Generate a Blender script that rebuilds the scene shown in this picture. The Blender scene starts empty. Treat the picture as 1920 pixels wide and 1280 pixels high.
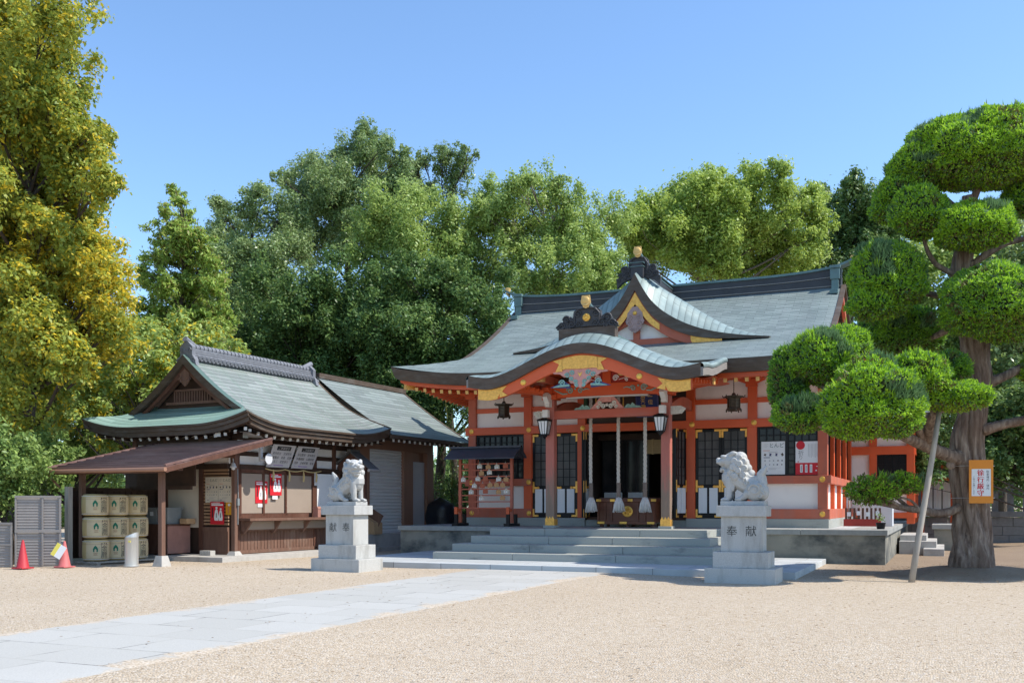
import bpy, bmesh, math, random
import numpy as np
from mathutils import Vector, Matrix, noise

random.seed(11)
rng = np.random.default_rng(11)
R = math.radians
scene = bpy.context.scene
COL = scene.collection

# ------------------------------------------------------------------ camera
cam_d = bpy.data.cameras.new("camera")
cam = bpy.data.objects.new("camera", cam_d)
COL.objects.link(cam)
cam.location = (0, 0, 1.55)
cam.rotation_euler = (R(90), 0, R(23.5))
cam_d.sensor_width = 36
cam_d.lens = 35.0
cam_d.shift_y = 0.16
cam_d.clip_start = 0.1
cam_d.clip_end = 2000
scene.camera = cam

# ------------------------------------------------------------------ sky + sun
SUN = Vector((1.0, 0.18, 1.30)).normalized()
world = bpy.data.worlds.new("World")
scene.world = world
world.use_nodes = True
wn = world.node_tree
bg = wn.nodes["Background"]
sky = wn.nodes.new("ShaderNodeTexSky")
sky.sky_type = 'NISHITA'
sky.sun_disc = False
sky.sun_elevation = math.asin(SUN.z)
sky.sun_rotation = math.atan2(SUN.x, SUN.y)
sky.altitude = 20
sky.air_density = 1.0
sky.dust_density = 0.5
sky.ozone_density = 1.6
tint = wn.nodes.new("ShaderNodeMix")
tint.data_type, tint.blend_type = 'RGBA', 'MULTIPLY'
tint.inputs[0].default_value = 1.0
tint.inputs[7].default_value = (0.80, 0.935, 1.045, 1)
wn.links.new(sky.outputs[0], tint.inputs[6])
wn.links.new(tint.outputs[2], bg.inputs[0])
bg.inputs[1].default_value = 0.15
sun_d = bpy.data.lights.new("sun", 'SUN')
sun_d.energy = 3.6
sun_d.angle = R(0.53)
sun_d.color = (1.0, 0.945, 0.86)
sun_o = bpy.data.objects.new("sun", sun_d)
COL.objects.link(sun_o)
sun_o.location = (30, 10, 40)
sun_o.rotation_euler = SUN.to_track_quat('Z', 'Y').to_euler()

scene.view_settings.view_transform = 'Standard'
scene.view_settings.look = 'None'
scene.view_settings.exposure = 0.76
scene.view_settings.gamma = 1.0
scene.view_settings.use_curve_mapping = False
scene.render.engine = 'CYCLES'
scene.cycles.max_bounces = 7
scene.cycles.diffuse_bounces = 4
scene.cycles.glossy_bounces = 3
scene.cycles.transmission_bounces = 4
scene.cycles.transparent_max_bounces = 8
scene.cycles.use_denoising = True

# ------------------------------------------------------------------ materials
class NT:
    def __init__(s, name):
        s.mat = bpy.data.materials.new(name)
        s.mat.use_nodes = True
        s.t = s.mat.node_tree
        s.b = s.t.nodes["Principled BSDF"]
        s.out = s.t.nodes["Material Output"]
    def n(s, typ, **kw):
        nd = s.t.nodes.new(typ)
        for k, v in kw.items():
            if hasattr(nd, k) and k not in ('inputs',):
                setattr(nd, k, v)
        return nd
    def link(s, a, b):
        s.t.links.new(a, b)
    def coord(s, scale=(1, 1, 1), kind='Object'):
        tc = s.n("ShaderNodeTexCoord")
        mp = s.n("ShaderNodeMapping")
        mp.inputs['Scale'].default_value = scale
        s.link(tc.outputs[kind], mp.inputs[0])
        return mp.outputs[0]
    def noise(s, vec, scale, detail=4, rough=0.6):
        nd = s.n("ShaderNodeTexNoise")
        nd.inputs['Scale'].default_value = scale
        nd.inputs['Detail'].default_value = detail
        nd.inputs['Roughness'].default_value = rough
        s.link(vec, nd.inputs['Vector'])
        return nd.outputs['Fac']
    def ramp(s, fac, stops):
        nd = s.n("ShaderNodeValToRGB")
        el = nd.color_ramp.elements
        while len(el) < len(stops):
            el.new(0.5)
        for e, (p, c) in zip(el, stops):
            e.position = p
            e.color = (*c, 1) if len(c) == 3 else c
        s.link(fac, nd.inputs[0])
        return nd.outputs[0]
    def mix(s, fac, a, b, mode='MIX'):
        nd = s.n("ShaderNodeMix", data_type='RGBA', blend_type=mode)
        for sock, val in ((nd.inputs[0], fac), (nd.inputs[6], a), (nd.inputs[7], b)):
            if isinstance(val, bpy.types.NodeSocket):
                s.link(val, sock)
            elif isinstance(val, (int, float)):
                sock.default_value = val
            else:
                sock.default_value = (*val, 1) if len(val) == 3 else val
        return nd.outputs[2]
    def math(s, op, a, b=0.0, clamp=False):
        nd = s.n("ShaderNodeMath", operation=op, use_clamp=clamp)
        for sock, val in ((nd.inputs[0], a), (nd.inputs[1], b)):
            if isinstance(val, bpy.types.NodeSocket):
                s.link(val, sock)
            else:
                sock.default_value = val
        return nd.outputs[0]
    def bump(s, h, strength=0.3, dist=0.02):
        nd = s.n("ShaderNodeBump")
        nd.inputs['Strength'].default_value = strength
        nd.inputs['Distance'].default_value = dist
        s.link(h, nd.inputs['Height'])
        s.link(nd.outputs[0], s.b.inputs['Normal'])
    def col(s, c):
        if isinstance(c, bpy.types.NodeSocket):
            s.link(c, s.b.inputs['Base Color'])
        else:
            s.b.inputs['Base Color'].default_value = (*c, 1)
    def set(s, rough=0.6, metal=0.0, spec=0.5):
        s.b.inputs['Roughness'].default_value = rough
        s.b.inputs['Metallic'].default_value = metal
        s.b.inputs['Specular IOR Level'].default_value = spec

def sc(c, k):
    return tuple(min(1, x * k) for x in c)

def pm(name, c, rough=0.6, var=0.18, scale=2.5, stretch=(1, 1, 1), bump=0.15, bscale=45, bdist=0.01,
       metal=0.0, spec=0.4, stain=None, stain_at=(0.5, 0.7), stain_scale=1.6, stain_stretch=(1, 1, 0.5)):
    """Painted, cut or weathered surface: broad tone drift, fine grain, optional stain patches."""
    m = NT(name)
    m.set(rough, metal, spec)
    v = m.coord(stretch)
    f = m.noise(v, scale, 6)
    base = m.ramp(f, [(0.25, sc(c, 1 - var)), (0.75, sc(c, 1 + var))])
    if stain:
        v2 = m.coord(stain_stretch)
        f2 = m.noise(v2, stain_scale, 7, 0.65)
        k = m.ramp(f2, [(stain_at[0], (0, 0, 0)), (stain_at[1], (1, 1, 1))])
        base = m.mix(k, base, stain)
    m.col(base)
    fb = m.noise(v, bscale, 3)
    if bump:
        m.bump(fb, bump, bdist)
    return m.mat

MAT = {}
MAT['granite'] = pm('granite', (0.44, 0.435, 0.41), 0.7, 0.22, 70, bump=0.15, bscale=160, stain=(0.27, 0.26, 0.235), stain_at=(0.48, 0.74), stain_scale=2.0, stain_stretch=(1.6, 1.6, 0.35))
MAT['granite_clean'] = pm('granite_clean', (0.42, 0.415, 0.395), 0.65, 0.18, 75, bump=0.14, bscale=150, stain=(0.30, 0.295, 0.27), stain_at=(0.50, 0.78), stain_scale=3.0, stain_stretch=(1.3, 1.3, 0.5))
MAT['step_stone'] = pm('step_stone', (0.34, 0.345, 0.31), 0.75, 0.10, 40, bump=0.15, bscale=120, stain=(0.15, 0.16, 0.155), stain_at=(0.56, 0.74), stain_scale=1.3, stain_stretch=(0.8, 0.8, 2.0))
MAT['coping'] = pm('coping', (0.30, 0.30, 0.275), 0.8, 0.12, 8, bump=0.15, stain=(0.2, 0.2, 0.19), stain_at=(0.5, 0.8))
MAT['concrete_wall'] = pm('concrete_wall', (0.25, 0.235, 0.19), 0.85, 0.15, 2, bump=0.15, stain=(0.06, 0.066, 0.063), stain_at=(0.46, 0.64), stain_scale=1.1, stain_stretch=(0.7, 0.7, 1.0))
MAT['concrete'] = pm('concrete', (0.42, 0.40, 0.365), 0.85, 0.12, 5, bump=0.15, stain=(0.28, 0.26, 0.23))
MAT['fence_stone'] = pm('fence_stone', (0.20, 0.205, 0.205), 0.85, 0.15, 6, bump=0.3, bscale=25, stain=(0.1, 0.1, 0.095))
MAT['inscription'] = pm('inscription', (0.055, 0.058, 0.055), 0.8, 0.1)
MAT['vermilion'] = pm('vermilion', (0.64, 0.104, 0.028), 0.42, 0.10, 1.5, bump=0.05, bscale=30, spec=0.4)
MAT['vermilion_faded'] = pm('vermilion_faded', (0.48, 0.122, 0.066), 0.6, 0.14, 2.2, bump=0.08, bscale=40, stain=(0.36, 0.14, 0.10), stain_at=(0.5, 0.75), stain_stretch=(1, 1, 0.25))
MAT['rose_beam'] = pm('rose_beam', (0.47, 0.105, 0.06), 0.6, 0.12, 2.0, bump=0.05, stain=(0.42, 0.15, 0.11), stain_stretch=(0.3, 1, 1))
MAT['plaster'] = pm('plaster', (0.84, 0.79, 0.74), 0.8, 0.04, 1.2, bump=0.03, stain=(0.66, 0.61, 0.57), stain_at=(0.55, 0.9))
MAT['white_paint'] = pm('white_paint', (0.80, 0.80, 0.79), 0.6, 0.03, 3, bump=0.02)
MAT['cream'] = pm('cream', (0.66, 0.58, 0.48), 0.8, 0.06, 2, bump=0.03)
MAT['gold'] = pm('gold', (0.88, 0.42, 0.085), 0.38, 0.30, 14, bump=0.6, bscale=38, bdist=0.012, metal=0.45, spec=0.5)
MAT['gold_smooth'] = pm('gold_smooth', (0.80, 0.46, 0.09), 0.35, 0.12, 8, bump=0.1, metal=0.5)
MAT['tip_gold'] = pm('tip_gold', (0.70, 0.44, 0.15), 0.5, 0.12, 8, bump=0.1, metal=0.2)
MAT['lacquer'] = pm('lacquer', (0.009, 0.009, 0.011), 0.35, 0.2, 3, bump=0.03, spec=0.2)
MAT['fascia'] = pm('fascia', (0.085, 0.058, 0.040), 0.62, 0.28, 2.4, stretch=(1, 1, 3), bump=0.25, bscale=14, stain=(0.13, 0.115, 0.10), stain_at=(0.5, 0.75), stain_stretch=(1, 1, 4))
MAT['side_boards'] = pm('side_boards', (0.24, 0.22, 0.20), 0.7, 0.15, 2, stretch=(1, 1, 6), bump=0.1)
MAT['ridge_dark'] = pm('ridge_dark', (0.040, 0.040, 0.044), 0.5, 0.25, 3, bump=0.15, bscale=20)
MAT['onigawara'] = pm('onigawara', (0.045, 0.043, 0.045), 0.5, 0.3, 5, bump=0.6, bscale=16, bdist=0.03)
MAT['pink_carving'] = pm('pink_carving', (0.60, 0.27, 0.22), 0.6, 0.15, 9, bump=0.2)
MAT['dusty_pink'] = pm('dusty_pink', (0.36, 0.24, 0.22), 0.6, 0.2, 9, bump=0.3)
MAT['crimson'] = pm('crimson', (0.36, 0.035, 0.022), 0.5, 0.15, 4)
MAT['teal_paint'] = pm('teal_paint', (0.25, 0.42, 0.36), 0.6, 0.3, 18, bump=0.3)
MAT['pale_carving'] = pm('pale_carving', (0.62, 0.60, 0.52), 0.6, 0.2, 22, bump=0.4)
MAT['indigo'] = pm('indigo', (0.05, 0.055, 0.16), 0.5, 0.2, 8)
MAT['plaque_blue'] = pm('plaque_blue', (0.008, 0.016, 0.11), 0.4, 0.15, 6, bump=0.05)
MAT['green_blind'] = pm('green_blind', (0.035, 0.085, 0.04), 0.7, 0.2, 10)
MAT['bronze'] = pm('bronze', (0.075, 0.055, 0.035), 0.45, 0.3, 12, bump=0.4, bscale=30, metal=0.4)
MAT['box_wood'] = pm('box_wood', (0.16, 0.052, 0.025), 0.42, 0.25, 2, stretch=(0.4, 3, 3), bump=0.1, bscale=20)
MAT['bamboo_blind'] = pm('bamboo_blind', (0.50, 0.34, 0.16), 0.6, 0.2, 6, stretch=(0.2, 1, 8), bump=0.2)
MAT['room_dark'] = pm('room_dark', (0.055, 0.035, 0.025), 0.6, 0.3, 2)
MAT['rope'] = pm('rope', (0.62, 0.57, 0.50), 0.9, 0.15, 30, bump=0.4, bscale=60)
MAT['tassel_white'] = pm('tassel_white', (0.74, 0.71, 0.66), 0.9, 0.12, 40, stretch=(1, 1, 0.1), bump=0.5, bscale=70)
MAT['rope_binding'] = pm('rope_binding', (0.22, 0.17, 0.14), 0.8, 0.2, 20)
MAT['dark_wood'] = pm('dark_wood', (0.105, 0.045, 0.028), 0.6, 0.30, 3, stretch=(3, 3, 0.35), bump=0.2, bscale=30, stain=(0.16, 0.085, 0.06), stain_at=(0.5, 0.75))
MAT['old_wood'] = pm('old_wood', (0.16, 0.085, 0.058), 0.7, 0.25, 3, stretch=(4, 4, 0.3), bump=0.25, bscale=30, stain=(0.25, 0.18, 0.14), stain_at=(0.55, 0.8))
MAT['deep_wood'] = pm('deep_wood', (0.055, 0.030, 0.020), 0.65, 0.3, 3, bump=0.2, bscale=25)
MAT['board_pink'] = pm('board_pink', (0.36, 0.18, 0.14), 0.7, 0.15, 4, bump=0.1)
MAT['taupe_panel'] = pm('taupe_panel', (0.33, 0.265, 0.21), 0.75, 0.06, 2, bump=0.03)
MAT['brown_steel'] = pm('brown_steel', (0.30, 0.16, 0.105), 0.55, 0.08, 2, bump=0.04)
MAT['bark_grey'] = pm('bark_grey', (0.17, 0.14, 0.11), 0.9, 0.35, 4, stretch=(2, 2, 0.5), bump=0.8, bscale=10, bdist=0.05)
MAT['bark_dark'] = pm('bark_dark', (0.07, 0.052, 0.04), 0.9, 0.35, 4, stretch=(2, 2, 0.5), bump=0.8, bscale=10, bdist=0.05)
MAT['weathered_pole'] = pm('weathered_pole', (0.36, 0.32, 0.27), 0.8, 0.25, 3, stretch=(5, 5, 0.5), bump=0.3, bscale=25)
MAT['rafter_white'] = pm('rafter_white', (0.70, 0.68, 0.63), 0.7, 0.06, 5)
MAT['kawara'] = pm('kawara', (0.18, 0.185, 0.20), 0.5, 0.22, 6, bump=0.25, bscale=25)
MAT['steel'] = pm('steel', (0.55, 0.55, 0.53), 0.38, 0.08, 6, stretch=(6, 6, 0.6), bump=0.05, metal=0.55)
MAT['grey_plastic'] = pm('grey_plastic', (0.20, 0.22, 0.225), 0.6, 0.1, 3, bump=0.04, stain=(0.28, 0.29, 0.28))
MAT['cone_red'] = pm('cone_red', (0.42, 0.030, 0.040), 0.55, 0.10, 4, bump=0.05)
MAT['cone_faded'] = pm('cone_faded', (0.50, 0.13, 0.125), 0.6, 0.12, 5, bump=0.06)
MAT['paper'] = pm('paper', (0.76, 0.77, 0.77), 0.7, 0.03, 4, bump=0.02)
MAT['paper_cream'] = pm('paper_cream', (0.66, 0.60, 0.50), 0.7, 0.05, 4, bump=0.02)
MAT['paper_yellow'] = pm('paper_yellow', (0.75, 0.66, 0.12), 0.7, 0.06, 5)
MAT['print_red'] = pm('print_red', (0.60, 0.018, 0.030), 0.6, 0.06, 4, bump=0.02)
MAT['print_black'] = pm('print_black', (0.02, 0.02, 0.022), 0.6, 0.1, 5, bump=0)
MAT['print_grey'] = pm('print_grey', (0.27, 0.27, 0.28), 0.6, 0.1, 5, bump=0)
MAT['print_orange'] = pm('print_orange', (0.62, 0.22, 0.10), 0.6, 0.1, 5, bump=0)
MAT['print_teal'] = pm('print_teal', (0.02, 0.10, 0.10), 0.6, 0.1, 5, bump=0)
MAT['print_navy'] = pm('print_navy', (0.06, 0.07, 0.15), 0.6, 0.1, 5, bump=0)
MAT['print_violet'] = pm('print_violet', (0.30, 0.22, 0.42), 0.6, 0.1, 5, bump=0)
MAT['sign_orange'] = pm('sign_orange', (0.72, 0.25, 0.022), 0.5, 0.06, 4, bump=0.02)
MAT['amber_notice'] = pm('amber_notice', (0.72, 0.34, 0.02), 0.5, 0.08, 4, bump=0)
MAT['sign_grey'] = pm('sign_grey', (0.50, 0.49, 0.50), 0.6, 0.05, 3, bump=0.02)
MAT['straw'] = pm('straw', (0.52, 0.40, 0.18), 0.85, 0.14, 10, stretch=(6, 6, 0.5), bump=0.3, bscale=50, stain=(0.46, 0.36, 0.18), stain_at=(0.5, 0.8))
MAT['barrel_label'] = pm('barrel_label', (0.60, 0.49, 0.30), 0.8, 0.06, 5, bump=0.08, bscale=60)
MAT['barrel_green'] = pm('barrel_green', (0.01, 0.15, 0.085), 0.7, 0.15, 6)
MAT['barrel_brown'] = pm('barrel_brown', (0.30, 0.15, 0.09), 0.7, 0.15, 6)
MAT['black_sheet'] = pm('black_sheet', (0.02, 0.022, 0.028), 0.35, 0.2, 5, bump=0.4, bscale=6, bdist=0.05)
MAT['ema_wood'] = pm('ema_wood', (0.52, 0.27, 0.11), 0.6, 0.15, 12, bump=0.1)
MAT['ema_red'] = pm('ema_red', (0.45, 0.11, 0.05), 0.6, 0.15, 12, bump=0.1)
MAT['ema_pale'] = pm('ema_pale', (0.62, 0.52, 0.40), 0.6, 0.15, 12, bump=0.1)
MAT['rack_roof'] = pm('rack_roof', (0.052, 0.055, 0.068), 0.5, 0.2, 4, bump=0.1, bscale=30)
MAT['carton'] = pm('carton', (0.48, 0.30, 0.16), 0.8, 0.12, 4)
MAT['loft_pale'] = pm('loft_pale', (0.55, 0.56, 0.58), 0.7, 0.05, 3)

def lattice_glass():
    m = NT('dark_glass')
    v = m.coord()
    f = m.noise(v, 0.9, 3)
    m.col(m.ramp(f, [(0.35, (0.016, 0.016, 0.018)), (0.7, (0.05, 0.05, 0.052))]))
    m.set(0.10, 0, 0.22)
    fb = m.noise(v, 1.8, 2)
    m.bump(fb, 0.12, 0.02)
    return m.mat
MAT['glass'] = lattice_glass()
def paper_glass():
    m = NT('frosted_pane')
    v = m.coord()
    f = m.noise(v, 1.2, 4)
    m.col(m.ramp(f, [(0.35, (0.055, 0.052, 0.05)), (0.7, (0.125, 0.118, 0.112))]))
    m.set(0.3, 0, 0.2)
    return m.mat
MAT['frosted'] = paper_glass()

def copper(name, lo, hi, streak, course=0.105, width=0.55, offset=0.5, rough=0.5):
    """Patinated copper shingles laid in courses along UV (metres)."""
    m = NT(name)
    m.set(rough, 0.15, 0.4)
    tc = m.n("ShaderNodeTexCoord")
    br = m.n("ShaderNodeTexBrick")
    br.offset = offset
    br.inputs['Scale'].default_value = 1.0
    br.inputs['Mortar Size'].default_value = 0.006
    br.inputs['Mortar Smooth'].default_value = 0.3
    br.inputs['Brick Width'].default_value = width
    br.inputs['Row Height'].default_value = course
    br.inputs['Color1'].default_value = (0.2, 0.2, 0.2, 1)
    br.inputs['Color2'].default_value = (0.9, 0.9, 0.9, 1)
    br.inputs['Mortar'].default_value = (0.0, 0.0, 0.0, 1)
    m.link(tc.outputs['UV'], br.inputs['Vector'])
    uvn = m.noise(tc.outputs['UV'], 0.8, 6, 0.65)
    mp = m.n("ShaderNodeMapping")
    mp.inputs['Scale'].default_value = (2.2, 0.22, 1)
    m.link(tc.outputs['UV'], mp.inputs[0])
    st = m.noise(mp.outputs[0], 1.7, 6, 0.7)
    base = m.mix(uvn, lo, hi)
    base = m.mix(m.ramp(st, [(0.42, (0, 0, 0)), (0.72, (0.8, 0.8, 0.8))]), base, streak)
    base = m.mix(0.30, base, br.outputs['Color'], 'SOFT_LIGHT')
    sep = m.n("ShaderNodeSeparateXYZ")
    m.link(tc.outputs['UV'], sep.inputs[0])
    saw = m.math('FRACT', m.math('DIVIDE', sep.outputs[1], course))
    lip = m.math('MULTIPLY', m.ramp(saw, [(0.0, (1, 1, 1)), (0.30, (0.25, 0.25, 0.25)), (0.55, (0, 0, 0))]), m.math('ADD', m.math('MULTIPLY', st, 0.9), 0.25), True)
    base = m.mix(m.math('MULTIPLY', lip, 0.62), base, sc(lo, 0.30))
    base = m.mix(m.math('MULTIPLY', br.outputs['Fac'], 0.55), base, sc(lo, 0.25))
    m.col(base)
    h = m.math('ADD', m.math('MULTIPLY', saw, -1.0), m.math('MULTIPLY', uvn, 0.4))
    m.bump(h, 0.9, 0.02)
    return m.mat
MAT['copper'] = copper('copper_shingles', (0.155, 0.195, 0.185), (0.265, 0.305, 0.29), (0.25, 0.31, 0.285), course=0.16, width=0.55)
MAT['copper_roll'] = copper('copper_roll', (0.14, 0.20, 0.20), (0.25, 0.32, 0.31), (0.32, 0.39, 0.37), course=0.24, width=0.62)
MAT['copper_green'] = copper('copper_green', (0.175, 0.215, 0.185), (0.28, 0.32, 0.285), (0.31, 0.30, 0.305), course=0.21, width=1.1)
MAT['copper_grey'] = copper('copper_grey', (0.17, 0.20, 0.20), (0.27, 0.30, 0.29), (0.22, 0.28, 0.25), course=0.20, width=1.1)
MAT['copper_cap'] = pm('copper_cap', (0.12, 0.19, 0.185), 0.5, 0.25, 3, bump=0.1, metal=0.1)
MAT['copper_skirt'] = copper('copper_skirt', (0.20, 0.34, 0.29), (0.30, 0.44, 0.38), (0.28, 0.38, 0.33), course=0.22, width=2.2)

def leaf(name, cols, transl=0.35, rough=0.5, spec=0.35, hue_scale=0.35, gain=1.55):
    """Leaves: every leaf its own tone, drifting slowly through the crown."""
    m = NT(name)
    g = m.n("ShaderNodeNewGeometry")
    cols = [sc(q, gain) for q in cols]
    n = len(cols)
    c = m.ramp(g.outputs['Random Per Island'], [(i / max(1, n - 1), cc) for i, cc in enumerate(cols)])
    v = m.coord()
    f = m.noise(v, hue_scale, 3)
    c = m.mix(m.ramp(f, [(0.35, (0, 0, 0)), (0.65, (0.55, 0.55, 0.55))]), c, cols[-1])
    m.col(c)
    m.set(rough, 0, spec)
    tr = m.n("ShaderNodeBsdfTranslucent")
    m.link(m.mix(0.5, c, sc(cols[-1], 1.3)), tr.inputs[0])
    mx = m.n("ShaderNodeMixShader")
    mx.inputs[0].default_value = transl
    m.link(m.b.outputs[0], mx.inputs[1])
    m.link(tr.outputs[0], mx.inputs[2])
    m.link(mx.outputs[0], m.out.inputs[0])
    return m.mat
MAT['leaf_yellow'] = leaf('leaf_yellow', [(0.17, 0.16, 0.02), (0.30, 0.25, 0.022), (0.42, 0.31, 0.022)], 0.4, gain=1.8)
MAT['leaf_olive'] = leaf('leaf_olive', [(0.07, 0.108, 0.018), (0.115, 0.155, 0.028), (0.19, 0.20, 0.032)], 0.4, gain=2.1)
MAT['leaf_deep'] = leaf('leaf_deep', [(0.022, 0.050, 0.016), (0.040, 0.075, 0.022), (0.065, 0.105, 0.030)], 0.33, 0.45, 0.3, gain=2.3)
MAT['leaf_mid'] = leaf('leaf_mid', [(0.045, 0.085, 0.022), (0.075, 0.120, 0.030), (0.12, 0.165, 0.045)], 0.36, 0.45, 0.3, gain=2.1)
MAT['leaf_light'] = leaf('leaf_light', [(0.085, 0.130, 0.032), (0.13, 0.185, 0.048), (0.19, 0.235, 0.065)], 0.38, 0.45, gain=2.2)
MAT['leaf_camphor'] = leaf('leaf_camphor', [(0.08, 0.125, 0.024), (0.135, 0.185, 0.034), (0.20, 0.245, 0.05)], 0.38, 0.45, gain=2.2)
MAT['leaf_silver'] = leaf('leaf_silver', [(0.055, 0.095, 0.036), (0.09, 0.135, 0.052), (0.15, 0.19, 0.078)], 0.3, 0.4, 0.4, gain=2.1)
MAT['leaf_conifer'] = leaf('leaf_conifer', [(0.05, 0.095, 0.018), (0.095, 0.145, 0.028), (0.15, 0.19, 0.04)], 0.4, gain=2.7)
MAT['leaf_rust'] = leaf('leaf_rust', [(0.12, 0.095, 0.03), (0.15, 0.13, 0.035), (0.17, 0.17, 0.04)], 0.3)
MAT['leaf_lime'] = leaf('leaf_lime', [(0.072, 0.140, 0.012), (0.130, 0.225, 0.015), (0.19, 0.30, 0.022)], 0.38, 0.55, 0.3, 0.6, 2.1)
MAT['leaf_juniper'] = leaf('leaf_juniper', [(0.038, 0.090, 0.014), (0.072, 0.150, 0.017), (0.110, 0.205, 0.024)], 0.36, 0.55, 0.3, 0.6, 2.2)
MAT['leaf_blue'] = leaf('leaf_blue', [(0.035, 0.085, 0.03), (0.06, 0.125, 0.045), (0.10, 0.165, 0.07)], 0.3, 0.5, 0.3, 0.6, 1.7)
MAT['leaf_dry'] = leaf('leaf_dry', [(0.09, 0.055, 0.022), (0.13, 0.085, 0.035), (0.10, 0.11, 0.03)], 0.2)
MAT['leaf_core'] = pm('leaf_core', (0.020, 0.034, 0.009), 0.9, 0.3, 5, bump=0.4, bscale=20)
MAT['fallen_leaf'] = leaf('fallen_leaf', [(0.16, 0.10, 0.05), (0.22, 0.15, 0.07), (0.10, 0.06, 0.03)], 0.1)

# ------------------------------------------------------------------ mesh builder
class MB:
    """Collects shapes in one frame and links them as ONE mesh object."""
    def __init__(s, frame=None):
        s.v, s.f, s.m, s.mi, s.uv = [], [], [], 0, {}
        s.frame = frame or Matrix.Identity(4)
    def add(s, vs, fs):
        k = len(s.v)
        s.v.extend([tuple(p) for p in vs])
        for f in fs:
            s.f.append(tuple(i + k for i in f))
            s.m.append(s.mi)
        return s
    def box(s, x0, x1, y0, y1, z0, z1):
        vs = [(x, y, z) for z in (z0, z1) for y in (y0, y1) for x in (x0, x1)]
        return s.add(vs, [(0, 2, 3, 1), (4, 5, 7, 6), (0, 1, 5, 4), (2, 6, 7, 3), (0, 4, 6, 2), (1, 3, 7, 5)])
    def cbox(s, c, d, mat=None):
        hx, hy, hz = d[0] / 2, d[1] / 2, d[2] / 2
        vs = [Vector((x, y, z)) for z in (-hz, hz) for y in (-hy, hy) for x in (-hx, hx)]
        if mat is not None:
            vs = [mat @ p for p in vs]
        vs = [p + Vector(c) for p in vs]
        return s.add(vs, [(0, 2, 3, 1), (4, 5, 7, 6), (0, 1, 5, 4), (2, 6, 7, 3), (0, 4, 6, 2), (1, 3, 7, 5)])
    def bar(s, p0, p1, w, h, up=(0, 0, 1)):
        p0, p1 = Vector(p0), Vector(p1)
        d = (p1 - p0).normalized()
        x = d.cross(Vector(up)).normalized()
        z = x.cross(d).normalized()
        vs = []
        for p in (p0, p1):
            for a, b in ((-1, -1), (1, -1), (1, 1), (-1, 1)):
                vs.append(p + x * a * w / 2 + z * b * h / 2)
        return s.add(vs, [(3, 2, 1, 0), (4, 5, 6, 7), (0, 1, 5, 4), (1, 2, 6, 5), (2, 3, 7, 6), (3, 0, 4, 7)])
    def prism(s, poly, d0, d1, plane='xz'):
        """Polygon in a plane, thickened between d0 and d1 on the remaining axis."""
        def P(a, b, d):
            return {'xz': (a, d, b), 'yz': (d, a, b), 'xy': (a, b, d)}[plane]
        n = len(poly)
        vs = [P(a, b, d0) for a, b in poly] + [P(a, b, d1) for a, b in poly]
        fs = [tuple(range(n)), tuple(range(2 * n - 1, n - 1, -1))]
        fs += [(i, i + n, (i + 1) % n + n, (i + 1) % n) for i in range(n)]
        return s.add(vs, fs)
    def band(s, top, bot, d0, d1, plane='xz'):
        """Closed strip between two polylines, thickened between d0 and d1."""
        def P(a, b, d):
            return {'xz': (a, d, b), 'yz': (d, a, b), 'xy': (a, b, d)}[plane]
        n = len(top)
        vs = [P(*p, d0) for p in top] + [P(*p, d0) for p in bot] + [P(*p, d1) for p in top] + [P(*p, d1) for p in bot]
        fs = []
        for i in range(n - 1):
            fs += [(i, i + 1, n + i + 1, n + i), (2 * n + i, 3 * n + i, 3 * n + i + 1, 2 * n + i + 1),
                   (i, 2 * n + i, 2 * n + i + 1, i + 1), (n + i, n + i + 1, 3 * n + i + 1, 3 * n + i)]
        fs += [(0, n, 3 * n, 2 * n), (n - 1, 3 * n - 1, 4 * n - 1, 2 * n - 1)]
        return s.add(vs, fs)
    def tube(s, path, rad, n=8, cap=True):
        path = [Vector(p) for p in path]
        if not hasattr(rad, '__len__'):
            rad = [rad] * len(path)
        vs, fs = [], []
        ref = None
        for i, p in enumerate(path):
            d = (path[min(i + 1, len(path) - 1)] - path[max(i - 1, 0)])
            d = d.normalized() if d.length > 1e-9 else Vector((0, 0, 1))
            if ref is None:
                ref = Vector((1, 0, 0)) if abs(d.x) < 0.8 else Vector((0, 1, 0))
            ref = (ref - d * ref.dot(d)).normalized()
            b = d.cross(ref)
            for k in range(n):
                a = 2 * math.pi * k / n
                vs.append(p + (ref * math.cos(a) + b * math.sin(a)) * rad[i])
        for i in range(len(path) - 1):
            for k in range(n):
                fs.append((i * n + k, i * n + (k + 1) % n, (i + 1) * n + (k + 1) % n, (i + 1) * n + k))
        if cap:
            fs.append(tuple(range(n - 1, -1, -1)))
            fs.append(tuple((len(path) - 1) * n + k for k in range(n)))
        return s.add(vs, fs)
    def lathe(s, prof, c=(0, 0, 0), n=16, axis='z', sx=1.0, sy=1.0, caps=True):
        vs, fs = [], []
        for r, z in prof:
            for k in range(n):
                a = 2 * math.pi * k / n
                x, y = r * math.cos(a) * sx, r * math.sin(a) * sy
                p = {'z': (x, y, z), 'y': (x, z, y), 'x': (z, x, y)}[axis]
                vs.append((c[0] + p[0], c[1] + p[1], c[2] + p[2]))
        for i in range(len(prof) - 1):
            for k in range(n):
                fs.append((i * n + k, i * n + (k + 1) % n, (i + 1) * n + (k + 1) % n, (i + 1) * n + k))
        if caps:
            fs.append(tuple(range(n - 1, -1, -1)))
            fs.append(tuple((len(prof) - 1) * n + k for k in range(n)))
        return s.add(vs, fs)
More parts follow.
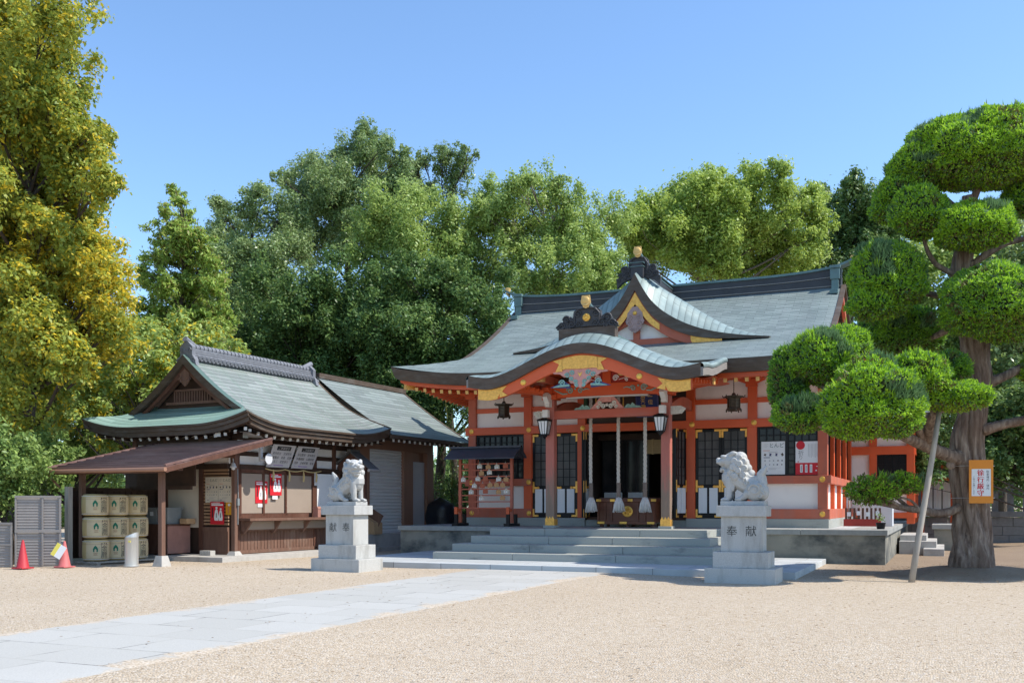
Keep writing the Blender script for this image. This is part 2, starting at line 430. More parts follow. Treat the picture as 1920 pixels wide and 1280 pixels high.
    def grid(s, P, UV=None):
        """P: rows x cols of points; optional UV of the same shape."""
        r, c = len(P), len(P[0])
        k0 = len(s.v)
        f0 = len(s.f)
        vs = [P[i][j] for i in range(r) for j in range(c)]
        fs = [(i * c + j, i * c + j + 1, (i + 1) * c + j + 1, (i + 1) * c + j) for i in range(r - 1) for j in range(c - 1)]
        s.add(vs, fs)
        if UV is not None:
            for i in range(r):
                for j in range(c):
                    s.uv[k0 + i * c + j] = UV[i][j]
        return s
    def ball(s, c, r, n=8, sq=(1, 1, 1)):
        vs, fs = [], []
        for i in range(n + 1):
            t = math.pi * i / n
            for k in range(2 * n):
                a = math.pi * k / n
                vs.append((c[0] + r * sq[0] * math.sin(t) * math.cos(a), c[1] + r * sq[1] * math.sin(t) * math.sin(a), c[2] + r * sq[2] * math.cos(t)))
        w = 2 * n
        for i in range(n):
            for k in range(w):
                fs.append((i * w + k, (i + 1) * w + k, (i + 1) * w + (k + 1) % w, i * w + (k + 1) % w))
        return s.add(vs, fs)
    def spiral(s, c, r, turns, tube_r, plane='xz', flip=1, d=0.0, n=26, squash=1.0):
        path = []
        for i in range(n):
            t = i / (n - 1)
            a = turns * 2 * math.pi * t
            rr = r * (1 - 0.85 * t)
            q = (flip * rr * math.cos(a), rr * math.sin(a) * squash)
            path.append({'xz': (c[0] + q[0], c[1] + d, c[2] + q[1]), 'yz': (c[0] + d, c[1] + q[0], c[2] + q[1])}[plane])
        return s.tube(path, tube_r, 6)
    def text(s, body, o, xd, yd, size, center=True):
        """Letters as flat faces: o is the middle of the line, xd the writing direction, yd the letters' up."""
        vs, fs = letters(body)
        if not vs:
            return s
        xs = [p[0] for p in vs]
        ys = [p[1] for p in vs]
        cx, cy = (min(xs) + max(xs)) / 2, (min(ys) + max(ys)) / 2
        if not center:
            cx = min(xs)
        o, xd, yd = Vector(o), Vector(xd).normalized(), Vector(yd).normalized()
        return s.add([o + xd * (p[0] - cx) * size + yd * (p[1] - cy) * size for p in vs], fs)
    def build(s, name, mat, parent=None, loc=None, bevel=0.0, smooth=False):
        me = bpy.data.meshes.new(name)
        M = s.frame
        if parent is not None:
            M = rootmat(parent).inverted() @ M
        elif loc is not None:
            M = Matrix.Translation(-Vector(loc)) @ M
        me.from_pydata([M @ Vector(p) for p in s.v], [], s.f)
        mats = mat if isinstance(mat, (list, tuple)) else [mat]
        for mm in mats:
            me.materials.append(MAT[mm] if isinstance(mm, str) else mm)
        me.polygons.foreach_set('material_index', s.m)
        if s.uv:
            uvl = me.uv_layers.new(name='UVMap')
            for lp in me.loops:
                uvl.data[lp.index].uv = s.uv.get(lp.vertex_index, (0, 0))
        if bevel > 0:
            bm = bmesh.new()
            bm.from_mesh(me)
            bmesh.ops.remove_doubles(bm, verts=bm.verts, dist=1e-5)
            ed = [e for e in bm.edges if len(e.link_faces) == 2 and e.calc_face_angle(0) > 0.6]
            bmesh.ops.bevel(bm, geom=ed, offset=bevel, segments=2, affect='EDGES', profile=0.6, clamp_overlap=True)
            bm.to_mesh(me)
            bm.free()
        if smooth:
            me.polygons.foreach_set('use_smooth', [True] * len(me.polygons))
            if smooth != 'all':
                try:
                    me.set_sharp_from_angle(angle=R(40))
                except Exception:
                    pass
        o = bpy.data.objects.new(name, me)
        COL.objects.link(o)
        if parent is not None:
            o.parent = parent
        elif loc is not None:
            o.location = loc
        return o

_LET = {}
def letters(body):
    if body in _LET:
        return _LET[body]
    cu = bpy.data.curves.new('lettering', 'FONT')
    cu.body = body
    cu.size = 1.0
    cu.resolution_u = 2
    ob = bpy.data.objects.new('lettering', cu)
    COL.objects.link(ob)
    dg = bpy.context.evaluated_depsgraph_get()
    me = bpy.data.meshes.new_from_object(ob.evaluated_get(dg))
    vs = [tuple(v.co) for v in me.vertices]
    fs = [tuple(p.vertices) for p in me.polygons]
    bpy.data.objects.remove(ob)
    bpy.data.curves.remove(cu)
    bpy.data.meshes.remove(me)
    _LET[body] = (vs, fs)
    return _LET[body]

def rootmat(o):
    M = Matrix.Identity(4)
    while o is not None:
        M = Matrix.LocRotScale(o.location, o.rotation_euler, o.scale) @ M
        o = o.parent
    return M

def tag(o, label, cat, group=None):
    o['label'] = label
    o['category'] = cat
    if group:
        o['group'] = group
    return o
def thing(name, label, cat, loc, rotz=0.0, group=None):
    o = bpy.data.objects.new(name, None)
    o.empty_display_size = 0.2
    COL.objects.link(o)
    o.location = loc
    o.rotation_euler = (0, 0, rotz)
    return tag(o, label, cat, group)
def struct(o, kind='structure'):
    o['kind'] = kind
    return o
def copy_tree(o, parent=None):
    c = o.copy()
    COL.objects.link(c)
    c.parent = parent
    for ch in list(o.children):
        copy_tree(ch, c)
    return c
def lerp(a, b, t):
    return a + (b - a) * t
def sstep(a, b, x):
    t = min(1, max(0, (x - a) / (b - a)))
    return t * t * (3 - 2 * t)
# ================================================================== THE GROUND
UC = -8.83                      # the hall's centre line
GRAVEL_SAND = (0.541, 0.449, 0.334)
def gravel_mat():
    m = NT('gravel')
    m.set(0.9, 0, 0.25)
    v = m.coord()
    vo = m.n("ShaderNodeTexVoronoi")
    vo.inputs['Scale'].default_value = 46
    m.link(v, vo.inputs['Vector'])
    bw = m.n("ShaderNodeSeparateColor")
    m.link(vo.outputs['Color'], bw.inputs[0])
    peb = m.ramp(bw.outputs[0], [(0.0, (0.197, 0.156, 0.114)), (0.15, (0.377, 0.294, 0.208)), (0.5, (0.492, 0.396, 0.286)), (0.8, (0.558, 0.482, 0.376)), (1.0, (0.623, 0.579, 0.522))])
    f = m.noise(v, 0.32, 6, 0.6)
    sand = m.mix(m.ramp(f, [(0.35, (0, 0, 0)), (0.7, (1, 1, 1))]), (0.476, 0.371, 0.249), (0.541, 0.449, 0.334))
    c = m.mix(0.72, sand, peb)
    # brown earth by the big tree and at the back, tree shade painted in
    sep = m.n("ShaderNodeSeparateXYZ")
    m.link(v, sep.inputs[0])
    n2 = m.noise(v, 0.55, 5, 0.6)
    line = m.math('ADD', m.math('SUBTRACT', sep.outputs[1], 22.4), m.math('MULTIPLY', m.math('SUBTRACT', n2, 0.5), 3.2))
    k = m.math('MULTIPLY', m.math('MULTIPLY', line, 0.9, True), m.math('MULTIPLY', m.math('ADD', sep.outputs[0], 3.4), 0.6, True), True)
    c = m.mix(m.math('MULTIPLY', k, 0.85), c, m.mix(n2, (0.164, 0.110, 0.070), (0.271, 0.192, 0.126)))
    big = m.noise(m.coord((1, .55, 1)), .16, 5, .62)
    c = m.mix(m.ramp(big, [(.36, (.38, .38, .38)), (.66, (0, 0, 0))]), c, m.mix(.55, c, (.34, .255, .17)))
    scf = m.noise(m.coord((.5, 1.6, 1)), .7, 6, .7)
    c = m.mix(m.ramp(scf, [(.58, (0, 0, 0)), (.72, (.5, .5, .5))]), c, m.mix(.5, c, (.36, .28, .2)))
    m.col(c)
    h = m.math('ADD', m.math('MULTIPLY', vo.outputs['Distance'], -1.0), m.math('MULTIPLY', m.noise(v, 6, 4), 0.6))
    m.bump(h, 0.7, 0.025)
    return m.mat
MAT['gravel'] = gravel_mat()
def paving_mat():
    m = NT('path_granite')
    m.set(0.75, 0, 0.3)
    v = m.coord()
    mp = m.n("ShaderNodeMapping")
    mp.inputs['Location'].default_value = (8.8 + .585, .2, 0)
    m.link(v, mp.inputs[0])
    wob = m.noise(v, 0.7, 2)
    br = m.n("ShaderNodeTexBrick")
    br.offset = 0.37
    br.inputs['Scale'].default_value = 1.0
    br.inputs['Brick Width'].default_value = 1.17
    br.inputs['Row Height'].default_value = 0.93
    br.inputs['Mortar Size'].default_value = 0.010
    br.inputs['Mortar Smooth'].default_value = 0.2
    br.inputs['Color1'].default_value = (0.405, 0.395, 0.362, 1)
    br.inputs['Color2'].default_value = (0.45, 0.44, 0.408, 1)
    br.inputs['Mortar'].default_value = (0.360, 0.376, 0.368, 1)
    m.link(mp.outputs[0], br.inputs['Vector'])
    g = m.noise(v, 60, 3)
    c = m.mix(0.5, br.outputs['Color'], m.ramp(g, [(0.3, (0.272, 0.280, 0.288)), (0.7, (0.640, 0.640, 0.632))]), 'SOFT_LIGHT')
    # joints: open and dark in some places, filled with sand in others
    j = m.ramp(m.noise(v, 0.9, 4), [(0.47, (0, 0, 0)), (0.58, (1, 1, 1))])
    dark = m.mix(j, (0.368, 0.352, 0.312), (0.056, 0.052, 0.048))
    c = m.mix(br.outputs['Fac'], c, dark)
    # sand and pebbles strewn over the margins
    sep = m.n("ShaderNodeSeparateXYZ")
    m.link(v, sep.inputs[0])
    d = m.math('ABSOLUTE', m.math('ADD', sep.outputs[0], 8.80))
    n3 = m.noise(v, 0.9, 7, 0.75)
    n4 = m.noise(v, 14, 4, 0.7)
    e = m.math('ADD', m.math('SUBTRACT', d, 1.48), m.math('MULTIPLY', m.math('SUBTRACT', n3, 0.5), 2.2))
    e = m.math('ADD', e, m.math('MULTIPLY', m.math('SUBTRACT', n4, 0.5), 0.45))
    k = m.math('MULTIPLY', e, 5.0, True)
    vo = m.n("ShaderNodeTexVoronoi")
    vo.inputs['Scale'].default_value = 46
    m.link(v, vo.inputs['Vector'])
    bw = m.n("ShaderNodeSeparateColor")
    m.link(vo.outputs['Color'], bw.inputs[0])
    peb = m.ramp(bw.outputs[0], [(0.0, (0.197, 0.156, 0.114)), (0.15, (0.377, 0.294, 0.208)), (0.5, (0.492, 0.396, 0.286)), (0.8, (0.558, 0.482, 0.376)), (1.0, (0.623, 0.579, 0.522))])
    c = m.mix(k, c, m.mix(.72, sc(GRAVEL_SAND, .93), peb))
    st = m.noise(v, 0.5, 5)
    c = m.mix(m.ramp(st, [(0.50, (0, 0, 0)), (0.75, (0.280, 0.280, 0.280))]), c, (0.376, 0.360, 0.328))
    m.col(c)
    m.bump(m.math('ADD', m.math('MULTIPLY', br.outputs['Fac'], -0.8), m.math('MULTIPLY', g, 0.25)), 0.4, 0.015)
    return m.mat
MAT['path_granite'] = paving_mat()
def slab_mat():
    m = NT('pavement_slabs')
    m.set(0.75, 0, 0.3)
    v = m.coord()
    br = m.n("ShaderNodeTexBrick")
    br.offset = 0.5
    br.inputs['Scale'].default_value = 1.0
    br.inputs['Brick Width'].default_value = 1.35
    br.inputs['Row Height'].default_value = 0.9
    br.inputs['Mortar Size'].default_value = 0.008
    br.inputs['Color1'].default_value = (0.40, 0.42, 0.42, 1)
    br.inputs['Color2'].default_value = (0.50, 0.52, 0.52, 1)
    br.inputs['Mortar'].default_value = (0.13, 0.13, 0.13, 1)
    m.link(v, br.inputs['Vector'])
    f = m.noise(v, 1.2, 6)
    c = m.mix(m.ramp(f, [(0.4, (0, 0, 0)), (0.8, (0.5, 0.5, 0.5))]), br.outputs['Color'], (0.30, 0.29, 0.27))
    m.col(c)
    m.bump(m.math('ADD', m.math('MULTIPLY', br.outputs['Fac'], -1.0), m.math('MULTIPLY', m.noise(v, 70, 2), 0.2)), 0.4, 0.012)
    return m.mat
MAT['slabs'] = slab_mat()

# one sheet to the horizon, finely divided and gently uneven near the viewer
def ground():
    g = MB()
    xs = [-600, -200, -90] + [-60 + i * 2.0 for i in range(22)] + [-16 + i * .5 for i in range(33)] + [2 + i * 2.0 for i in range(16)] + [60, 120, 300, 600]
    ys = [-200, -60, -15] + [-8 + i * 1.0 for i in range(80)] + [90, 130, 260, 700]
    P = []
    for y in ys:
        row = []
        for x in xs:
            z = 0.0
            if -60 < x < 32 and -8 < y < 72:
                z = -0.028 + 0.024 * noise.noise(Vector((x * 0.22, y * 0.22, 0.4)))
                z *= sstep(2.0, 3.2, abs(x + 8.8)) if y < 22.5 else 1
                if abs(x + 8.8) < 2.15 and y < 22.5:
                    z = -0.002 + 0.0025 * noise.noise(Vector((x * 2.1, y * 1.7, 7)))
                if x > 1.5 and y > 22:
                    z += 0.10 * sstep(1.5, 4, x) * sstep(22, 26, y)
            row.append((x, y, z))
        P.append(row)
    g.grid(P)
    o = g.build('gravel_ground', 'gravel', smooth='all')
    struct(o)
    p = MB()
    P = [[(x, y, -0.007 if x in (-10.62, -6.98) else 0.003) for x in (-10.62, -10.3, -9.9, -8.8, -7.7, -7.3, -6.98)] for y in [-6 + i * 0.7 for i in range(41)]]
    P = [r for r in P if r[0][1] < 21.95] + [[(x, 21.95, -0.007 if x in (-10.62, -6.98) else 0.003) for x in (-10.62, -10.3, -9.9, -8.8, -7.7, -7.3, -6.98)]]
    p.grid(P)
    struct(p.build('stone_path', 'path_granite'))
    a = MB()
    a.box(-15.0, -2.93, 21.96, 28.0, -0.05, 0.12)
    struct(a.build('stone_pavement', 'slabs', bevel=0.012))
    # earth heaped round the big tree's foot
    e = MB()
    P = []
    for i in range(11):
        r = 0.35 + i * 0.19
        row = []
        for k in range(41):
            t = 2 * math.pi * k / 40
            q = 1 + 0.25 * noise.noise(Vector((math.cos(t) * 1.5, math.sin(t) * 1.5, 3.3)))
            z = 0.17 * (1 - sstep(0.35, 2.2, r)) + 0.02 * noise.noise(Vector((r * 3, t * 3, 1)))
            if i == 10:
                z = -0.06
            row.append((0.63 + r * q * math.cos(t), 25.1 + r * q * math.sin(t), z))
        P.append(row)
    e.grid(P)
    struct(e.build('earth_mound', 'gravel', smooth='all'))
ground()

# dry leaves and grit strewn about: nobody could count them
def litter():
    n = 2600
    x = rng.uniform(-24, 4, n)
    y = rng.uniform(4, 24, n)
    keep = ~((x > -10.6) & (x < -7.0) & (rng.random(n) > 0.3))
    x, y = x[keep], y[keep]
    # thicker along the foot of the buildings and by the tree
    x2 = np.concatenate([rng.normal(0.5, 1.8, 900), rng.uniform(-22, -16, 260)])
    y2 = np.concatenate([rng.normal(24.2, 1.4, 900), rng.uniform(18, 22, 260)])
    x, y = np.concatenate([x, x2]), np.concatenate([y, y2])
    k = ~((x > -15) & (x < -2.9) & (y > 21.9))
    x, y = x[k], y[k]
    m = MB()
    for a, b in zip(x, y):
        t = random.random() * 6.28
        s = random.uniform(0.012, 0.032)
        c, q = math.cos(t) * s, math.sin(t) * s
        z = 0.02 + random.random() * 0.012
        lift = 0.17 * (1 - sstep(0.35, 2.4, math.hypot(a - .63, b - 25.1)))
        z += lift
        m.add([(a - c, b - q, z), (a + q * .5, b - c * .5, z + .006), (a + c, b + q, z + .003), (a - q * .5, b + c * .5, z + .007)], [(0, 1, 2, 3)])
    o = m.build('fallen_leaves', 'fallen_leaf')
    struct(o, 'stuff')
litter()

# ================================================================== STONE TERRACE AND STEPS
def terrace():
    t = thing('stone_terrace', 'long grey stone terrace with a lichen dark front that carries the red shrine hall', 'terrace', (UC, 34, 0))
    w = MB()
    w.box(-16.13, -1.45, 28.07, 46.5, -0.1, 0.755)
    w.build('retaining_wall', 'concrete_wall', t)
    c = MB()
    xs = [-16.2, -13.4, -11.2, -8.6, -6.2, -3.6, -1.38]
    for a, b in zip(xs, xs[1:]):
        c.box(a + .004, b - .004, 28.0, 28.9, 0.755, 0.90)
    for a, b in ((-16.2, -15.2), (-2.4, -1.38)):
        for q in range(7):
            c.box(a, b, 28.9 + q * 2.5 + .004, 28.9 + (q + 1) * 2.5 - .004, 0.755, 0.90)
    c.build('coping', 'coping', t, bevel=0.012)
    f = MB()
    f.box(-15.2, -2.4, 28.9, 46.4, 0.755, 0.895)
    f.build('paving', 'slabs', t)
    s = thing('stone_steps', 'broad flight of four grey stone steps leading up to the shrine hall', 'steps', (UC, 26, 0.12))
    tops = [0.305, 0.505, 0.705, 0.902]
    fr = [23.75, 24.45, 25.15, 25.9]
    hw = [3.83, 3.60, 3.37, 3.13]
    prev = 0.12
    rs = random.Random(3)
    for z, y, h in zip(tops, fr, hw):
        m = MB()
        cuts = sorted([UC - h, UC + h] + [UC + (-.5 + (i + 1) / 3) * 2 * h + rs.uniform(-.4, .4) for i in range(2)])
        for a, b in zip(cuts, cuts[1:]):
            m.box(a + .004, b - .004, y, 28.0 if z > .9 else 28.04, prev if prev > .13 else 0.10, z)
        m.build('step', 'step_stone', s, bevel=0.014)
        prev = z - 0.03 if False else z
terrace()

# low stone blocks and side steps at the terrace's right end
def side_blocks():
    t = thing('side_steps', 'short flight of concrete side steps at the right end of the terrace', 'steps', (-0.9, 36.5, 0))
    for k, (x0, x1, y0, z) in enumerate(((-1.36, -0.55, 35.2, 0.58), (-1.36, -0.25, 34.6, 0.40), (-0.62, -0.02, 33.6, 0.20))):
        m = MB()
        m.box(x0, x1, y0, 38.6 - k * .4, 0 - .05, z)
        m.build('step', 'concrete', t, bevel=0.01)
    t = thing('stone_plinth', 'low grey concrete plinth with an overhanging slab right of the side steps', 'plinth', (0.3, 40, 0))
    m = MB()
    m.box(-0.35, 0.95, 38.2, 42, -.05, 0.72)
    m.build('block', 'concrete_wall', t)
    m = MB()
    m.box(-0.42, 1.02, 38.1, 42.1, 0.72, 0.88)
    m.build('cap_slab', 'coping', t, bevel=0.01)
side_blocks()

# ================================================================== PEDESTALS
def pedestal(name, label, fl, rotz, words):
    W, D = 1.44, 0.97
    F = Matrix.Translation((fl[0], fl[1], 0)) @ Matrix.Rotation(rotz, 4, 'Z') @ Matrix.Translation((W / 2, D / 2, 0))
    c = F.translation
    t = thing(name, label, 'pedestal', (c.x, c.y, 0), rotz, 'stone pedestals of the guardian lions')
    def blk(nm, w, d, z0, z1, mt='granite'):
        m = MB(F)
        m.box(-w / 2, w / 2, -d / 2, d / 2, z0, z1)
        return m.build(nm, mt, t, bevel=0.012)
    blk('base', W, D, -0.05, 0.27)
    blk('lower_block', 1.13, 0.79, 0.27, 0.60)
    sh = blk('shaft', 0.83, 0.60, 0.60, 1.325)
    blk('cap', 1.0, 0.74, 1.325, 1.55, 'granite_clean')
    for ch, x in zip(words, (-0.19, 0.20)):
        m = MB(F)
        m.text(ch, (x, -0.3025, 1.03), (1, 0, 0), (0, 0, 1), 0.235)
        m.build('engraved_character', 'inscription', sh)
    return F
PED_R = pedestal('lion_pedestal', 'stepped granite pedestal in tree shade, its inscription reading 奉 then 献', (-4.55, 20.40), 0.0, '奉献')
PED_L = pedestal('lion_pedestal', 'stepped granite pedestal with one sunlit side, its inscription reading 献 then 奉', (-14.11, 20.21), R(-4.8), '献奉')

# ================================================================== GUARDIAN LIONS
def lion(name, label, F, right=True):
    """Seated stone lion; local x runs from the face (-) to the tail (+), z up from the slab."""
    m = MB()
    def el(c, r, rot=None):
        b = MB()
        b.ball((0, 0, 0), 1.0, 8)
        M = Matrix.Diagonal((*r, 1))
        if rot is not None:
            M = Matrix.Rotation(R(rot), 4, 'Y') @ M
        m.add([M @ Vector(p) + Vector(c) for p in b.v], b.f)
    def limb(path, rad):
        m.tube(path, rad, 10)
        for p, r in zip(path, rad):
            m.ball(p, r * 0.99, 5)
    # trunk: deep chest in front, sloping back down to the haunches
    limb([(-.27, 0, .50), (-.10, 0, .45), (.12, 0, .32), (.27, 0, .22)], [.20, .20, .20, .205])
    limb([(-.20, 0, .62), (-.05, 0, .56), (.14, 0, .42)], [.17, .16, .14])
    el((-.31, 0, .46), (.12, .165, .19))
    # fore legs
    for sy in (-1, 1):
        limb([(-.27, sy * .115, .46), (-.28, sy * .125, .28), (-.29, sy * .125, .09)], [.095, .072, .066])
        el((-.345, sy * .125, .045), (.092, .07, .05))
        for q in (-1, 0, 1):
            el((-.415, sy * .125 + q * .038, .035), (.035, .022, .034))
        el((-.21, sy * .13, .30), (.05, .035, .10))
    # haunches and hind feet
    for sy in (-1, 1):
        el((.24, sy * .135, .21), (.215, .115, .205))
        limb([(.10, sy * .17, .16), (.02, sy * .175, .08), (-.05, sy * .175, .05)], [.085, .06, .05])
        el((-.075, sy * .175, .042), (.085, .06, .046))
        # carved whorls on the thigh
        m.spiral((.255, sy * .235, .235), .125, 1.6, .024, flip=-1, d=0)
        m.spiral((.36, sy * .205, .13), .085, 1.4, .021, flip=1)
        m.spiral((.33, sy * .215, .31), .065, 1.3, .019, flip=1)
    el((.36, 0, .19), (.16, .15, .19))
    # tail: a flame standing up behind
    limb([(.40, 0, .34), (.36, 0, .44), (.34, 0, .53), (.40, 0, .63), (.455, 0, .71)], [.085, .085, .075, .06, .03])
    limb([(.42, .04, .36), (.41, .03, .47), (.39, .02, .58), (.46, .01, .66)], [.06, .055, .045, .02])
    limb([(.36, -.05, .38), (.31, -.03, .47), (.30, -.02, .57), (.36, -.01, .66)], [.05, .05, .04, .02])
    # head on its own frame so it can turn
    yaw = 0.0 if right else R(-38)
    H = Matrix.Translation((-.19, 0, .77)) @ Matrix.Rotation(-yaw, 4, 'Z') @ Matrix.Scale(1.16, 4)
    hm = MB()
    def hel(c, r, rot=0, yz=0):
        b = MB()
        b.ball((0, 0, 0), 1.0, 8)
        M = Matrix.Translation(c) @ Matrix.Rotation(R(rot), 4, 'Y') @ Matrix.Rotation(R(yz), 4, 'Z') @ Matrix.Diagonal((*r, 1))
        hm.add([M @ Vector(p) for p in b.v], b.f)
    hel((-.02, 0, .06), (.20, .165, .165))
    hel((-.18, 0, .055), (.125, .125, .085), -8)       # muzzle
    hel((-.285, 0, .085), (.05, .065, .045))            # nose
    for sy in (-1, 1):
        hel((-.265, sy * .045, .04), (.06, .05, .035))  # lips
        hel((-.165, sy * .085, .135), (.075, .05, .035), 12)  # brow
        hel((-.185, sy * .092, .095), (.028, .024, .024))   # eye
        hel((-.03, sy * .125, .18), (.085, .045, .045), -25, sy * 20)  # ear
        hel((.02, sy * .135, .195), (.05, .03, .035), 10)
    if right:
        hel((-.17, 0, -.095), (.10, .085, .035), 18)      # lower jaw, open
        hel((-.235, 0, -.105), (.035, .06, .04))
        hel((-.17, 0, -.045), (.07, .05, .02), 10)
        for sy in (-1, 1):
            hel((-.24, sy * .05, .005), (.014, .014, .03))
    else:
        hel((-.18, 0, -.045), (.105, .10, .055), 6)
        hel((-.20, 0, -.095), (.06, .07, .045))
    # mane: rows of curls behind the cheeks and down the neck
    rr = random.Random(5)
    for sy in (-1, 1):
        for k, (x, y, z, r) in enumerate(((.02, .155, .05, .065), (.00, .160, -.06, .07), (-.04, .135, -.16, .065), (.10, .135, .11, .065), (.11, .15, 0, .07), (.09, .15, -.12, .07), (.03, .15, -.22, .065), (.17, .09, .04, .075), (.18, .11, -.08, .075), (.17, .12, -.20, .07))):
            hel((x, sy * y, z), (r, r * .75, r))
            hm.spiral((x, sy * (y + r * .62), z), r * .82, 1.5, .018, flip=rr.choice((-1, 1)))
    hel((.10, 0, .10), (.13, .12, .13))
    hel((.16, 0, -.05), (.12, .13, .16))
    for k in range(5):
        hel((.18 + k * .055, 0, .02 - k * .10), (.075, .085, .085), 30)
    m.add([H @ Vector(p) for p in hm.v], hm.f)
    # ribs and shoulder locks
    for sy in (-1, 1):
        m.spiral((-.16, sy * .20, .50), .09, 1.5, .022, flip=-1)
        for k in range(4):
            m.tube([(-.02 + k * .075, sy * .17, .56 - k * .065), (.03 + k * .07, sy * .205, .47 - k * .06), (.02 + k * .06, sy * .20, .36 - k * .04)], [.016, .022, .012], 6)
    # chest curls
    for y, z in ((-.09, .60), (.09, .60), (0, .56), (-.07, .50), (.07, .50)):
        m.ball((-.385 + abs(y) * .4, y, z), .05, 5)
    tmp = m.build('carving', 'granite_clean')
    rm = tmp.modifiers.new('r', 'REMESH')
    rm.mode = 'VOXEL'
    rm.voxel_size = 0.0085
    sm = tmp.modifiers.new('s', 'SMOOTH')
    sm.factor = 0.5
    sm.iterations = 1
    dg = bpy.context.evaluated_depsgraph_get()
    me = bpy.data.meshes.new_from_object(tmp.evaluated_get(dg))
    bpy.data.objects.remove(tmp)
    me.polygons.foreach_set('use_smooth', [True] * len(me.polygons))
    c = F @ Vector((0, 0, 1.55))
    yawz = F.to_euler().z
    t = thing(name, label, 'lion statue', c, yawz, 'stone guardian lions before the hall')
    M = Matrix.Translation((0.0 if right else 0.02, 0, .085))
    if not right:
        M = M @ Matrix.Diagonal((-1, 1, 1, 1))
        me.transform(M)
        me.flip_normals()
    else:
        me.transform(M)
    b = bpy.data.objects.new('body', me)
    COL.objects.link(b)
    b.parent = t
    me.materials.clear()
    me.materials.append(MAT['granite_clean'])
    s = MB(F)
    s.box(-.44, .46 if right else .44, -.235, .235, 1.552, 1.642)
    s.build('plinth', 'granite_clean', t, bevel=0.008)
lion('guardian_lion', 'white stone guardian lion with open mouth and level head, on the pedestal in tree shade', PED_R, True)
lion('guardian_lion', 'white stone guardian lion with closed mouth and turned head, on the sunlit pedestal', PED_L, False)
# ================================================================== THE SHRINE HALL
HF = Matrix.Translation((UC, 0, 0))
PZ = 0.90
YF = 30.0                       # facade plane
EY, RY, EW, GI = 27.8, 34.0, 7.5, 1.8   # eave line, ridge line, eave half width, gable inset
def zf(d):
    return 5.64 + 0.355 * d + 0.0235 * d * d
def eave_lift(x, d):
    c = max(0.0, (abs(x) - 3.9) / 3.6)
    return 0.33 * c * c * (1 - 0.75 * sstep(0, 4.5, d))
def main_z(x, y):
    return zf(min(y - EY, 2 * RY - EY - y)) + eave_lift(x, min(y - EY, 2 * RY - EY - y))

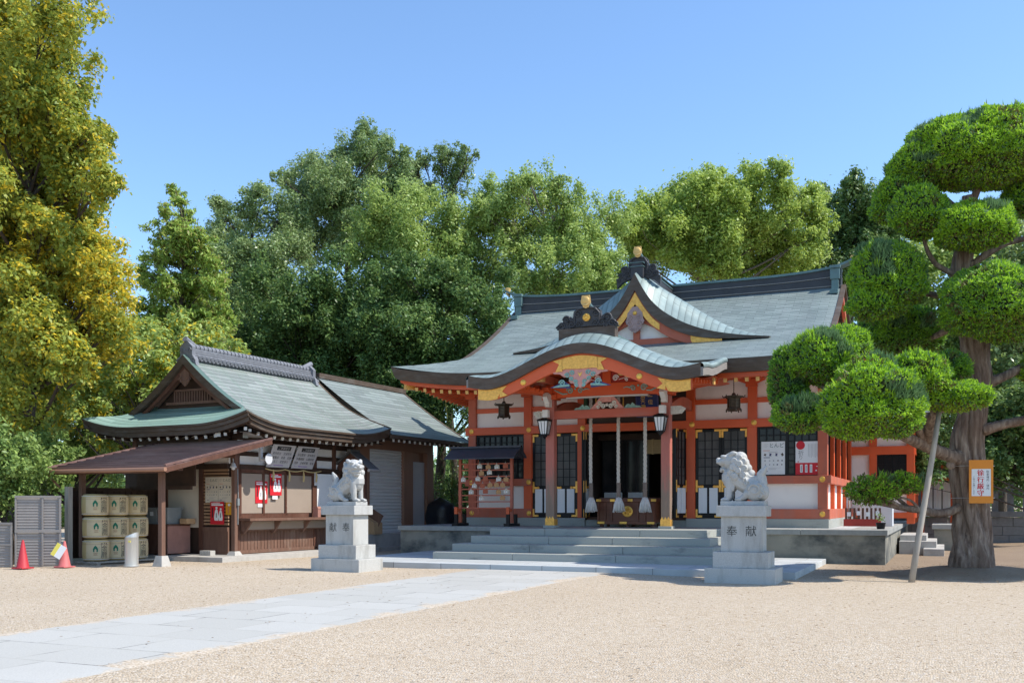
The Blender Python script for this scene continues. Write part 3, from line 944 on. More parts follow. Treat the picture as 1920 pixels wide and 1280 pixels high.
def hall():
    H = thing('shrine_hall', 'vermilion and white Shinto shrine hall with a curved grey green copper roof', 'shrine hall', (UC, 34, PZ))
    V = lambda: MB(HF)
    # ---------------------------------------------------------------- body: plinth, walls, posts, rails
    m = V()
    m.box(-5.78, -1.62, 29.80, 38.2, .895, 1.16)
    m.box(1.62, 5.78, 29.80, 38.2, .895, 1.16)
    m.box(-1.62, 1.62, 29.86, 38.2, .895, 1.10)
    m.build('foundation', 'step_stone', H, bevel=0.012)
    posts = [-5.6, -3.6, -1.75, 1.75, 3.6, 5.6]
    for x in posts:
        p = V()
        p.box(x - .135, x + .135, YF - .15, YF + .12, 1.16, 5.56)
        p.build('post', 'vermilion' if abs(x) < 4 and x > -4 and abs(x) != 5.6 else 'vermilion_faded', H, bevel=0.012)
    for y in (32, 34, 36, 38):
        for x in (-5.6, 5.6):
            p = V()
            p.box(x - .135, x + .12, y - .13, y + .13, 1.16, 5.56)
            p.build('post', 'vermilion', H, bevel=0.012)
    # plaster: upper wall all along, low panels in the outer bays
    def panel(*q):
        w = V()
        w.box(*q)
        w.build('plaster_panel', 'plaster', H)
    for a, b in zip(posts, posts[1:]):
        if a != -1.75:
            panel(a + .135, b - .135, YF - .02, YF + .08, 4.12, 4.60)
            panel(a + .135, b - .135, YF - .02, YF + .08, 4.75, 5.30)
    for a, b in ((-5.6, -3.6), (3.6, 5.6)):
        panel(a + .135, b - .135, YF - .02, YF + .08, 1.45, 2.19)
    for s in (-1, 1):
        for a, b in ((30.12, 31.87), (32.13, 33.87), (34.13, 35.87), (36.13, 37.87)):
            panel(s * 5.56 - .05, s * 5.56 + .05, a, b, 1.45, 2.19)
            panel(s * 5.56 - .05, s * 5.56 + .05, a, b, 4.12, 5.3)
            panel(s * 5.60 - .05, s * 5.60 + .05, a, a + .35, 2.4, 3.88)
    def rail(nm, z0, z1, y0, mt, spans, side=True):
        r = V()
        for a, b in spans[1:]:
            MBx = V()
            MBx.box(a, b, y0, YF + .05, z0, z1)
            if a < 0:
                MBx.build(nm, mt, H, bevel=0.01)
            else:
                r = MBx
        if len(spans) > 1:
            q = V()
            q.box(*spans[0], y0, YF + .05, z0, z1)
            q.build(nm, mt, H, bevel=0.01)
        else:
            r.box(*spans[0], y0, YF + .05, z0, z1)
        r.build(nm, mt, H, bevel=0.01)
        for s in (-1, 1) if side else ():
            r = V()
            x0, x1 = sorted((s * 5.50, s * (5.60 + (YF - y0))))
            r.box(x0, x1, YF + .06, 38.1, z0, z1)
            r.build(nm, mt, H, bevel=0.01)
    rail('ground_beam', 1.16, 1.45, YF - .175, 'vermilion_faded', [(-5.8, -3.45), (3.45, 5.8)])
    rail('waist_rail', 2.19, 2.42, YF - .20, 'vermilion_faded', [(-5.84, -3.44), (3.44, 5.84)])
    rail('head_rail', 3.87, 4.12, YF - .19, 'vermilion', [(-5.83, 5.83)])
    rail('tie_beam', 4.60, 4.75, YF - .10, 'vermilion', [(-5.7, -1.6), (1.6, 5.7)])
    rail('wall_plate', 5.30, 5.56, YF - .21, 'vermilion', [(-5.95, 5.95)])
    for x in posts:
        for z in ((4.0,) if abs(x) < 3 else (1.30, 2.305, 4.0)):
            g = V()
            y = YF - (.175 if z < 2 else .20 if z < 3 else .19)
            g.lathe([(.085, 0), (.075, -.02), (.035, -.028), (.035, -.05), (.012, -.055)], (x + (.06 if abs(x) < 5 else 0), y - .001, z), 14, 'y')
            g.build('gold_boss', 'gold_smooth', H, smooth=True)
    # short bearing arms over the posts
    for x in posts:
        b = V()
        b.box(x - .17, x + .17, YF - .30, YF - .152, 5.06, 5.20)
        b.prism([(x - .42, 5.28), (x - .40, 5.24), (x - .2, 5.16), (x + .2, 5.16), (x + .40, 5.24), (x + .42, 5.28)], YF - .29, YF - .215)
        b.build('bracket', 'vermilion', H)

    # ---------------------------------------------------------------- lattice windows in the outer bays
    def lattice(x0, x1, z0, z1, nx, nz, y, frame=.06, bar=.03, depth=.06, fr=None):
        m = MB(fr or HF)
        m.box(x0, x0 + frame, y - depth, y, z0, z1)
        m.box(x1 - frame, x1, y - depth, y, z0, z1)
        m.box(x0 + frame, x1 - frame, y - depth, y, z0, z0 + frame)
        m.box(x0 + frame, x1 - frame, y - depth, y, z1 - frame, z1)
        for i in range(1, nx):
            x = x0 + frame + (x1 - x0 - 2 * frame) * i / nx
            bw = bar * (2.2 if nx > 5 and i == nx // 2 else 1)
            m.box(x - bw / 2, x + bw / 2, y - depth + .012, y - .004, z0 + frame, z1 - frame)
        for k in range(1, nz):
            z = z0 + frame + (z1 - z0 - 2 * frame) * k / nz
            m.box(x0 + frame, x1 - frame, y - depth + .022, y - .012, z - bar / 2, z + bar / 2)
        return m
    for a, b in ((-5.465, -3.735), (3.735, 5.465)):
        wdw = lattice(a, b, 2.42, 3.87, 8, 7, YF - .02).build('lattice_window', 'lacquer', H)
        g = V()
        g.box(a + .05, b - .05, YF - .018, YF - .006, 2.46, 3.83)
        g.build('pane', 'glass', wdw)
    for y0, y1 in ((30.5, 31.85), (32.15, 33.85), (34.15, 35.85), (36.15, 37.85)):
        m = V()
        m.box(5.56, 5.60, y0, y1, 2.42, 3.87)
        for k in range(1, 6):
            yy = y0 + (y1 - y0) * k / 6
            m.box(5.60, 5.63, yy - .018, yy + .018, 2.42, 3.87)
        m.build('lattice_window', 'lacquer', H)

    # ---------------------------------------------------------------- double doors
    def door(x0, x1, fr, panels=2):
        d = lattice(x0, x1, 2.12, 3.84, 3, 6, YF - .03, .07, .022, .06, fr)
        d.box(x0, x1, YF - .088, YF - .03, 1.18, 2.12)
        d = d.build('door', 'lacquer', H)
        g = MB(fr)
        g.box(x0 + .06, x1 - .06, YF - .056, YF - .034, 2.18, 3.78)
        g.build('pane', 'frosted', d)
        p = MB(fr)
        w = (x1 - x0)
        for k in range(panels):
            a = x0 + w * (.12 + .42 * k)
            p.box(a, a + w * .33, YF - .115, YF - .0895, 1.32, 2.08)
        p.build('white_panel', 'white_paint', d, bevel=0.006)
        y0, y1 = YF - .106, YF - .089
        for xa, s in ((x0, 1), (x1, -1)):
            for zc, t in ((1.20, 1), (3.83, -1), (2.12, 0)):
                f = MB(fr)
                def bx(xp, xq, za, zb):
                    xp, xq = sorted((xa + s * xp, xa + s * xq))
                    za, zb = sorted((za, zb))
                    f.box(xp, xq, y0, y1, za, zb)
                if t:
                    bx(0, .06, zc - t * .01, zc + t * .24)
                    bx(.06, .20, zc - t * .01, zc + t * .055)
                else:
                    bx(0, .065, zc - .16, zc + .2)
                    bx(.065, .2, zc - .035, zc + .035)
                    f.lathe([(.05, 0), (.03, -.02)], (xa + s * .2, y0, zc), 10, 'y')
                f.build('gold_fitting', 'gold', d)
        return d
    for a, b in ((-3.44, -2.68), (-2.67, -1.90), (1.90, 2.67), (2.68, 3.44)):
        door(a, b, HF)
    fz = V()
    for a in (-3.465, -1.885, 1.885 - .02, 3.445):
        fz.box(a, a + .025, YF - .12, YF, 1.16, 3.87)
    fz.build('door_jamb', 'vermilion', H)
    # folded leaves of the open middle bay, swung out on each side
    for s in (-1, 1):
        for k, ang in enumerate((74, 86)):
            hx = s * (1.60 - .09 * k)
            tip = (hx - s * .72 * math.cos(R(ang)), YF - .12 - .02 * k - .72 * math.sin(R(ang)), 0)
            fr = HF @ Matrix.Translation(tip) @ Matrix.Rotation(R(180 - ang) if s < 0 else R(ang), 4, 'Z') @ Matrix.Translation((0, -YF + .06, 0))
            door(0.0, 0.72, fr)
    # ---------------------------------------------------------------- dim room seen through the middle bay
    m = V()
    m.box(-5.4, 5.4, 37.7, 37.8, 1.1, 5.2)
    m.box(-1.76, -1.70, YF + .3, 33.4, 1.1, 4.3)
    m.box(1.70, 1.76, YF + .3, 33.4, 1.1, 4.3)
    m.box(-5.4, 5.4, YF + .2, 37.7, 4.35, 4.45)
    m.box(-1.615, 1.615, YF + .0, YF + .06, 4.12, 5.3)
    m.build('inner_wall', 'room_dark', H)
    m = V()
    m.box(-1.6, 1.6, YF - .05, 37.6, 1.10, 1.19)
    m.build('floor_boards', 'dark_wood', H)
    for a, b in ((-1.62, -.82), (-.80, 0.0)):
        sd = lattice(a, b, 1.19, 3.7, 2, 3, 31.55, .05, .03, .05).build('sliding_door', 'lacquer', H)
        g = V()
        g.box(a + .04, b - .04, 31.52, 31.535, 2.0, 3.66)
        g.build('pane', 'glass', sd)
        g = V()
        g.box(a + .09, b - .09, 31.49, 31.52, 1.55, 1.98)
        g.build('white_panel', 'white_paint', sd)
    m = V()
    m.box(-1.70, 1.70, 31.42, 31.6, 3.7, 3.9)
    m.build('lintel', 'deep_wood', H)
    bl = V()
    for k in range(17):
        z = 3.22 + k * .027
        bl.box(-.02, 1.5, 31.30, 31.325, z, z + .022)
    for x in (.15, .72, 1.3):
        bl.box(x, x + .06, 31.28, 31.30, 3.05 if x > .2 else 3.2, 3.69)
    bl.build('bamboo_blind', 'bamboo_blind', H)
    # altar tables in the dark
    m = V()
    m.box(.15, 1.4, 33.2, 33.8, 1.19, 1.8)
    m.box(-1.2, 1.2, 35.6, 36.2, 1.19, 2.1)
    m.build('altar', 'deep_wood', H)
    m = V()
    m.box(.3, .55, 33.18, 33.22, 1.55, 1.82)
    m.box(.75, 1.0, 33.18, 33.22, 1.5, 1.75)
    m.build('altar_paper', 'paper_cream', H)

    # ================================================================ MAIN ROOF
    roof = V()
    N = 62
    xs = [-5.86 + 11.72 * i / 60 for i in range(61)]
    ys = [EY + (2 * RY - 2 * EY) * k / N for k in range(N + 1)]
    arc = [0.0]
    for k in range(1, N + 1):
        arc.append(arc[-1] + math.hypot(ys[k] - ys[k - 1], main_z(0, ys[k]) - main_z(0, ys[k - 1])))
    def ztop(x, y):
        # the verge rolls up slightly at the very edge
        r = max(0, (abs(x) - 5.3) / .56)
        return main_z(x, y) - 0.10 * r * r * sstep(1.5, 2.4, min(y - EY, 2 * RY - EY - y))
    roof.grid([[(x, y, ztop(x, y)) for x in xs] for y in ys], [[(x, arc[k]) for x in xs] for k in range(N + 1)])
    # skirts at both ends
    for s in (-1, 1):
        dus = [GI - .0 - GI * i / 14 for i in range(15)]
        P, U = [], []
        for k, y in enumerate(ys):
            dv = min(y - EY, 2 * RY - EY - y)
            row, ur = [], []
            for du in dus:
                x = s * (EW - du)
                d = min(du, dv)
                row.append((x, y, zf(d) + eave_lift(x, dv) + .30 * (1 - sstep(0, 4, dv)) ** 2 * (1 - du / GI) * .15))
                ur.append((y, d) if du < dv else (x, arc[k] if dv < GI else d))
            P.append(row)
            U.append(ur)
        if s < 0:
            P = [r[::-1] for r in P]
            U = [r[::-1] for r in U]
        roof.grid(P, U)
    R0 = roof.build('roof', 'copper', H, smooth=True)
    # thick dark eave edge all round, following the lift
    def eave_pts(n=60):
        pts = []
        for i in range(n + 1):
            x = -EW + 2 * EW * i / n
            pts.append((x, EY))
        for i in range(1, n + 1):
            pts.append((EW, EY + 12.4 * i / n))
        for i in range(1, n + 1):
            pts.append((EW - 2 * EW * i / n, EY + 12.4))
        for i in range(1, n):
            pts.append((-EW, EY + 12.4 - 12.4 * i / n))
        return pts
    ep = eave_pts()
    n = len(ep)
    def eave_z(x, y):
        dv = min(y - EY, 2 * RY - EY - y)
        return zf(0) + eave_lift(x, dv) + .045 * (1 - sstep(0, 4, dv)) ** 2 * (1 if abs(x) > EW - .01 else 0)
    e = V()
    vs = []
    for (x, y) in ep:
        z = eave_z(x, y) - .004
        qx = x * (1 - .10 / EW)
        qy = RY + (y - RY) * (1 - .10 / 6.2)
        rx = x * (1 - .30 / EW)
        ry = RY + (y - RY) * (1 - .30 / 6.2)
        vs += [(x, y, z), (x, y, z - .05), (qx, qy, z - .37), (rx, ry, z - .37)]
    fs = []
    for i in range(n):
        j = (i + 1) % n
        for k in range(3):
            fs.append((i * 4 + k, i * 4 + k + 1, j * 4 + k + 1, j * 4 + k))
    e.add(vs, fs)
    e.build('eave_edge', 'fascia', H, smooth=True)
    # vermilion under-eave: edge beam, boarding and rafters with gilt ends
    e = V()
    vs = []
    for (x, y) in ep:
        z = eave_z(x, y) - .376
        o = []
        for ins, dz in ((.22, 0), (.22, -.13), (.50, -.13), (1.95, .12)):
            o.append((x * (1 - ins / EW), RY + (y - RY) * (1 - ins / 6.2), z + dz))
        vs += o
    fs = []
    for i in range(n):
        j = (i + 1) % n
        for k in range(3):
            fs.append((i * 4 + k, i * 4 + k + 1, j * 4 + k + 1, j * 4 + k))
    e.add(vs, fs)
    sof = e.build('eave_boarding', 'vermilion', H)
    r = V()
    def rafter(p, q):
        r.bar(p, q, .085, .10)
        p, q = Vector(p), Vector(q)
        d = (p - q).normalized()
        r.mi = 1
        r.bar(p + d * .006, p - d * .03, .10, .115)
        r.mi = 0
    k = -7.05
    while k <= 7.06:
        z = eave_z(k, EY) - .565
        rafter((k, EY + .34, z), (k, YF + .0, 5.62))
        k += .30
    y = EY + .5
    while y < 39.8:
        for s in (-1, 1):
            z = eave_z(s * EW, y) - .565
            rafter((s * (EW - .34), y, z), (s * 5.6, max(30, min(y, 38)), 5.62))
        y += .30
    for s in (-1, 1):
        r.bar((s * 7.13, EY + .30, eave_z(7.4, EY) - .53), (s * 5.6, YF, 5.58), .17, .20)
    r.build('eave_rafter', ['vermilion', 'tip_gold'], H)
    for s in (-1, 1):
        c = V()
        d = Vector((s * 1.53, -1.9, .1)).normalized()
        p = Vector((s * 7.13, EY + .30, eave_z(7.4, EY) - .53))
        c.bar(p + d * .02, p - d * .30, .21, .26)
        c.build('hip_cap', 'gold', H)
    # gable ends of the main roof
    for s in (-1, 1):
        m = V()
        yy = [EY + GI + (12.4 - 2 * GI) * i / 40 for i in range(41)]
        top = [(y, main_z(5.7, y) - .10) for y in yy]
        bot = [(y, max(main_z(5.7, y) - .48, zf(GI) - .05)) for y in yy]
        x0, x1 = sorted((s * 5.70, s * 5.80))
        m.band(top, bot, x0, x1, 'yz')
        m.build('bargeboard', 'vermilion_faded', H)
        m = V()
        top = [(y, main_z(5.7, y) - .03) for y in yy]
        bot = [(y, main_z(5.7, y) - .13) for y in yy]
        x0, x1 = sorted((s * 5.74, s * 5.885))
        m.band(top, bot, x0, x1, 'yz')
        m.build('verge_edge', 'fascia', H)
        m = V()
        m.prism([(y, main_z(5.5, y) - .2) for y in yy] + [(yy[-1], 5.9), (yy[0], 5.9)], s * 5.42, s * 5.5, 'yz')
        m.build('gable_wall', 'vermilion', H)
    # main ridge: stacked dark courses, green cap, end blocks, upswept gilt ends
    zt = zf(6.2)
    m = V()
    xr = [-5.75 + 11.5 * i / 40 for i in range(41)]
    up = lambda x: .16 * max(0, (abs(x) - 3.2) / 2.6) ** 2
    m.band([(x, zt + .12 + up(x) * .5) for x in xr], [(x, zt - .22) for x in xr], RY - .24, RY + .24)
    m.band([(x, zt + .36 + up(x)) for x in xr], [(x, zt + .16 + up(x) * .5) for x in xr], RY - .20, RY + .20)
    m.build('ridge', 'ridge_dark', H)
    m = V()
    m.band([(x, zt + .160 + up(x) * .5) for x in xr], [(x, zt + .135 + up(x) * .5) for x in xr], RY - .255, RY + .255)
    m.band([(x, zt - .075) for x in xr], [(x, zt - .10) for x in xr], RY - .26, RY + .26)
    m.build('ridge_string', 'side_boards', H)
    m = V()
    xq = [-6.15 + 12.3 * i / 48 for i in range(49)]
    cu = lambda x: zt + .36 + up(x) + (.16 * max(0, (abs(x) - 5.3) / .85) ** 2)
    m.band([(x, cu(x) + .075) for x in xq], [(x, cu(x)) for x in xq], RY - .25, RY + .25)
    m.build('ridge_cap', 'copper_cap', H)
    for s in (-1, 1):
        m = V()
        x0, x1 = sorted((s * 5.42, s * 5.72))
        m.box(x0, x1, RY - .36, RY + .36, zt + .12, zt + .34 + up(5.5))
        m.box(x0 + .04, x1 - .04, RY - .33, RY + .33, zt - .28, zt + .12)
        m.box(x0 - .02, x1 + .02, RY - .40, RY + .40, zt + .34 + up(5.5), zt + .44 + up(5.5))
        m.box(x0 + .02, x1 - .02, RY - .72, RY + .72, zt - .42, zt - .28)
        m.build('ridge_end_block', 'copper_cap', H, bevel=0.015)
        m = V()
        p = Vector((s * 6.12, RY, cu(6.12) + .07))
        m.lathe([(.0, -.02), (.085, -.02), (.11, .10), (.07, .12)], (p.x, p.y, p.z), 12, 'z')
        m.bar(p - Vector((s * .03, 0, .16)), p + Vector((s * .03, 0, .05)), .2, .07)
        m.build('gilt_finial', 'tip_gold', H, smooth=True)

    # ================================================================ DORMER GABLE
    DY, DW = 29.85, 4.12
    def curve(px, pz):
        def f(x):
            x = abs(x)
            w = min(.22, x * .8)
            return sum(float(np.interp(x + w * k / 4, px, pz)) for k in range(-4, 5)) / 9
        return f
    dz = curve([0, .4, .83, 1.36, 1.94, 2.51, 3.02, 3.55, 4.2], [8.94, 8.60, 8.28, 7.93, 7.53, 7.16, 6.91, 6.74, 6.56])     # roof proper
    de = curve([0, .13, .39, .82, 1.34, 1.85, 2.36, 2.86, 3.4, 3.94, 4.2], [8.74, 8.50, 8.00, 7.55, 7.21, 6.97, 6.80, 6.69, 6.60, 6.545, 6.51])   # rolled verge
    tk = curve([0, .4, .82, 1.34, 1.85, 2.36, 2.86, 3.4, 4.2], [.52, .46, .41, .36, .30, .22, .15, .09, .03])
    def back(z):
        lo, hi = DY, RY
        for _ in range(30):
            mid = (lo + hi) / 2
            if zf(mid - EY) < z:
                lo = mid
            else:
                hi = mid
        return lo
    m = V()
    xs = [-DW + 2 * DW * i / 72 for i in range(73)]
    P, U = [], []
    sarc = [0]
    for i in range(1, 73):
        sarc.append(sarc[-1] + math.hypot(xs[i] - xs[i - 1], dz(xs[i]) - dz(xs[i - 1])))
    mid = sarc[36]
    for j in range(21):
        row, ur = [], []
        for i, x in enumerate(xs):
            yb = back(dz(x)) + .25
            t = (j / 20) ** 1.7
            y = DY + (max(yb, DY + .02) - DY) * t
            dd = y - DY
            k = math.sin(min(1, dd / .70) * math.pi / 2)
            row.append((x, y, lerp(de(x), dz(x), k)))
            ur.append((dd, abs(sarc[i] - mid)))
        P.append(row)
        U.append(ur)
    m.grid(P, U)
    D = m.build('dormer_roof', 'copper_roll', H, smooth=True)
    m = V()
    xs2 = [-4.1 + 8.2 * i / 90 for i in range(91)]
    m.band([(x, de(x) + .004) for x in xs2], [(x, de(x) - tk(x)) for x in xs2], DY - .02, DY + .12)
    m.build('verge_edge', 'fascia', D)
    m = V()
    xs3 = [-2.7 + 5.4 * i / 40 for i in range(41)]
    bl = lambda x: de(x) + .004 - tk(x)
    m.band([(x, bl(x)) for x in xs3], [(x, bl(x) - .36 * (1 - .45 * abs(x) / 2.7)) for x in xs3], DY + .06, DY + .16)
    m.build('bargeboard', 'vermilion_faded', D)
    m = V()
    xs4 = [-.78 + 1.56 * i / 20 for i in range(21)]
    m.band([(x, bl(x) - .06) for x in xs4], [(x, bl(x) - .42 + .22 * abs(x)) for x in xs4], DY + .035, DY + .058)
    m.build('gold_plate', 'gold', D)
    for s in (-1, 1):
        m = V()
        xe = [s * (1.75 + .95 * i / 10) for i in range(11)]
        m.band([(x, bl(x) - .01) for x in xe], [(x, bl(x) - (.30 - .05 * i / 10 if i else .14)) for i, x in enumerate(xe)], DY + .035, DY + .058)
        m.build('gold_plate', 'gold', D)
    m = V()
    m.prism([(x, bl(x) - .2) for x in xs3] + [(2.6, 6.2), (-2.6, 6.2)], DY + .30, DY + .40)
    m.build('gable_wall', 'plaster', D)
    m = V()
    m.box(-.10, .10, DY + .19, DY + .295, 6.4, 7.5)
    m.box(-2.2, 2.2, DY + .17, DY + .297, 6.42, 6.72)
    for s in (-1, 1):
        m.bar((s * .1, DY + .24, 7.40), (s * 1.7, DY + .24, 6.62), .10, .22)
    m.build('gable_frame', 'vermilion_faded', D)
    m = V()
    m.prism([(-.24, 7.52), (-.26, 7.36), (-.30, 7.26), (-.22, 7.14), (-.2, 7.02), (0, 6.90), (.2, 7.02), (.22, 7.14), (.30, 7.26), (.26, 7.36), (.24, 7.52), (.08, 7.72), (-.08, 7.72)], DY + .02, DY + .09)
    for s in (-1, 1):
        m.spiral((s * .15, DY + .015, 7.18), .11, 1.4, .022, flip=s)
        m.spiral((s * .13, DY + .015, 7.38), .09, 1.4, .02, flip=-s)
        m.spiral((s * .08, DY + .015, 7.0), .07, 1.4, .018, flip=s)
    m.build('pendant', 'dusty_pink', D)
    m = V()
    m.lathe([(.07, 0), (.05, -.04), (.015, -.06)], (0, DY + .02, 7.52), 12, 'y')
    m.build('pendant_boss', 'gold_smooth', D)
    # dormer ridge running back into the main roof
    m = V()
    m.box(-.20, .20, DY + .22, RY - .1, 8.66, 9.0)
    m.box(-.17, .17, DY + .22, RY - .1, 9.02, 9.12)
    m.build('dormer_ridge', 'ridge_dark', H)
    m = V()
    for k in range(2):
        m.box(-.22, .22, DY + .20, RY - .1, 9.0 + k * .12, 9.022 + k * .12)
    m.build('ridge_string', 'copper_cap', H)

    def ornament(parent, y, zb, hw, hh, leg, mz):
        """Demon-tile ridge end: scrolled dark plate, gilt crest, gilt cylinder on top."""
        o = V()
        q = hh / .80
        half = [(-1.0, -leg), (-1.02, -leg * .3), (-.90, .04), (-.92, .14), (-.80, .17), (-.80, .34), (-.70, .45), (-.56, .45), (-.47, .36), (-.44, .62), (-.34, .73), (-.14, .79), (0, .80)]
        pts = [(x * hw, zb + z * q) for x, z in half]
        pts += [(-x, z) for x, z in pts[-2::-1]]
        pts += [(.72 * hw, zb - leg * .45 * q), (0, zb + .02 * q), (-.72 * hw, zb - leg * .45 * q)]
        o.prism(pts, y, y + .14)
        for s in (-1, 1):
            for cx, cz, rr in ((.66, .31, .115), (.82, .07, .10), (.93, -.10 * (leg > .1), .07), (.50, .12, .12), (.30, .50, .10), (.28, .10, .09), (.62, -.02, .07)):
                o.spiral((s * cx * hw, y - .008, zb + cz * q), rr * hw * 1.2, 1.5, .026, flip=s * (1 if cx > .4 else -1))
        o.tube([(-.40 * hw, y - .01, zb + .20 * q), (-.42 * hw, y - .02, zb + .5 * q), (-.28 * hw, y - .02, zb + .70 * q), (0, y - .02, zb + .76 * q), (.28 * hw, y - .02, zb + .70 * q), (.42 * hw, y - .02, zb + .5 * q), (.40 * hw, y - .01, zb + .20 * q)], .028, 6)
        a = o.build('ridge_ornament', 'onigawara', parent)
        c = V()
        c.lathe([(.105, 0), (.105, -.045), (.09, -.055), (.02, -.06)], (0, y - .01, mz), 20, 'y')
        for k in range(5):
            t = 2 * math.pi * k / 5 + .3
            c.ball((math.cos(t) * .06, y - .07, mz + math.sin(t) * .06), .03, 4)
        c.build('crest', 'gold_smooth', a, smooth=True)
        c = V()
        top = zb + hh
        c.tube([(0, y + .55, top - .02), (0, y + .25, top + .02), (0, y - .02, top + .09)], [.085, .085, .09], 12)
        c.build('cylinder_tile', 'copper_cap', a, smooth=True)
        c = V()
        c.tube([(0, y - .015, top + .10), (0, y - .10, top + .13)], [.12, .145], 14)
        c.ball((0, y - .105, top + .135), .115, 6, (1, .3, 1))
        c.prism([(-.11, top + .28), (-.135, top + .12), (-.07, top - .04), (0, top - .07), (.07, top - .04), (.135, top + .12), (.11, top + .28)], y - .10, y - .07)
        c.build('gilt_cap', 'tip_gold', a, smooth=True)
    ornament(H, DY + .42, 8.74, .70, .64, .40, 9.08)

    # ================================================================ UNDULATING PORCH ROOF
    KY, KW = 24.7, 3.22
    def kz(x):
        a = abs(x)
        b = .5 + .5 * math.cos(math.pi * min(a, 2.75) / 2.75)
        flare = .10 * max(0, (a - 2.4) / .82) ** 2
        return 5.02 + .80 * b ** .92 + flare
    def kr(x, y):
        """rise of the porch roof behind its lip"""
        d = y - KY
        a = abs(x) / KW
        lipr = .40 * (1 - a ** 2 * .6) * math.sin(min(1, d / .85) * math.pi / 2)
        side = .40 * sstep(1.0, 3.3, d) * a ** 2 - .05 * math.sin(min(1, d / 1.4) * math.pi) * a ** 4
        return lipr + side
    m = V()
    xs = [-KW + 2 * KW * i / 80 for i in range(81)]
    sarc = [0]
    for i in range(1, 81):
        sarc.append(sarc[-1] + math.hypot(xs[i] - xs[i - 1], kz(xs[i]) - kz(xs[i - 1])))
    ysk = [KY, KY + .06, KY + .14, KY + .24, KY + .36, KY + .5, KY + .7, KY + 1.0, KY + 1.5, KY + 2.0, KY + 2.5, KY + 3.1, KY + 3.8, KY + 4.6, KY + 5.3]
    P, U = [], []
    for y in ysk:
        row, ur = [], []
        for i, x in enumerate(xs):
            z = kz(x) + kr(x, y)
            row.append((x, y, z))
            ur.append((y - KY, sarc[i] - sarc[40]))
        P.append(row)
        U.append(ur)
    m.grid(P, U)
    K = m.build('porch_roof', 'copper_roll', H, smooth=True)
    m = V()
    th = lambda x: .27 + .05 * (abs(x) / KW)
    xk = xs
    m.band([(x, kz(x) + .004) for x in xk], [(x, kz(x) - th(x)) for x in xk], KY - .015, KY + .16)
    m.build('eave_edge', 'fascia', K, smooth=True)
    for s in (-1, 1):
        # the side lip: copper rolled over the edge, pale boards below
        yy = [KY + .02 + 2.98 * i / 24 for i in range(25)]
        ez = lambda y: kz(KW) + kr(KW, y)
        lp = V()
        P, U = [], []
        for y in yy:
            P.append([(s * (KW + .09 * math.sin(a)), y, ez(y) - .10 * (1 - math.cos(a)) + .002) for a in [j * math.pi / 12 for j in range(8)]])
            U.append([(y * 1.0, .045 * j) for j in range(8)])
        if s < 0:
            P = [r[::-1] for r in P]
            U = [r[::-1] for r in U]
        lp.grid(P, U)
        lp.build('rolled_lip', 'copper_roll', K, smooth=True)
        lp = V()
        x0, x1 = sorted((s * (KW - .1), s * (KW + .07)))
        lp.band([(y, ez(y) - .11) for y in yy], [(y, ez(y) - .33) for y in yy], x0, x1, 'yz')
        lp.build('side_edge', 'side_boards', K)
    m = V()
    xb = [-2.98 + 5.96 * i / 70 for i in range(71)]
    bb = lambda x: kz(x) - th(x) + .004
    bt = lambda x: .34 - .06 * (abs(x) / 3)
    m.band([(x, bb(x)) for x in xb], [(x, bb(x) - bt(x)) for x in xb], KY + .10, KY + .22)
    m.build('bargeboard', 'vermilion', K)
    m = V()
    # vermilion under side of the porch roof
    Pp = [[(x, y, kz(x) - th(x) - .02 + .8 * kr(x, y)) for x in xb] for y in [KY + .12 + 4.9 * k / 10 for k in range(11)]]
    m.grid(Pp)
    for s in (-1, 1):
        for y in [KY + .45 + .34 * k for k in range(9)]:
            m.bar((s * 3.0, y, kz(3.0) - th(3) - .07 + .6 * kr(3, y)), (s * 1.7, y, kz(1.9) - .42), .09, .10)
    m.build('soffit', 'vermilion', K)
    for s in (-1, 1):
        m = V()
        xe = [s * (2.30 + .66 * i / 8) for i in range(9)]
        m.band([(x, bb(x) - .012) for x in xe], [(x, bb(x) - (bt(x) + .012 if i else .16)) for i, x in enumerate(xe)], KY + .078, KY + .098)
        m.prism([(s * 2.31, bb(2.3) - .02), (s * 2.10, bb(2.12) - .03), (s * 2.24, bb(2.2) - .16), (s * 2.08, bb(2.1) - .30), (s * 2.31, bb(2.3) - .29)], KY + .078, KY + .098)
        m.build('gold_plate', 'gold', K)
        m = V()
        m.lathe([(.085, 0), (.07, -.025), (.02, -.035)], (s * 1.62, KY + .1, bb(1.62) - .17), 16, 'y')
        m.build('gold_boss', 'gold_smooth', K)
    m = V()
    xc = [-.50 + 1.0 * i / 16 for i in range(17)]
    m.band([(x, bb(x) - .05) for x in xc], [(x, bb(x) - (.37 + .03 * math.cos(x * 6))) for x in xc], KY + .075, KY + .098)
    for s in (-1, 1):
        m.prism([(s * .49, bb(.49) - .05), (s * .76, bb(.76) - .02), (s * .58, bb(.58) - .17), (s * .68, bb(.68) - .34), (s * .49, bb(.49) - .385)], KY + .075, KY + .098)
    m.build('gold_plate', 'gold', K)
    m = V()
    # small ridge behind the ornament
    m.box(-.26, .26, KY + .9, KY + 4.8, 6.08, 6.27)
    m.box(-.17, .17, KY + .9, KY + 4.8, 6.30, 6.40)
    m.box(-.80, .80, KY + .62, KY + .90, 5.98, 6.33)
    m.build('porch_ridge', 'fascia', H, bevel=0.01)
    m = V()
    m.box(-.30, .30, KY + .91, KY + 4.8, 6.27, 6.305)
    m.box(-.21, .21, KY + .91, KY + 4.8, 6.40, 6.46)
    m.build('ridge_string', 'copper_cap', H)
    ornament(H, KY + .66, 6.36, .86, .54, .06, 6.60)

    # ---------------------------------------------------------------- porch posts, beams and carvings
    PY, PX = 27.15, 1.72
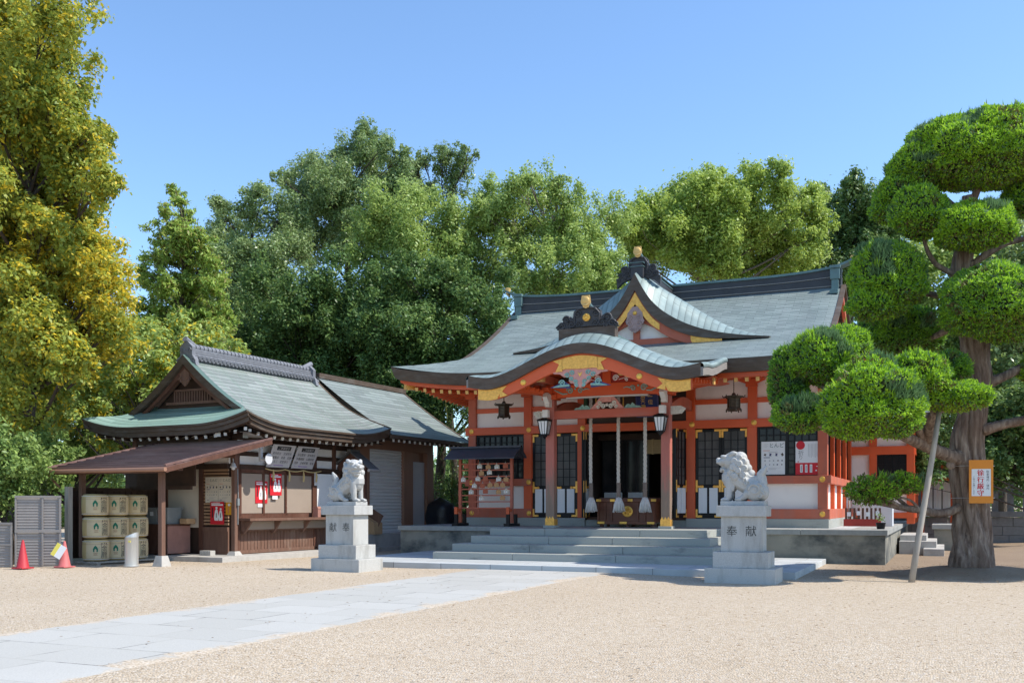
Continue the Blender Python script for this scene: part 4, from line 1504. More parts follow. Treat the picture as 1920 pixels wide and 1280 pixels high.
    for s in (-1, 1):
        b = V()
        b.box(s * PX - .19, s * PX + .19, PY - .19, PY + .19, .90, .975)
        b.build('base_stone', 'step_stone', H, bevel=0.01)
        p = V()
        p.box(s * PX - .132, s * PX + .132, PY - .132, PY + .132, .975, 4.62)
        pp = p.build('porch_post', 'post_paint', H, bevel=0.03)
        g = V()
        g.box(s * PX - .142, s * PX + .142, PY - .142, PY + .142, .976, 1.16)
        for sx, sy in ((0, -1), (1, 0), (-1, 0)):
            for k in (-1, 0, 1):
                a = k * .09
                if sy:
                    g.prism([(s * PX + a - .045, 1.16), (s * PX + a, 1.24), (s * PX + a + .045, 1.16)], PY - .142, PY - .136)
        g.build('gold_shoe', 'gold', pp)
        # bracket complex over the post
        k = V()
        k.box(s * PX - .22, s * PX + .22, PY - .20, PY + .20, 4.62, 4.76)
        k.prism([(s * PX - .52, 4.94), (s * PX - .50, 4.88), (s * PX - .3, 4.755), (s * PX + .3, 4.755), (s * PX + .50, 4.88), (s * PX + .52, 4.94)], PY - .10, PY + .10)
        for dx in (-.42, 0, .42):
            k.box(s * PX + dx - .10, s * PX + dx + .10, PY - .14, PY + .14, 4.925, 5.05)
        k.prism([(PY - .50, 4.94), (PY - .48, 4.88), (PY - .3, 4.77), (PY + .3, 4.77), (PY + .5, 4.94)], s * PX - .09, s * PX + .09, 'yz')
        k.build('bracket', 'vermilion', H)
        w = V()
        w.box(s * PX - .085, s * PX + .085, PY - .52, PY - .34, 4.08, 4.30)
        w.prism([(PY - .55, 4.66), (PY - .36, 4.50), (PY - .14, 4.46), (PY - .14, 4.74), (PY - .44, 4.80)], s * PX - .075, s * PX + .075, 'yz')
        w.box(s * PX - .07, s * PX + .07, PY - .36, PY - .13, 4.40, 4.52)
        w.build('beam_nose', 'rafter_white', H, bevel=0.012)
        # carved nose pointing outwards
        w = V()
        xo = s * (PX + .135)
        w.prism([(xo, 4.08), (xo + s * .28, 4.10), (xo + s * .40, 4.24), (xo + s * .28, 4.31), (xo, 4.30)], PY - .08, PY + .08)
        w.spiral((xo + s * .24, PY - .085, 4.2), .085, 1.5, .016, flip=s)
        w.build('carved_nose', 'pale_carving', H)
        # purlin ends to the side, rainbow beam back to the hall
        w = V()
        w.box(*sorted((s * PX, s * 3.02)), PY - .09, PY + .09, 4.86, 5.02)
        w.box(s * PX - .1, s * PX + .1, KY + .5, YF - .1, 5.06, 5.28)
        path = [(s * PX, PY + .12 + (YF - PY - .3) * t, 4.20 + .35 * math.sin(t * math.pi * .5) + .1 * math.sin(t * math.pi)) for t in [i / 12 for i in range(13)]]
        for p0, p1 in zip(path, path[1:]):
            w.bar(p0, p1, .17, .30)
        w.build('side_beam', 'vermilion_faded', H)
        w = V()
        w.box(*sorted((s * 3.021, s * 3.06)), PY - .10, PY + .10, 4.85, 5.03)
        w.build('beam_cap', 'tip_gold', H)
        gl = V()
        gl.box(*sorted((s * (PX - .30), s * (PX - .56))), KY + .30, KY + .56, 4.92, 5.10)
        gl.build('purlin_cap', 'tip_gold', H)
        # rolled green blinds hung at the corner
        bl_ = V()
        for dx in (-.12, .05):
            bl_.tube([(s * (PX - .62) + dx, PY + 1.6, 4.28), (s * (PX - .62) + dx, PY + 1.6, 4.95)], .065, 10)
        bl_.build('rolled_blind', 'green_blind', H, smooth=True)
    m = V()
    m.box(-PX - .12, PX + .12, PY - .105, PY + .105, 4.06, 4.30)
    m.build('lower_beam', 'rose_beam', H, bevel=0.02)
    m = V()
    xs = [-1.62 + 3.24 * i / 24 for i in range(25)]
    m.band([(x, 5.03 - .02 * (x / 1.6) ** 2) for x in xs], [(x, 4.70 + .035 * (1 - (x / 1.62) ** 4) - .05) for x in xs], PY - .11, PY + .11)
    rb = m.build('rainbow_beam', 'vermilion', H)
    m = V()
    m.band([(x, 4.69 + .035 * (1 - (x / 1.62) ** 4) - .05) for x in xs[3:-3]], [(x, 4.66 + .035 * (1 - (x / 1.62) ** 4) - .05) for x in xs[3:-3]], PY - .12, PY + .12)
    m.build('beam_edge', 'rafter_white', rb)
    for s in (-1, 1):
        m = V()
        m.spiral((s * 1.10, PY - .118, 4.86), .10, 1.6, .02, flip=s)
        m.spiral((s * .78, PY - .118, 4.85), .085, 1.4, .018, flip=-s)
        m.tube([(s * 1.18, PY - .118, 4.78), (s * 1.32, PY - .118, 4.77), (s * 1.5, PY - .118, 4.86), (s * 1.6, PY - .118, 4.90)], [.02, .026, .02, .01], 6)
        m.tube([(s * .70, PY - .118, 4.87), (s * .6, PY - .118, 4.9), (s * .5, PY - .118, 4.87)], [.02, .02, .008], 6)
        m.ball((s * .94, PY - .118, 4.92), .035, 4)
        m.build('beam_pattern', 'teal_paint', rb)
    # frog-leg strut between the beams
    m = V()
    prof = [(-.52, 4.30), (-.44, 4.38), (-.34, 4.48), (-.25, 4.6), (-.16, 4.66), (.16, 4.66), (.25, 4.6), (.34, 4.48), (.44, 4.38), (.52, 4.30)]
    m.band(prof, [(x * .55, max(4.302, z - .10)) if abs(x) < .5 else (x * .7, 4.302) for x, z in prof], PY - .05, PY + .05)
    m.box(-.14, .14, PY - .07, PY + .07, 4.5, 4.68)
    fl = m.build('frog_leg_strut', 'pink_carving', H)
    m = V()
    for s in (-1, 1):
        m.spiral((s * .12, PY - .06, 4.38), .075, 1.5, .02, flip=s)
        m.spiral((s * .22, PY - .06, 4.47), .06, 1.4, .018, flip=-s)
        m.spiral((s * .27, PY - .06, 4.36), .05, 1.4, .016, flip=s)
    m.ball((0, PY - .06, 4.42), .05, 5)
    m.build('scroll_pattern', 'pale_carving', fl)
    for s in (-1, 1):
        m = V()
        m.prism([(s * .5, 4.302), (s * .58, 4.42), (s * .68, 4.38), (s * .74, 4.46), (s * .84, 4.37), (s * .95, 4.36), (s * 1.02, 4.302)], PY - .04, PY + .03)
        m.spiral((s * .62, PY - .045, 4.37), .05, 1.3, .014, flip=s)
        m.spiral((s * .78, PY - .045, 4.36), .045, 1.3, .014, flip=s)
        m.build('wave_carving', 'teal_paint', fl)
    # tympanum in the hump of the porch roof
    m = V()
    xt = [-1.55 + 3.1 * i / 24 for i in range(25)]
    m.prism([(x, max(5.06, kz(x) - .42)) for x in xt] + [(1.55, 5.02), (-1.55, 5.02)], PY + .02, PY + .08)
    ty = m.build('tympanum', 'cream', H)
    m = V()
    m.box(-.12, .12, PY - .10, PY + .015, 5.03, 5.42)
    m.box(-.2, .2, PY - .11, PY + .015, 5.36, 5.46)
    m.build('king_post', 'vermilion', ty)
    m = V()
    for s in (-1, 1):
        m.prism([(s * .12, 5.03), (s * .12, 5.40), (s * .3, 5.46), (s * .52, 5.40), (s * .66, 5.27), (s * .95, 5.20), (s * 1.28, 5.08), (s * 1.34, 5.03)], PY - .06, PY + .016)
    m.build('strut_wing', 'crimson', ty)
    for s in (-1, 1):
        m = V()
        m.tube([(s * .35, PY - .06, 5.12), (s * .55, PY - .055, 5.17), (s * .85, PY - .055, 5.14), (s * 1.08, PY - .06, 5.10)], .012, 5)
        m.spiral((s * .26, PY - .07, 5.17), .09, 1.6, .02, flip=s)
        m.spiral((s * 1.08, PY - .07, 5.13), .07, 1.6, .018, flip=s)
        m.spiral((s * .58, PY - .07, 5.10), .05, 1.4, .014, flip=-s)
        m.tube([(s * .66, PY - .065, 5.27), (s * .85, PY - .065, 5.25), (s * 1.05, PY - .065, 5.22)], [.02, .03, .01], 6)
        m.build('scroll_pattern', 'white_paint', ty)
    m = V()
    m.lathe([(.11, 0), (.09, -.05), (.03, -.07)], (.42, PY - .06, 5.33), 14, 'y')
    m.lathe([(.11, 0), (.09, -.05), (.03, -.07)], (-.42, PY - .06, 5.33), 14, 'y')
    m.build('flower_carving', 'tip_gold', ty)
    # hanging carved pendant under the gold plate
    m = V()
    y0 = KY + .11
    c0 = bb(0) - .36
    pr = [(-.86, c0 - .02), (-.74, c0 - .14), (-.58, c0 - .15), (-.45, c0 - .24), (-.30, c0 - .24), (-.28, c0 - .36), (-.14, c0 - .46), (0, c0 - .54)]
    m.prism(pr + [(-x, z) for x, z in pr[-2::-1]] + [(.6, c0 + .06), (-.6, c0 + .06)], y0, y0 + .07)
    pd = m.build('pendant', 'pink_carving', K)
    for s in (-1, 1):
        m = V()
        for cx, cz, rr in ((.22, -.14, .07), (.36, -.20, .07), (.24, -.30, .06), (.12, -.38, .06), (.10, -.48, .05)):
            m.spiral((s * cx, y0 - .01, c0 + cz), rr, 1.5, .016, flip=s)
        m.spiral((s * .50, y0 - .01, c0 - .40), .09, 1.5, .02, flip=s)
        m.tube([(s * .30, y0 - .005, c0 - .46), (s * .55, y0 - .005, c0 - .47), (s * .75, y0 - .005, c0 - .50)], [.03, .035, .01], 6)
        m.build('cloud_pattern', 'teal_paint', pd)
    m = V()
    for s in (-1, 1):
        m.prism([(s * .28, c0 - .46), (s * .45, c0 - .34), (s * .62, c0 - .42), (s * .85, c0 - .50), (s * .3, c0 - .54)], y0 + .02, y0 + .06)
    m.build('cloud_wing', 'indigo', pd)
    m = V()
    m.prism([(-.06, c0 - .12), (0, c0 - .17), (.06, c0 - .12), (.03, c0 - .2), (0, c0 - .24), (-.03, c0 - .2)], y0 - .02, y0)
    m.build('heart_boss', 'gold_smooth', pd)
    return H

def post_paint():
    """Vermilion worn off towards the foot: bare grey-brown timber shows through."""
    m = NT('post_paint')
    m.set(0.6, 0, 0.35)
    v = m.coord()
    f = m.noise(m.coord((3, 3, 0.5)), 3, 6, 0.65)
    g = m.n("ShaderNodeNewGeometry")
    sep = m.n("ShaderNodeSeparateXYZ")
    m.link(g.outputs['Position'], sep.inputs[0])
    hgt = m.math('MULTIPLY', m.math('SUBTRACT', sep.outputs[2], 1.1), 0.36)
    k = m.math('ADD', hgt, m.math('MULTIPLY', m.math('SUBTRACT', f, 0.5), 0.9), True)
    red = m.mix(f, (0.40, 0.12, 0.085), (0.50, 0.17, 0.13))
    wood = m.mix(f, (0.19, 0.125, 0.085), (0.30, 0.215, 0.16))
    m.col(m.mix(m.ramp(k, [(0.25, (0, 0, 0)), (0.62, (1, 1, 1))]), wood, red))
    m.bump(m.noise(m.coord((8, 8, 0.4)), 6, 4), 0.25, 0.01)
    return m.mat
MAT['post_paint'] = post_paint()
hall()

# rear wing of the hall, right behind it
def rear_wing():
    t = thing('rear_wing', 'low vermilion rear wing with a black lattice window, behind the clipped juniper', 'shrine building', (-2.0, 41, .9))
    def V():
        return MB()
    a, b, y, yb = -4.2, -1.12, 38.3, 43.5
    for x, yy in ((a, y), (-2.38, y), (b, y), (b, 40), (b, 41.7), (b, 43.4)):
        m = V()
        m.box(x - .13, x + .13, yy - .13, yy + .13, .9, 4.6)
        m.build('post', 'vermilion', t, bevel=0.01)
    m = V()
    for z0, z1 in ((1.1, 1.3), (1.95, 2.15), (3.38, 3.68), (4.35, 4.6)):
        m.box(a, b + .1, y - .16, y + .04, z0, z1)
        m.box(b - .04, b + .16, y + .05, yb, z0, z1)
    m.build('rail', 'vermilion', t)
    m = V()
    m.box(a, b - .13, y, y + .06, 1.2, 1.95)
    m.box(a, b - .13, y, y + .06, 3.68, 4.4)
    m.box(-4.1, -2.4, y, y + .06, 2.15, 3.38)
    m.box(b - .06, b, y + .13, yb, 1.2, 1.95)
    m.box(b - .06, b, y + .13, yb, 2.15, 4.4)
    m.build('plaster_panel', 'plaster', t)
    m = V()
    x0, x1 = -2.25, b - .13
    m.box(x0, x1, y + .0, y + .03, 2.15, 3.38)
    for i in range(5):
        x = x0 + (x1 - x0) * i / 4
        m.box(x - .02, x + .02, y - .05, y, 2.15, 3.38)
    for i in range(5):
        z = 2.17 + 1.19 * i / 4
        m.box(x0, x1, y - .04, y - .005, z - .018, z + .018)
    m.build('lattice_window', 'lacquer', t)
    for yy in (38.9, 40.4):
        m = V()
        m.box(b + .01, b + .03, yy, yy + .8, 2.2, 3.3)
        m.build('side_window', 'lacquer', t)
    m = V()
    P, U = [], []
    for i in range(9):
        d = i / 8
        P.append([(x, y - 1.3 + d * 4.3, 4.75 + 1.3 * d + .4 * d * d) for x in (a, -2, b + .9)])
        U.append([(x, d * 4.6) for x in (a, -2, b + .9)])
    m.grid(P, U)
    m.build('roof', 'copper', t)
    m = V()
    m.band([(a, 4.75), (b + .9, 4.75)], [(a, 4.5), (b + .9, 4.5)], y - 1.3, y - 1.1)
    m.band([(y - 1.3 + 4.3 * i / 8, 4.76 + 1.3 * i / 8 + .4 * (i / 8) ** 2) for i in range(9)], [(y - 1.3 + 4.3 * i / 8, 4.52 + 1.3 * i / 8 + .4 * (i / 8) ** 2) for i in range(9)], b + .75, b + .91, 'yz')
    m.build('eave_edge', 'fascia', t)
    # tiled ridge end that shows above the tree
    m = V()
    m.tube([(-.9, 41.0, 6.55), (-.1, 40.4, 6.72)], .13, 10)
    for k in range(4):
        m.box(-1.6, -.55, 40.6, 41.2, 6.05 + k * .12, 6.13 + k * .12)
    m.build('ridge_tiles', 'kawara', t)
rear_wing()

# small shelter glimpsed between pole and trunk
def shelter():
    t = thing('small_shelter', 'small vermilion shelter hung with white curtains, glimpsed between support pole and juniper trunk', 'shelter', (-.3, 44.9, 0))
    for x in (-.85, .25):
        for y in (44.4, 45.4):
            m = MB()
            m.box(x - .05, x + .05, y - .05, y + .05, -.05, 3.15)
            m.build('post', 'vermilion', t)
    m = MB()
    m.prism([(-1.15, 3.12), (-.3, 3.55), (.55, 3.12), (.55, 3.04), (-1.15, 3.04)], 44.1, 45.7)
    m.build('roof', 'vermilion', t)
    m = MB()
    m.box(-.9, .3, 44.36, 44.44, 2.55, 2.7)
    m.build('rail', 'vermilion', t)
    for k in range(3):
        x = -.76 + k * .34
        m = MB()
        m.grid([[(x + .29 * i / 8, 44.33 + .02 * math.sin(i * 1.9), z) for i in range(9)] for z in (1.1, 1.9, 2.54)])
        m.build('curtain', 'white_paint', t, smooth='all')
shelter()
# ================================================================== THINGS ROUND THE HALL
def hanging_lantern(name, label, x, y, ztop, zb):
    t = thing(name, label, 'lantern', (UC + x, y, zb), 0, 'bronze hanging lanterns under the eaves')
    V = lambda: MB(HF)
    h = zb + .50
    m = V()
    m.tube([(x, y, ztop), (x, y, h + .02)], .008, 5)
    for k in range(7):
        z = h + .05 + k * (ztop - h - .1) / 7
        m.ball((x, y, z), .018, 3)
    m.build('chain', 'bronze', t)
    m = V()
    n = 6
    prof = [(.015, h + .05), (.05, h + .03), (.06, h - .01), (.14, h - .06), (.25, h - .085), (.27, h - .05), (.27, h - .075), (.2, h - .12)]
    m.lathe(prof, (x, y, 0), n)
    for k in range(n):
        a = 2 * math.pi * k / n
        m.tube([(x + .25 * math.cos(a), y + .25 * math.sin(a), h - .085), (x + .31 * math.cos(a), y + .31 * math.sin(a), h - .07), (x + .32 * math.cos(a), y + .32 * math.sin(a), h - .02)], [.02, .018, .012], 5)
    m.build('roof', 'bronze', t)
    m = V()
    m.lathe([(.155, zb + .12), (.165, zb + .39)], (x, y, 0), n)
    for k in range(n):
        a = 2 * math.pi * k / n
        m.tube([(x + .17 * math.cos(a), y + .17 * math.sin(a), zb + .1), (x + .175 * math.cos(a), y + .175 * math.sin(a), zb + .4)], .018, 5)
    for z in (zb + .12, zb + .2, zb + .31, zb + .38):
        m.lathe([(.175, z - .008), (.18, z), (.175, z + .008)], (x, y, 0), n)
    m.build('body', 'bronze', t)
    m = V()
    m.lathe([(.12, zb + .02), (.22, zb + .06), (.2, zb + .11)], (x, y, 0), n)
    for k in range(n):
        a = 2 * math.pi * k / n
        m.tube([(x + .2 * math.cos(a), y + .2 * math.sin(a), zb + .07), (x + .21 * math.cos(a), y + .21 * math.sin(a), zb - .01)], [.03, .02], 5)
    m.build('base', 'bronze', t)
hanging_lantern('hanging_lantern', 'small bronze lantern hanging under the shaded eave above the lattice window by the plaque rack', -3.95, 28.75, 5.05, 4.30)
hanging_lantern('hanging_lantern', 'bronze six sided lantern hanging on a chain before the white plaster right of the porch', 3.30, 28.6, 5.2, 4.22)

def post_lantern(label, s):
    """Square tapering lantern with pale panes fixed to a porch post."""
    x, y = s * 1.72 + (-.09 if s < 0 else -.09), 27.15 - .31
    t = thing('post_lantern', label, 'lantern', (UC + x, y, 3.5), 0, 'black lanterns on the porch posts')
    V = lambda: MB(HF)
    z0, z1 = 3.60, 4.00
    a, b = .095, .155
    m = V()
    for i in (-1, 1):
        for j in (-1, 1):
            m.bar((x + i * a, y + j * a, z0), (x + i * b, y + j * b, z1), .022, .022, (0, 1, 0))
    for i in (-1, 0, 1):
        for k in (-.33, .33):
            pass
    for side in range(4):
        q = Matrix.Rotation(side * math.pi / 2, 4, 'Z')
        for k in (-.35, .35):
            p0, p1 = q @ Vector((k * a, -a, 0)), q @ Vector((k * b, -b, 0))
            m.bar((x + p0.x, y + p0.y, z0), (x + p1.x, y + p1.y, z1), .012, .012, (1, .1, 0))
        for zt in (0.0, .5, 1.0):
            r = lerp(a, b, zt)
            p0, p1 = q @ Vector((-r, -r, 0)), q @ Vector((r, -r, 0))
            z = lerp(z0, z1, zt)
            if zt != .5:
                m.bar((x + p0.x, y + p0.y, z), (x + p1.x, y + p1.y, z), .03, .03)
    m.add([(x - .19, y - .19, z1 + .02), (x + .19, y - .19, z1 + .02), (x + .19, y + .19, z1 + .02), (x - .19, y + .19, z1 + .02), (x - .05, y - .05, z1 + .09), (x + .05, y - .05, z1 + .09), (x + .05, y + .05, z1 + .09), (x - .05, y + .05, z1 + .09)],
          [(3, 2, 1, 0), (0, 1, 5, 4), (1, 2, 6, 5), (2, 3, 7, 6), (3, 0, 4, 7), (4, 5, 6, 7)])
    m.lathe([(.10, z0 - .01), (.085, z0 - .05), (.03, z0 - .10), (.02, z0 - .13)], (x, y, 0), 6)
    m.bar((x, y + .1, z1 - .05), (x, y + .2, z1 - .05), .05, .05)
    m.build('frame', 'lacquer', t)
    m = V()
    a2, b2 = a - .006, b - .006
    vs = [(x + i * a2, y + j * a2, z0) for i, j in ((-1, -1), (1, -1), (1, 1), (-1, 1))] + [(x + i * b2, y + j * b2, z1) for i, j in ((-1, -1), (1, -1), (1, 1), (-1, 1))]
    m.add(vs, [(0, 1, 5, 4), (1, 2, 6, 5), (2, 3, 7, 6), (3, 0, 4, 7)])
    m.build('pane', 'white_paint', t)
post_lantern('black square lantern with white panes on the porch post nearest the plaque rack', -1)
post_lantern('black square lantern with white panes on the porch post beside the blue name plaque', 1)

def bell_rope(x, label):
    y = 28.2
    t = thing('bell_rope', label, 'bell rope', (UC + x, y, 1.5), 0, 'bell ropes hanging in the porch')
    V = lambda: MB(HF)
    m = V()
    sw = random.uniform(-.02, .02)
    for k in range(3):
        path = []
        for i in range(90):
            u = i / 89
            z = 5.05 - u * 2.85
            a = u * 46 + k * 2.094
            path.append((x + sw * math.sin(u * 2.5) + .026 * math.cos(a), y + .026 * math.sin(a), z))
        m.tube(path, .030, 6)
    m.build('rope', 'rope', t, smooth='all')
    m = V()
    m.tube([(x, y, 2.22), (x, y, 1.78)], [.062, .066], 12)
    for z in (2.2, 2.0, 1.8):
        m.lathe([(.066, z - .02), (.074, z), (.066, z + .02)], (x, y, 0), 12)
    m.build('binding', 'rope_binding', t)
    m = V()
    for k in range(46):
        a = k * 2.399
        r = .19 * math.sqrt((k + .5) / 46)
        L = random.uniform(.40, .46)
        m.tube([(x + r * .28 * math.cos(a), y + r * .28 * math.sin(a), 1.80), (x + r * .75 * math.cos(a), y + r * .75 * math.sin(a), 1.80 - L * .5), (x + r * math.cos(a), y + r * math.sin(a), 1.80 - L)], [.02, .019, .016], 5)
    m.build('tassel', 'tassel_white', t, smooth='all')
bell_rope(-.86, 'cream twisted bell rope with white tassel, hanging before the latticed folded door leaves')
bell_rope(.0, 'cream twisted bell rope with its tassel before the offertory box\'s gold crest')
bell_rope(.80, 'cream twisted bell rope with white tassel, hanging in front of the bamboo blind')

def offertory_box():
    x0, x1, y0, y1 = -.86, .98, 28.75, 29.6
    t = thing('offertory_box', 'red brown wooden offertory box with gilt crest and brass corners in the porch', 'offertory box', (UC + .06, 29.2, PZ))
    V = lambda: MB(HF)
    m = V()
    m.box(x0 + .03, x1 - .03, y0 + .03, y1, 1.04, 1.66)
    m.box(x0 - .02, x1 + .02, y0 - .03, y1 + .03, 1.66, 1.75)
    m.box(x0, x1, y0, y0 + .05, .985, 1.08)
    b = m.build('box_body', 'box_wood', t, bevel=0.01)
    m = V()
    for x in (x0 + .04, x0 + .26, x0 + .46, x1 - .56, x1 - .34, x1 - .08):
        m.box(x - .028, x + .028, y0 - .012, y0 + .029, 1.085, 1.655)
    m.build('post', 'box_wood', t, bevel=0.006)
    m = V()
    for i in range(11):
        y = y0 + .06 + i * .07
        m.box(x0 + .05, x1 - .05, y, y + .03, 1.752, 1.785)
    m.build('grille', 'dark_wood', t)
    m = V()
    for x in (x0 - .005, x0 + .43, x0 + .98, x1 - .14):
        for z in (1.668,):
            m.box(x, x + .15, y0 - .036, y0 - .0305, z, z + .075)
    for x in (x0 + .02, x0 + .72, x1 - .27):
        m.box(x, x + .22, y0 - .006, y0 - .001, 1.0, 1.065)
    m.lathe([(.165, 0), (.165, -.03), (.14, -.035), (.05, -.04)], (.10, y0 + .026, 1.37), 20, 'y')
    for k in range(5):
        a = 2 * math.pi * k / 5
        m.ball((.10 + .08 * math.cos(a), y0 - .012, 1.37 + .08 * math.sin(a)), .035, 4)
    m.build('brass_fitting', 'gold_smooth', t)
    m = V()
    for x in (x0 + .12, x1 - .12, .06):
        for y in (y0 + .12, y1 - .1):
            m.lathe([(.06, .905), (.06, .99)], (x, y, 0), 10)
    m.build('foot', 'dark_wood', t)
offertory_box()

def name_plaque():
    t = thing('name_plaque', 'dark blue upright name plaque with gilt characters behind the porch beam', 'plaque', (UC + .93, 28.0, 4.3))
    F = HF @ Matrix.Translation((.93, 28.05, 4.15)) @ Matrix.Rotation(R(12), 4, 'X')
    m = MB(F)
    m.box(-.30, .30, 0, .05, 0, .95)
    m.build('board', 'plaque_blue', t, bevel=0.008)
    m = MB(F)
    for x0, x1, z0, z1 in ((-.335, -.30, -.03, .98), (.30, .335, -.03, .98), (-.30, .30, .95, .985), (-.30, .30, -.035, 0)):
        m.box(x0, x1, -.02, .055, z0, z1)
    m.build('frame', 'indigo', t)
    m = MB(F)
    for k, ch in enumerate('正一位'):
        m.text(ch, (.10, -.006, .72 - .16 * k), (1, 0, 0), (0, 0, 1), .155)
    for k, ch in enumerate('天満天神宮'):
        m.text(ch, (-.12, -.006, .74 - .155 * k), (1, 0, 0), (0, 0, 1), .15)
    m.build('gilt_lettering', 'gold_smooth', t)
    m = MB(HF)
    for x in (-.86, .0, .80):
        m.tube([(x + .02, 28.6, 4.3), (x + .02, 28.6, 5.1)], .02, 6)
    m.lathe([(.02, 4.45), (.07, 4.46), (.09, 4.4), (.07, 4.33), (.02, 4.31)], (1.42, 28.3, 0), 12)
    b = thing('brass_bell', 'small round brass bell under the porch roof, right of the blue plaque', 'bell', (UC + 1.42, 28.3, 4.3))
    m.build('bell_body', 'gold_smooth', b, smooth=True)
name_plaque()

# ---------------------------------------------------------------- rack of votive plaques
def votive_rack():
    x0, x1, y = -5.42, -3.62, 28.62
    t = thing('votive_rack', 'vermilion railed rack for votive plaques under a dark pitched board roof', 'plaque rack', (UC - 4.5, y, PZ))
    V = lambda: MB(HF)
    for x in (x0, x1):
        m = V()
        m.box(x - .045, x + .045, y - .045, y + .045, 1.0, 3.05)
        m.build('post', 'vermilion_faded', t, bevel=0.006)
    rows = [1.47, 1.67, 1.87, 2.07, 2.27, 2.47, 2.67, 2.87]
    for z in rows:
        m = V()
        m.box(x0 + .045, x1 - .045, y - .018, y + .018, z - .018, z + .018)
        m.build('rail', 'vermilion_faded', t)
    m = V()
    for x in (x0 + .42, x0 + .62):
        m.box(x - .012, x + .012, y + .02, y + .04, 1.3, 3.0)
    m.build('lath', 'vermilion_faded', t)
    for x in (x0, x1):
        f = V()
        f.box(x - .10, x + .10, y - .42, y + .42, .90, .99)
        f.build('foot', 'lacquer', t, bevel=0.01)
        f = V()
        f.box(x - .05, x + .05, y - .34, y - .25, .99, 1.28)
        f.build('stay', 'lacquer', t)
        f = V()
        f.box(x - .05, x + .05, y + .25, y + .34, .99, 1.28)
        f.build('stay', 'lacquer', t)
        f = V()
        f.box(x - .05, x + .05, y - .34, y - .25, 1.28, 1.50)
        f.box(x - .035, x + .035, y - .25, y - .045, 1.36, 1.45)
        f.build('stay_top', 'vermilion', t, bevel=0.005)
    m = V()
    za, zb = 3.0, 3.36
    for k in range(2):
        y0, y1 = y - .52 + .27 * k, y - .52 + .27 * (k + 1) + .03
        zz0, zz1 = za + .165 * k, za + .165 * (k + 1) + .03
        cuts = [x0 - .32, x0 + .38 + .1 * k, x0 + 1.05, x1 + .30]
        for a, b in zip(cuts, cuts[1:]):
            m.add([(a, y0, zz0), (b - .006, y0, zz0), (b - .006, y1, zz1), (a, y1, zz1), (a, y0, zz0 + .03), (b - .006, y0, zz0 + .03), (b - .006, y1, zz1 + .03), (a, y1, zz1 + .03)],
                  [(3, 2, 1, 0), (4, 5, 6, 7), (0, 1, 5, 4), (1, 2, 6, 5), (2, 3, 7, 6), (3, 0, 4, 7)])
    m.add([(x0 - .32, y + .03, za + .36), (x1 + .30, y + .03, za + .36), (x1 + .30, y + .5, za + .05), (x0 - .32, y + .5, za + .05), (x0 - .32, y + .03, za + .39), (x1 + .30, y + .03, za + .39), (x1 + .30, y + .5, za + .08), (x0 - .32, y + .5, za + .08)],
          [(3, 2, 1, 0), (4, 5, 6, 7), (0, 1, 5, 4), (1, 2, 6, 5), (2, 3, 7, 6), (3, 0, 4, 7)])
    m.box(x0 - .34, x1 + .32, y - .05, y + .07, za + .37, za + .43)
    for x in (x0 - .2, x1 + .2):
        m.prism([(y - .42, za + .0), (y, za + .30), (y + .42, za + .02), (y, za + .1)], x - .03, x + .03, 'yz')
    m.build('roof', 'rack_roof', t)
    # plaques hung on the rails
    spots = [(7, -4.72, 'pale', 'rack\'s topmost rail, fifth from its right end'), (7, -4.42, 'wood', 'rack\'s topmost rail, third from the right post'), (7, -4.12, 'pale', 'rack\'s topmost rail, second from the right post'), (7, -3.82, 'red', 'rack\'s topmost rail, beside the right post'),
             (6, -4.66, 'wood', 'rack\'s second rail below the roof, left of its pair'), (6, -4.38, 'pale', 'rack\'s second rail below the roof, right of its pair'),
             (5, -4.78, 'pale', 'rack\'s third rail below the roof, before the window edge'), (5, -4.52, 'red', 'rack\'s third rail below the roof, second of four'), (5, -4.06, 'pale', 'rack\'s third rail below the roof, third of four'), (5, -3.80, 'wood', 'rack\'s third rail below the roof, beside the right post'),
             (4, -4.90, 'pale', 'rack\'s fourth rail below the roof, first of five'), (4, -4.62, 'red', 'rack\'s fourth rail below the roof, second of five'), (4, -4.36, 'wood', 'rack\'s fourth rail below the roof, third of five'), (4, -4.14, 'wood', 'rack\'s fourth rail below the roof, fourth of five'), (4, -3.92, 'wood', 'rack\'s fourth rail below the roof, fifth of five'),
             (3, -5.02, 'pale', 'rack\'s fifth rail below the roof, alone on the left'), (3, -4.52, 'red', 'rack\'s fifth rail below the roof, before the waist rail'), (3, -4.06, 'wood', 'rack\'s fifth rail below the roof, second from the right post'), (3, -3.80, 'pale', 'rack\'s fifth rail below the roof, beside the right post'),
             (2, -4.66, 'pale', 'rack\'s sixth rail below the roof, left before the white panel'), (2, -3.92, 'wood', 'rack\'s sixth rail below the roof, right before the white panel'), (5, -5.3, 'pale', 'rack\'s third rail below the roof, beside the left post'), (7, -5.2, 'red', 'rack\'s topmost rail, beside the left post')]
    word = {'pale': 'pale', 'wood': 'honey coloured', 'red': 'reddish'}
    for r, x, kind, where in spots:
        z = rows[r] - random.uniform(.04, .07)
        tl = random.uniform(-.1, .1)
        F = HF @ Matrix.Translation((x, y - .035, z)) @ Matrix.Rotation(tl, 4, 'Y')
        e = thing('votive_plaque', f'{word[kind]} votive plaque, {where}', 'votive plaque', F @ Vector((0, 0, 0)), 0, 'wooden votive plaques on the rack')
        m = MB(F)
        m.prism([(-.085, -.10), (.085, -.10), (.085, .01), (0, .055), (-.085, .01)], -.006, .006)
        b = m.build('board', {'pale': 'ema_pale', 'wood': 'ema_wood', 'red': 'ema_red'}[kind], e)
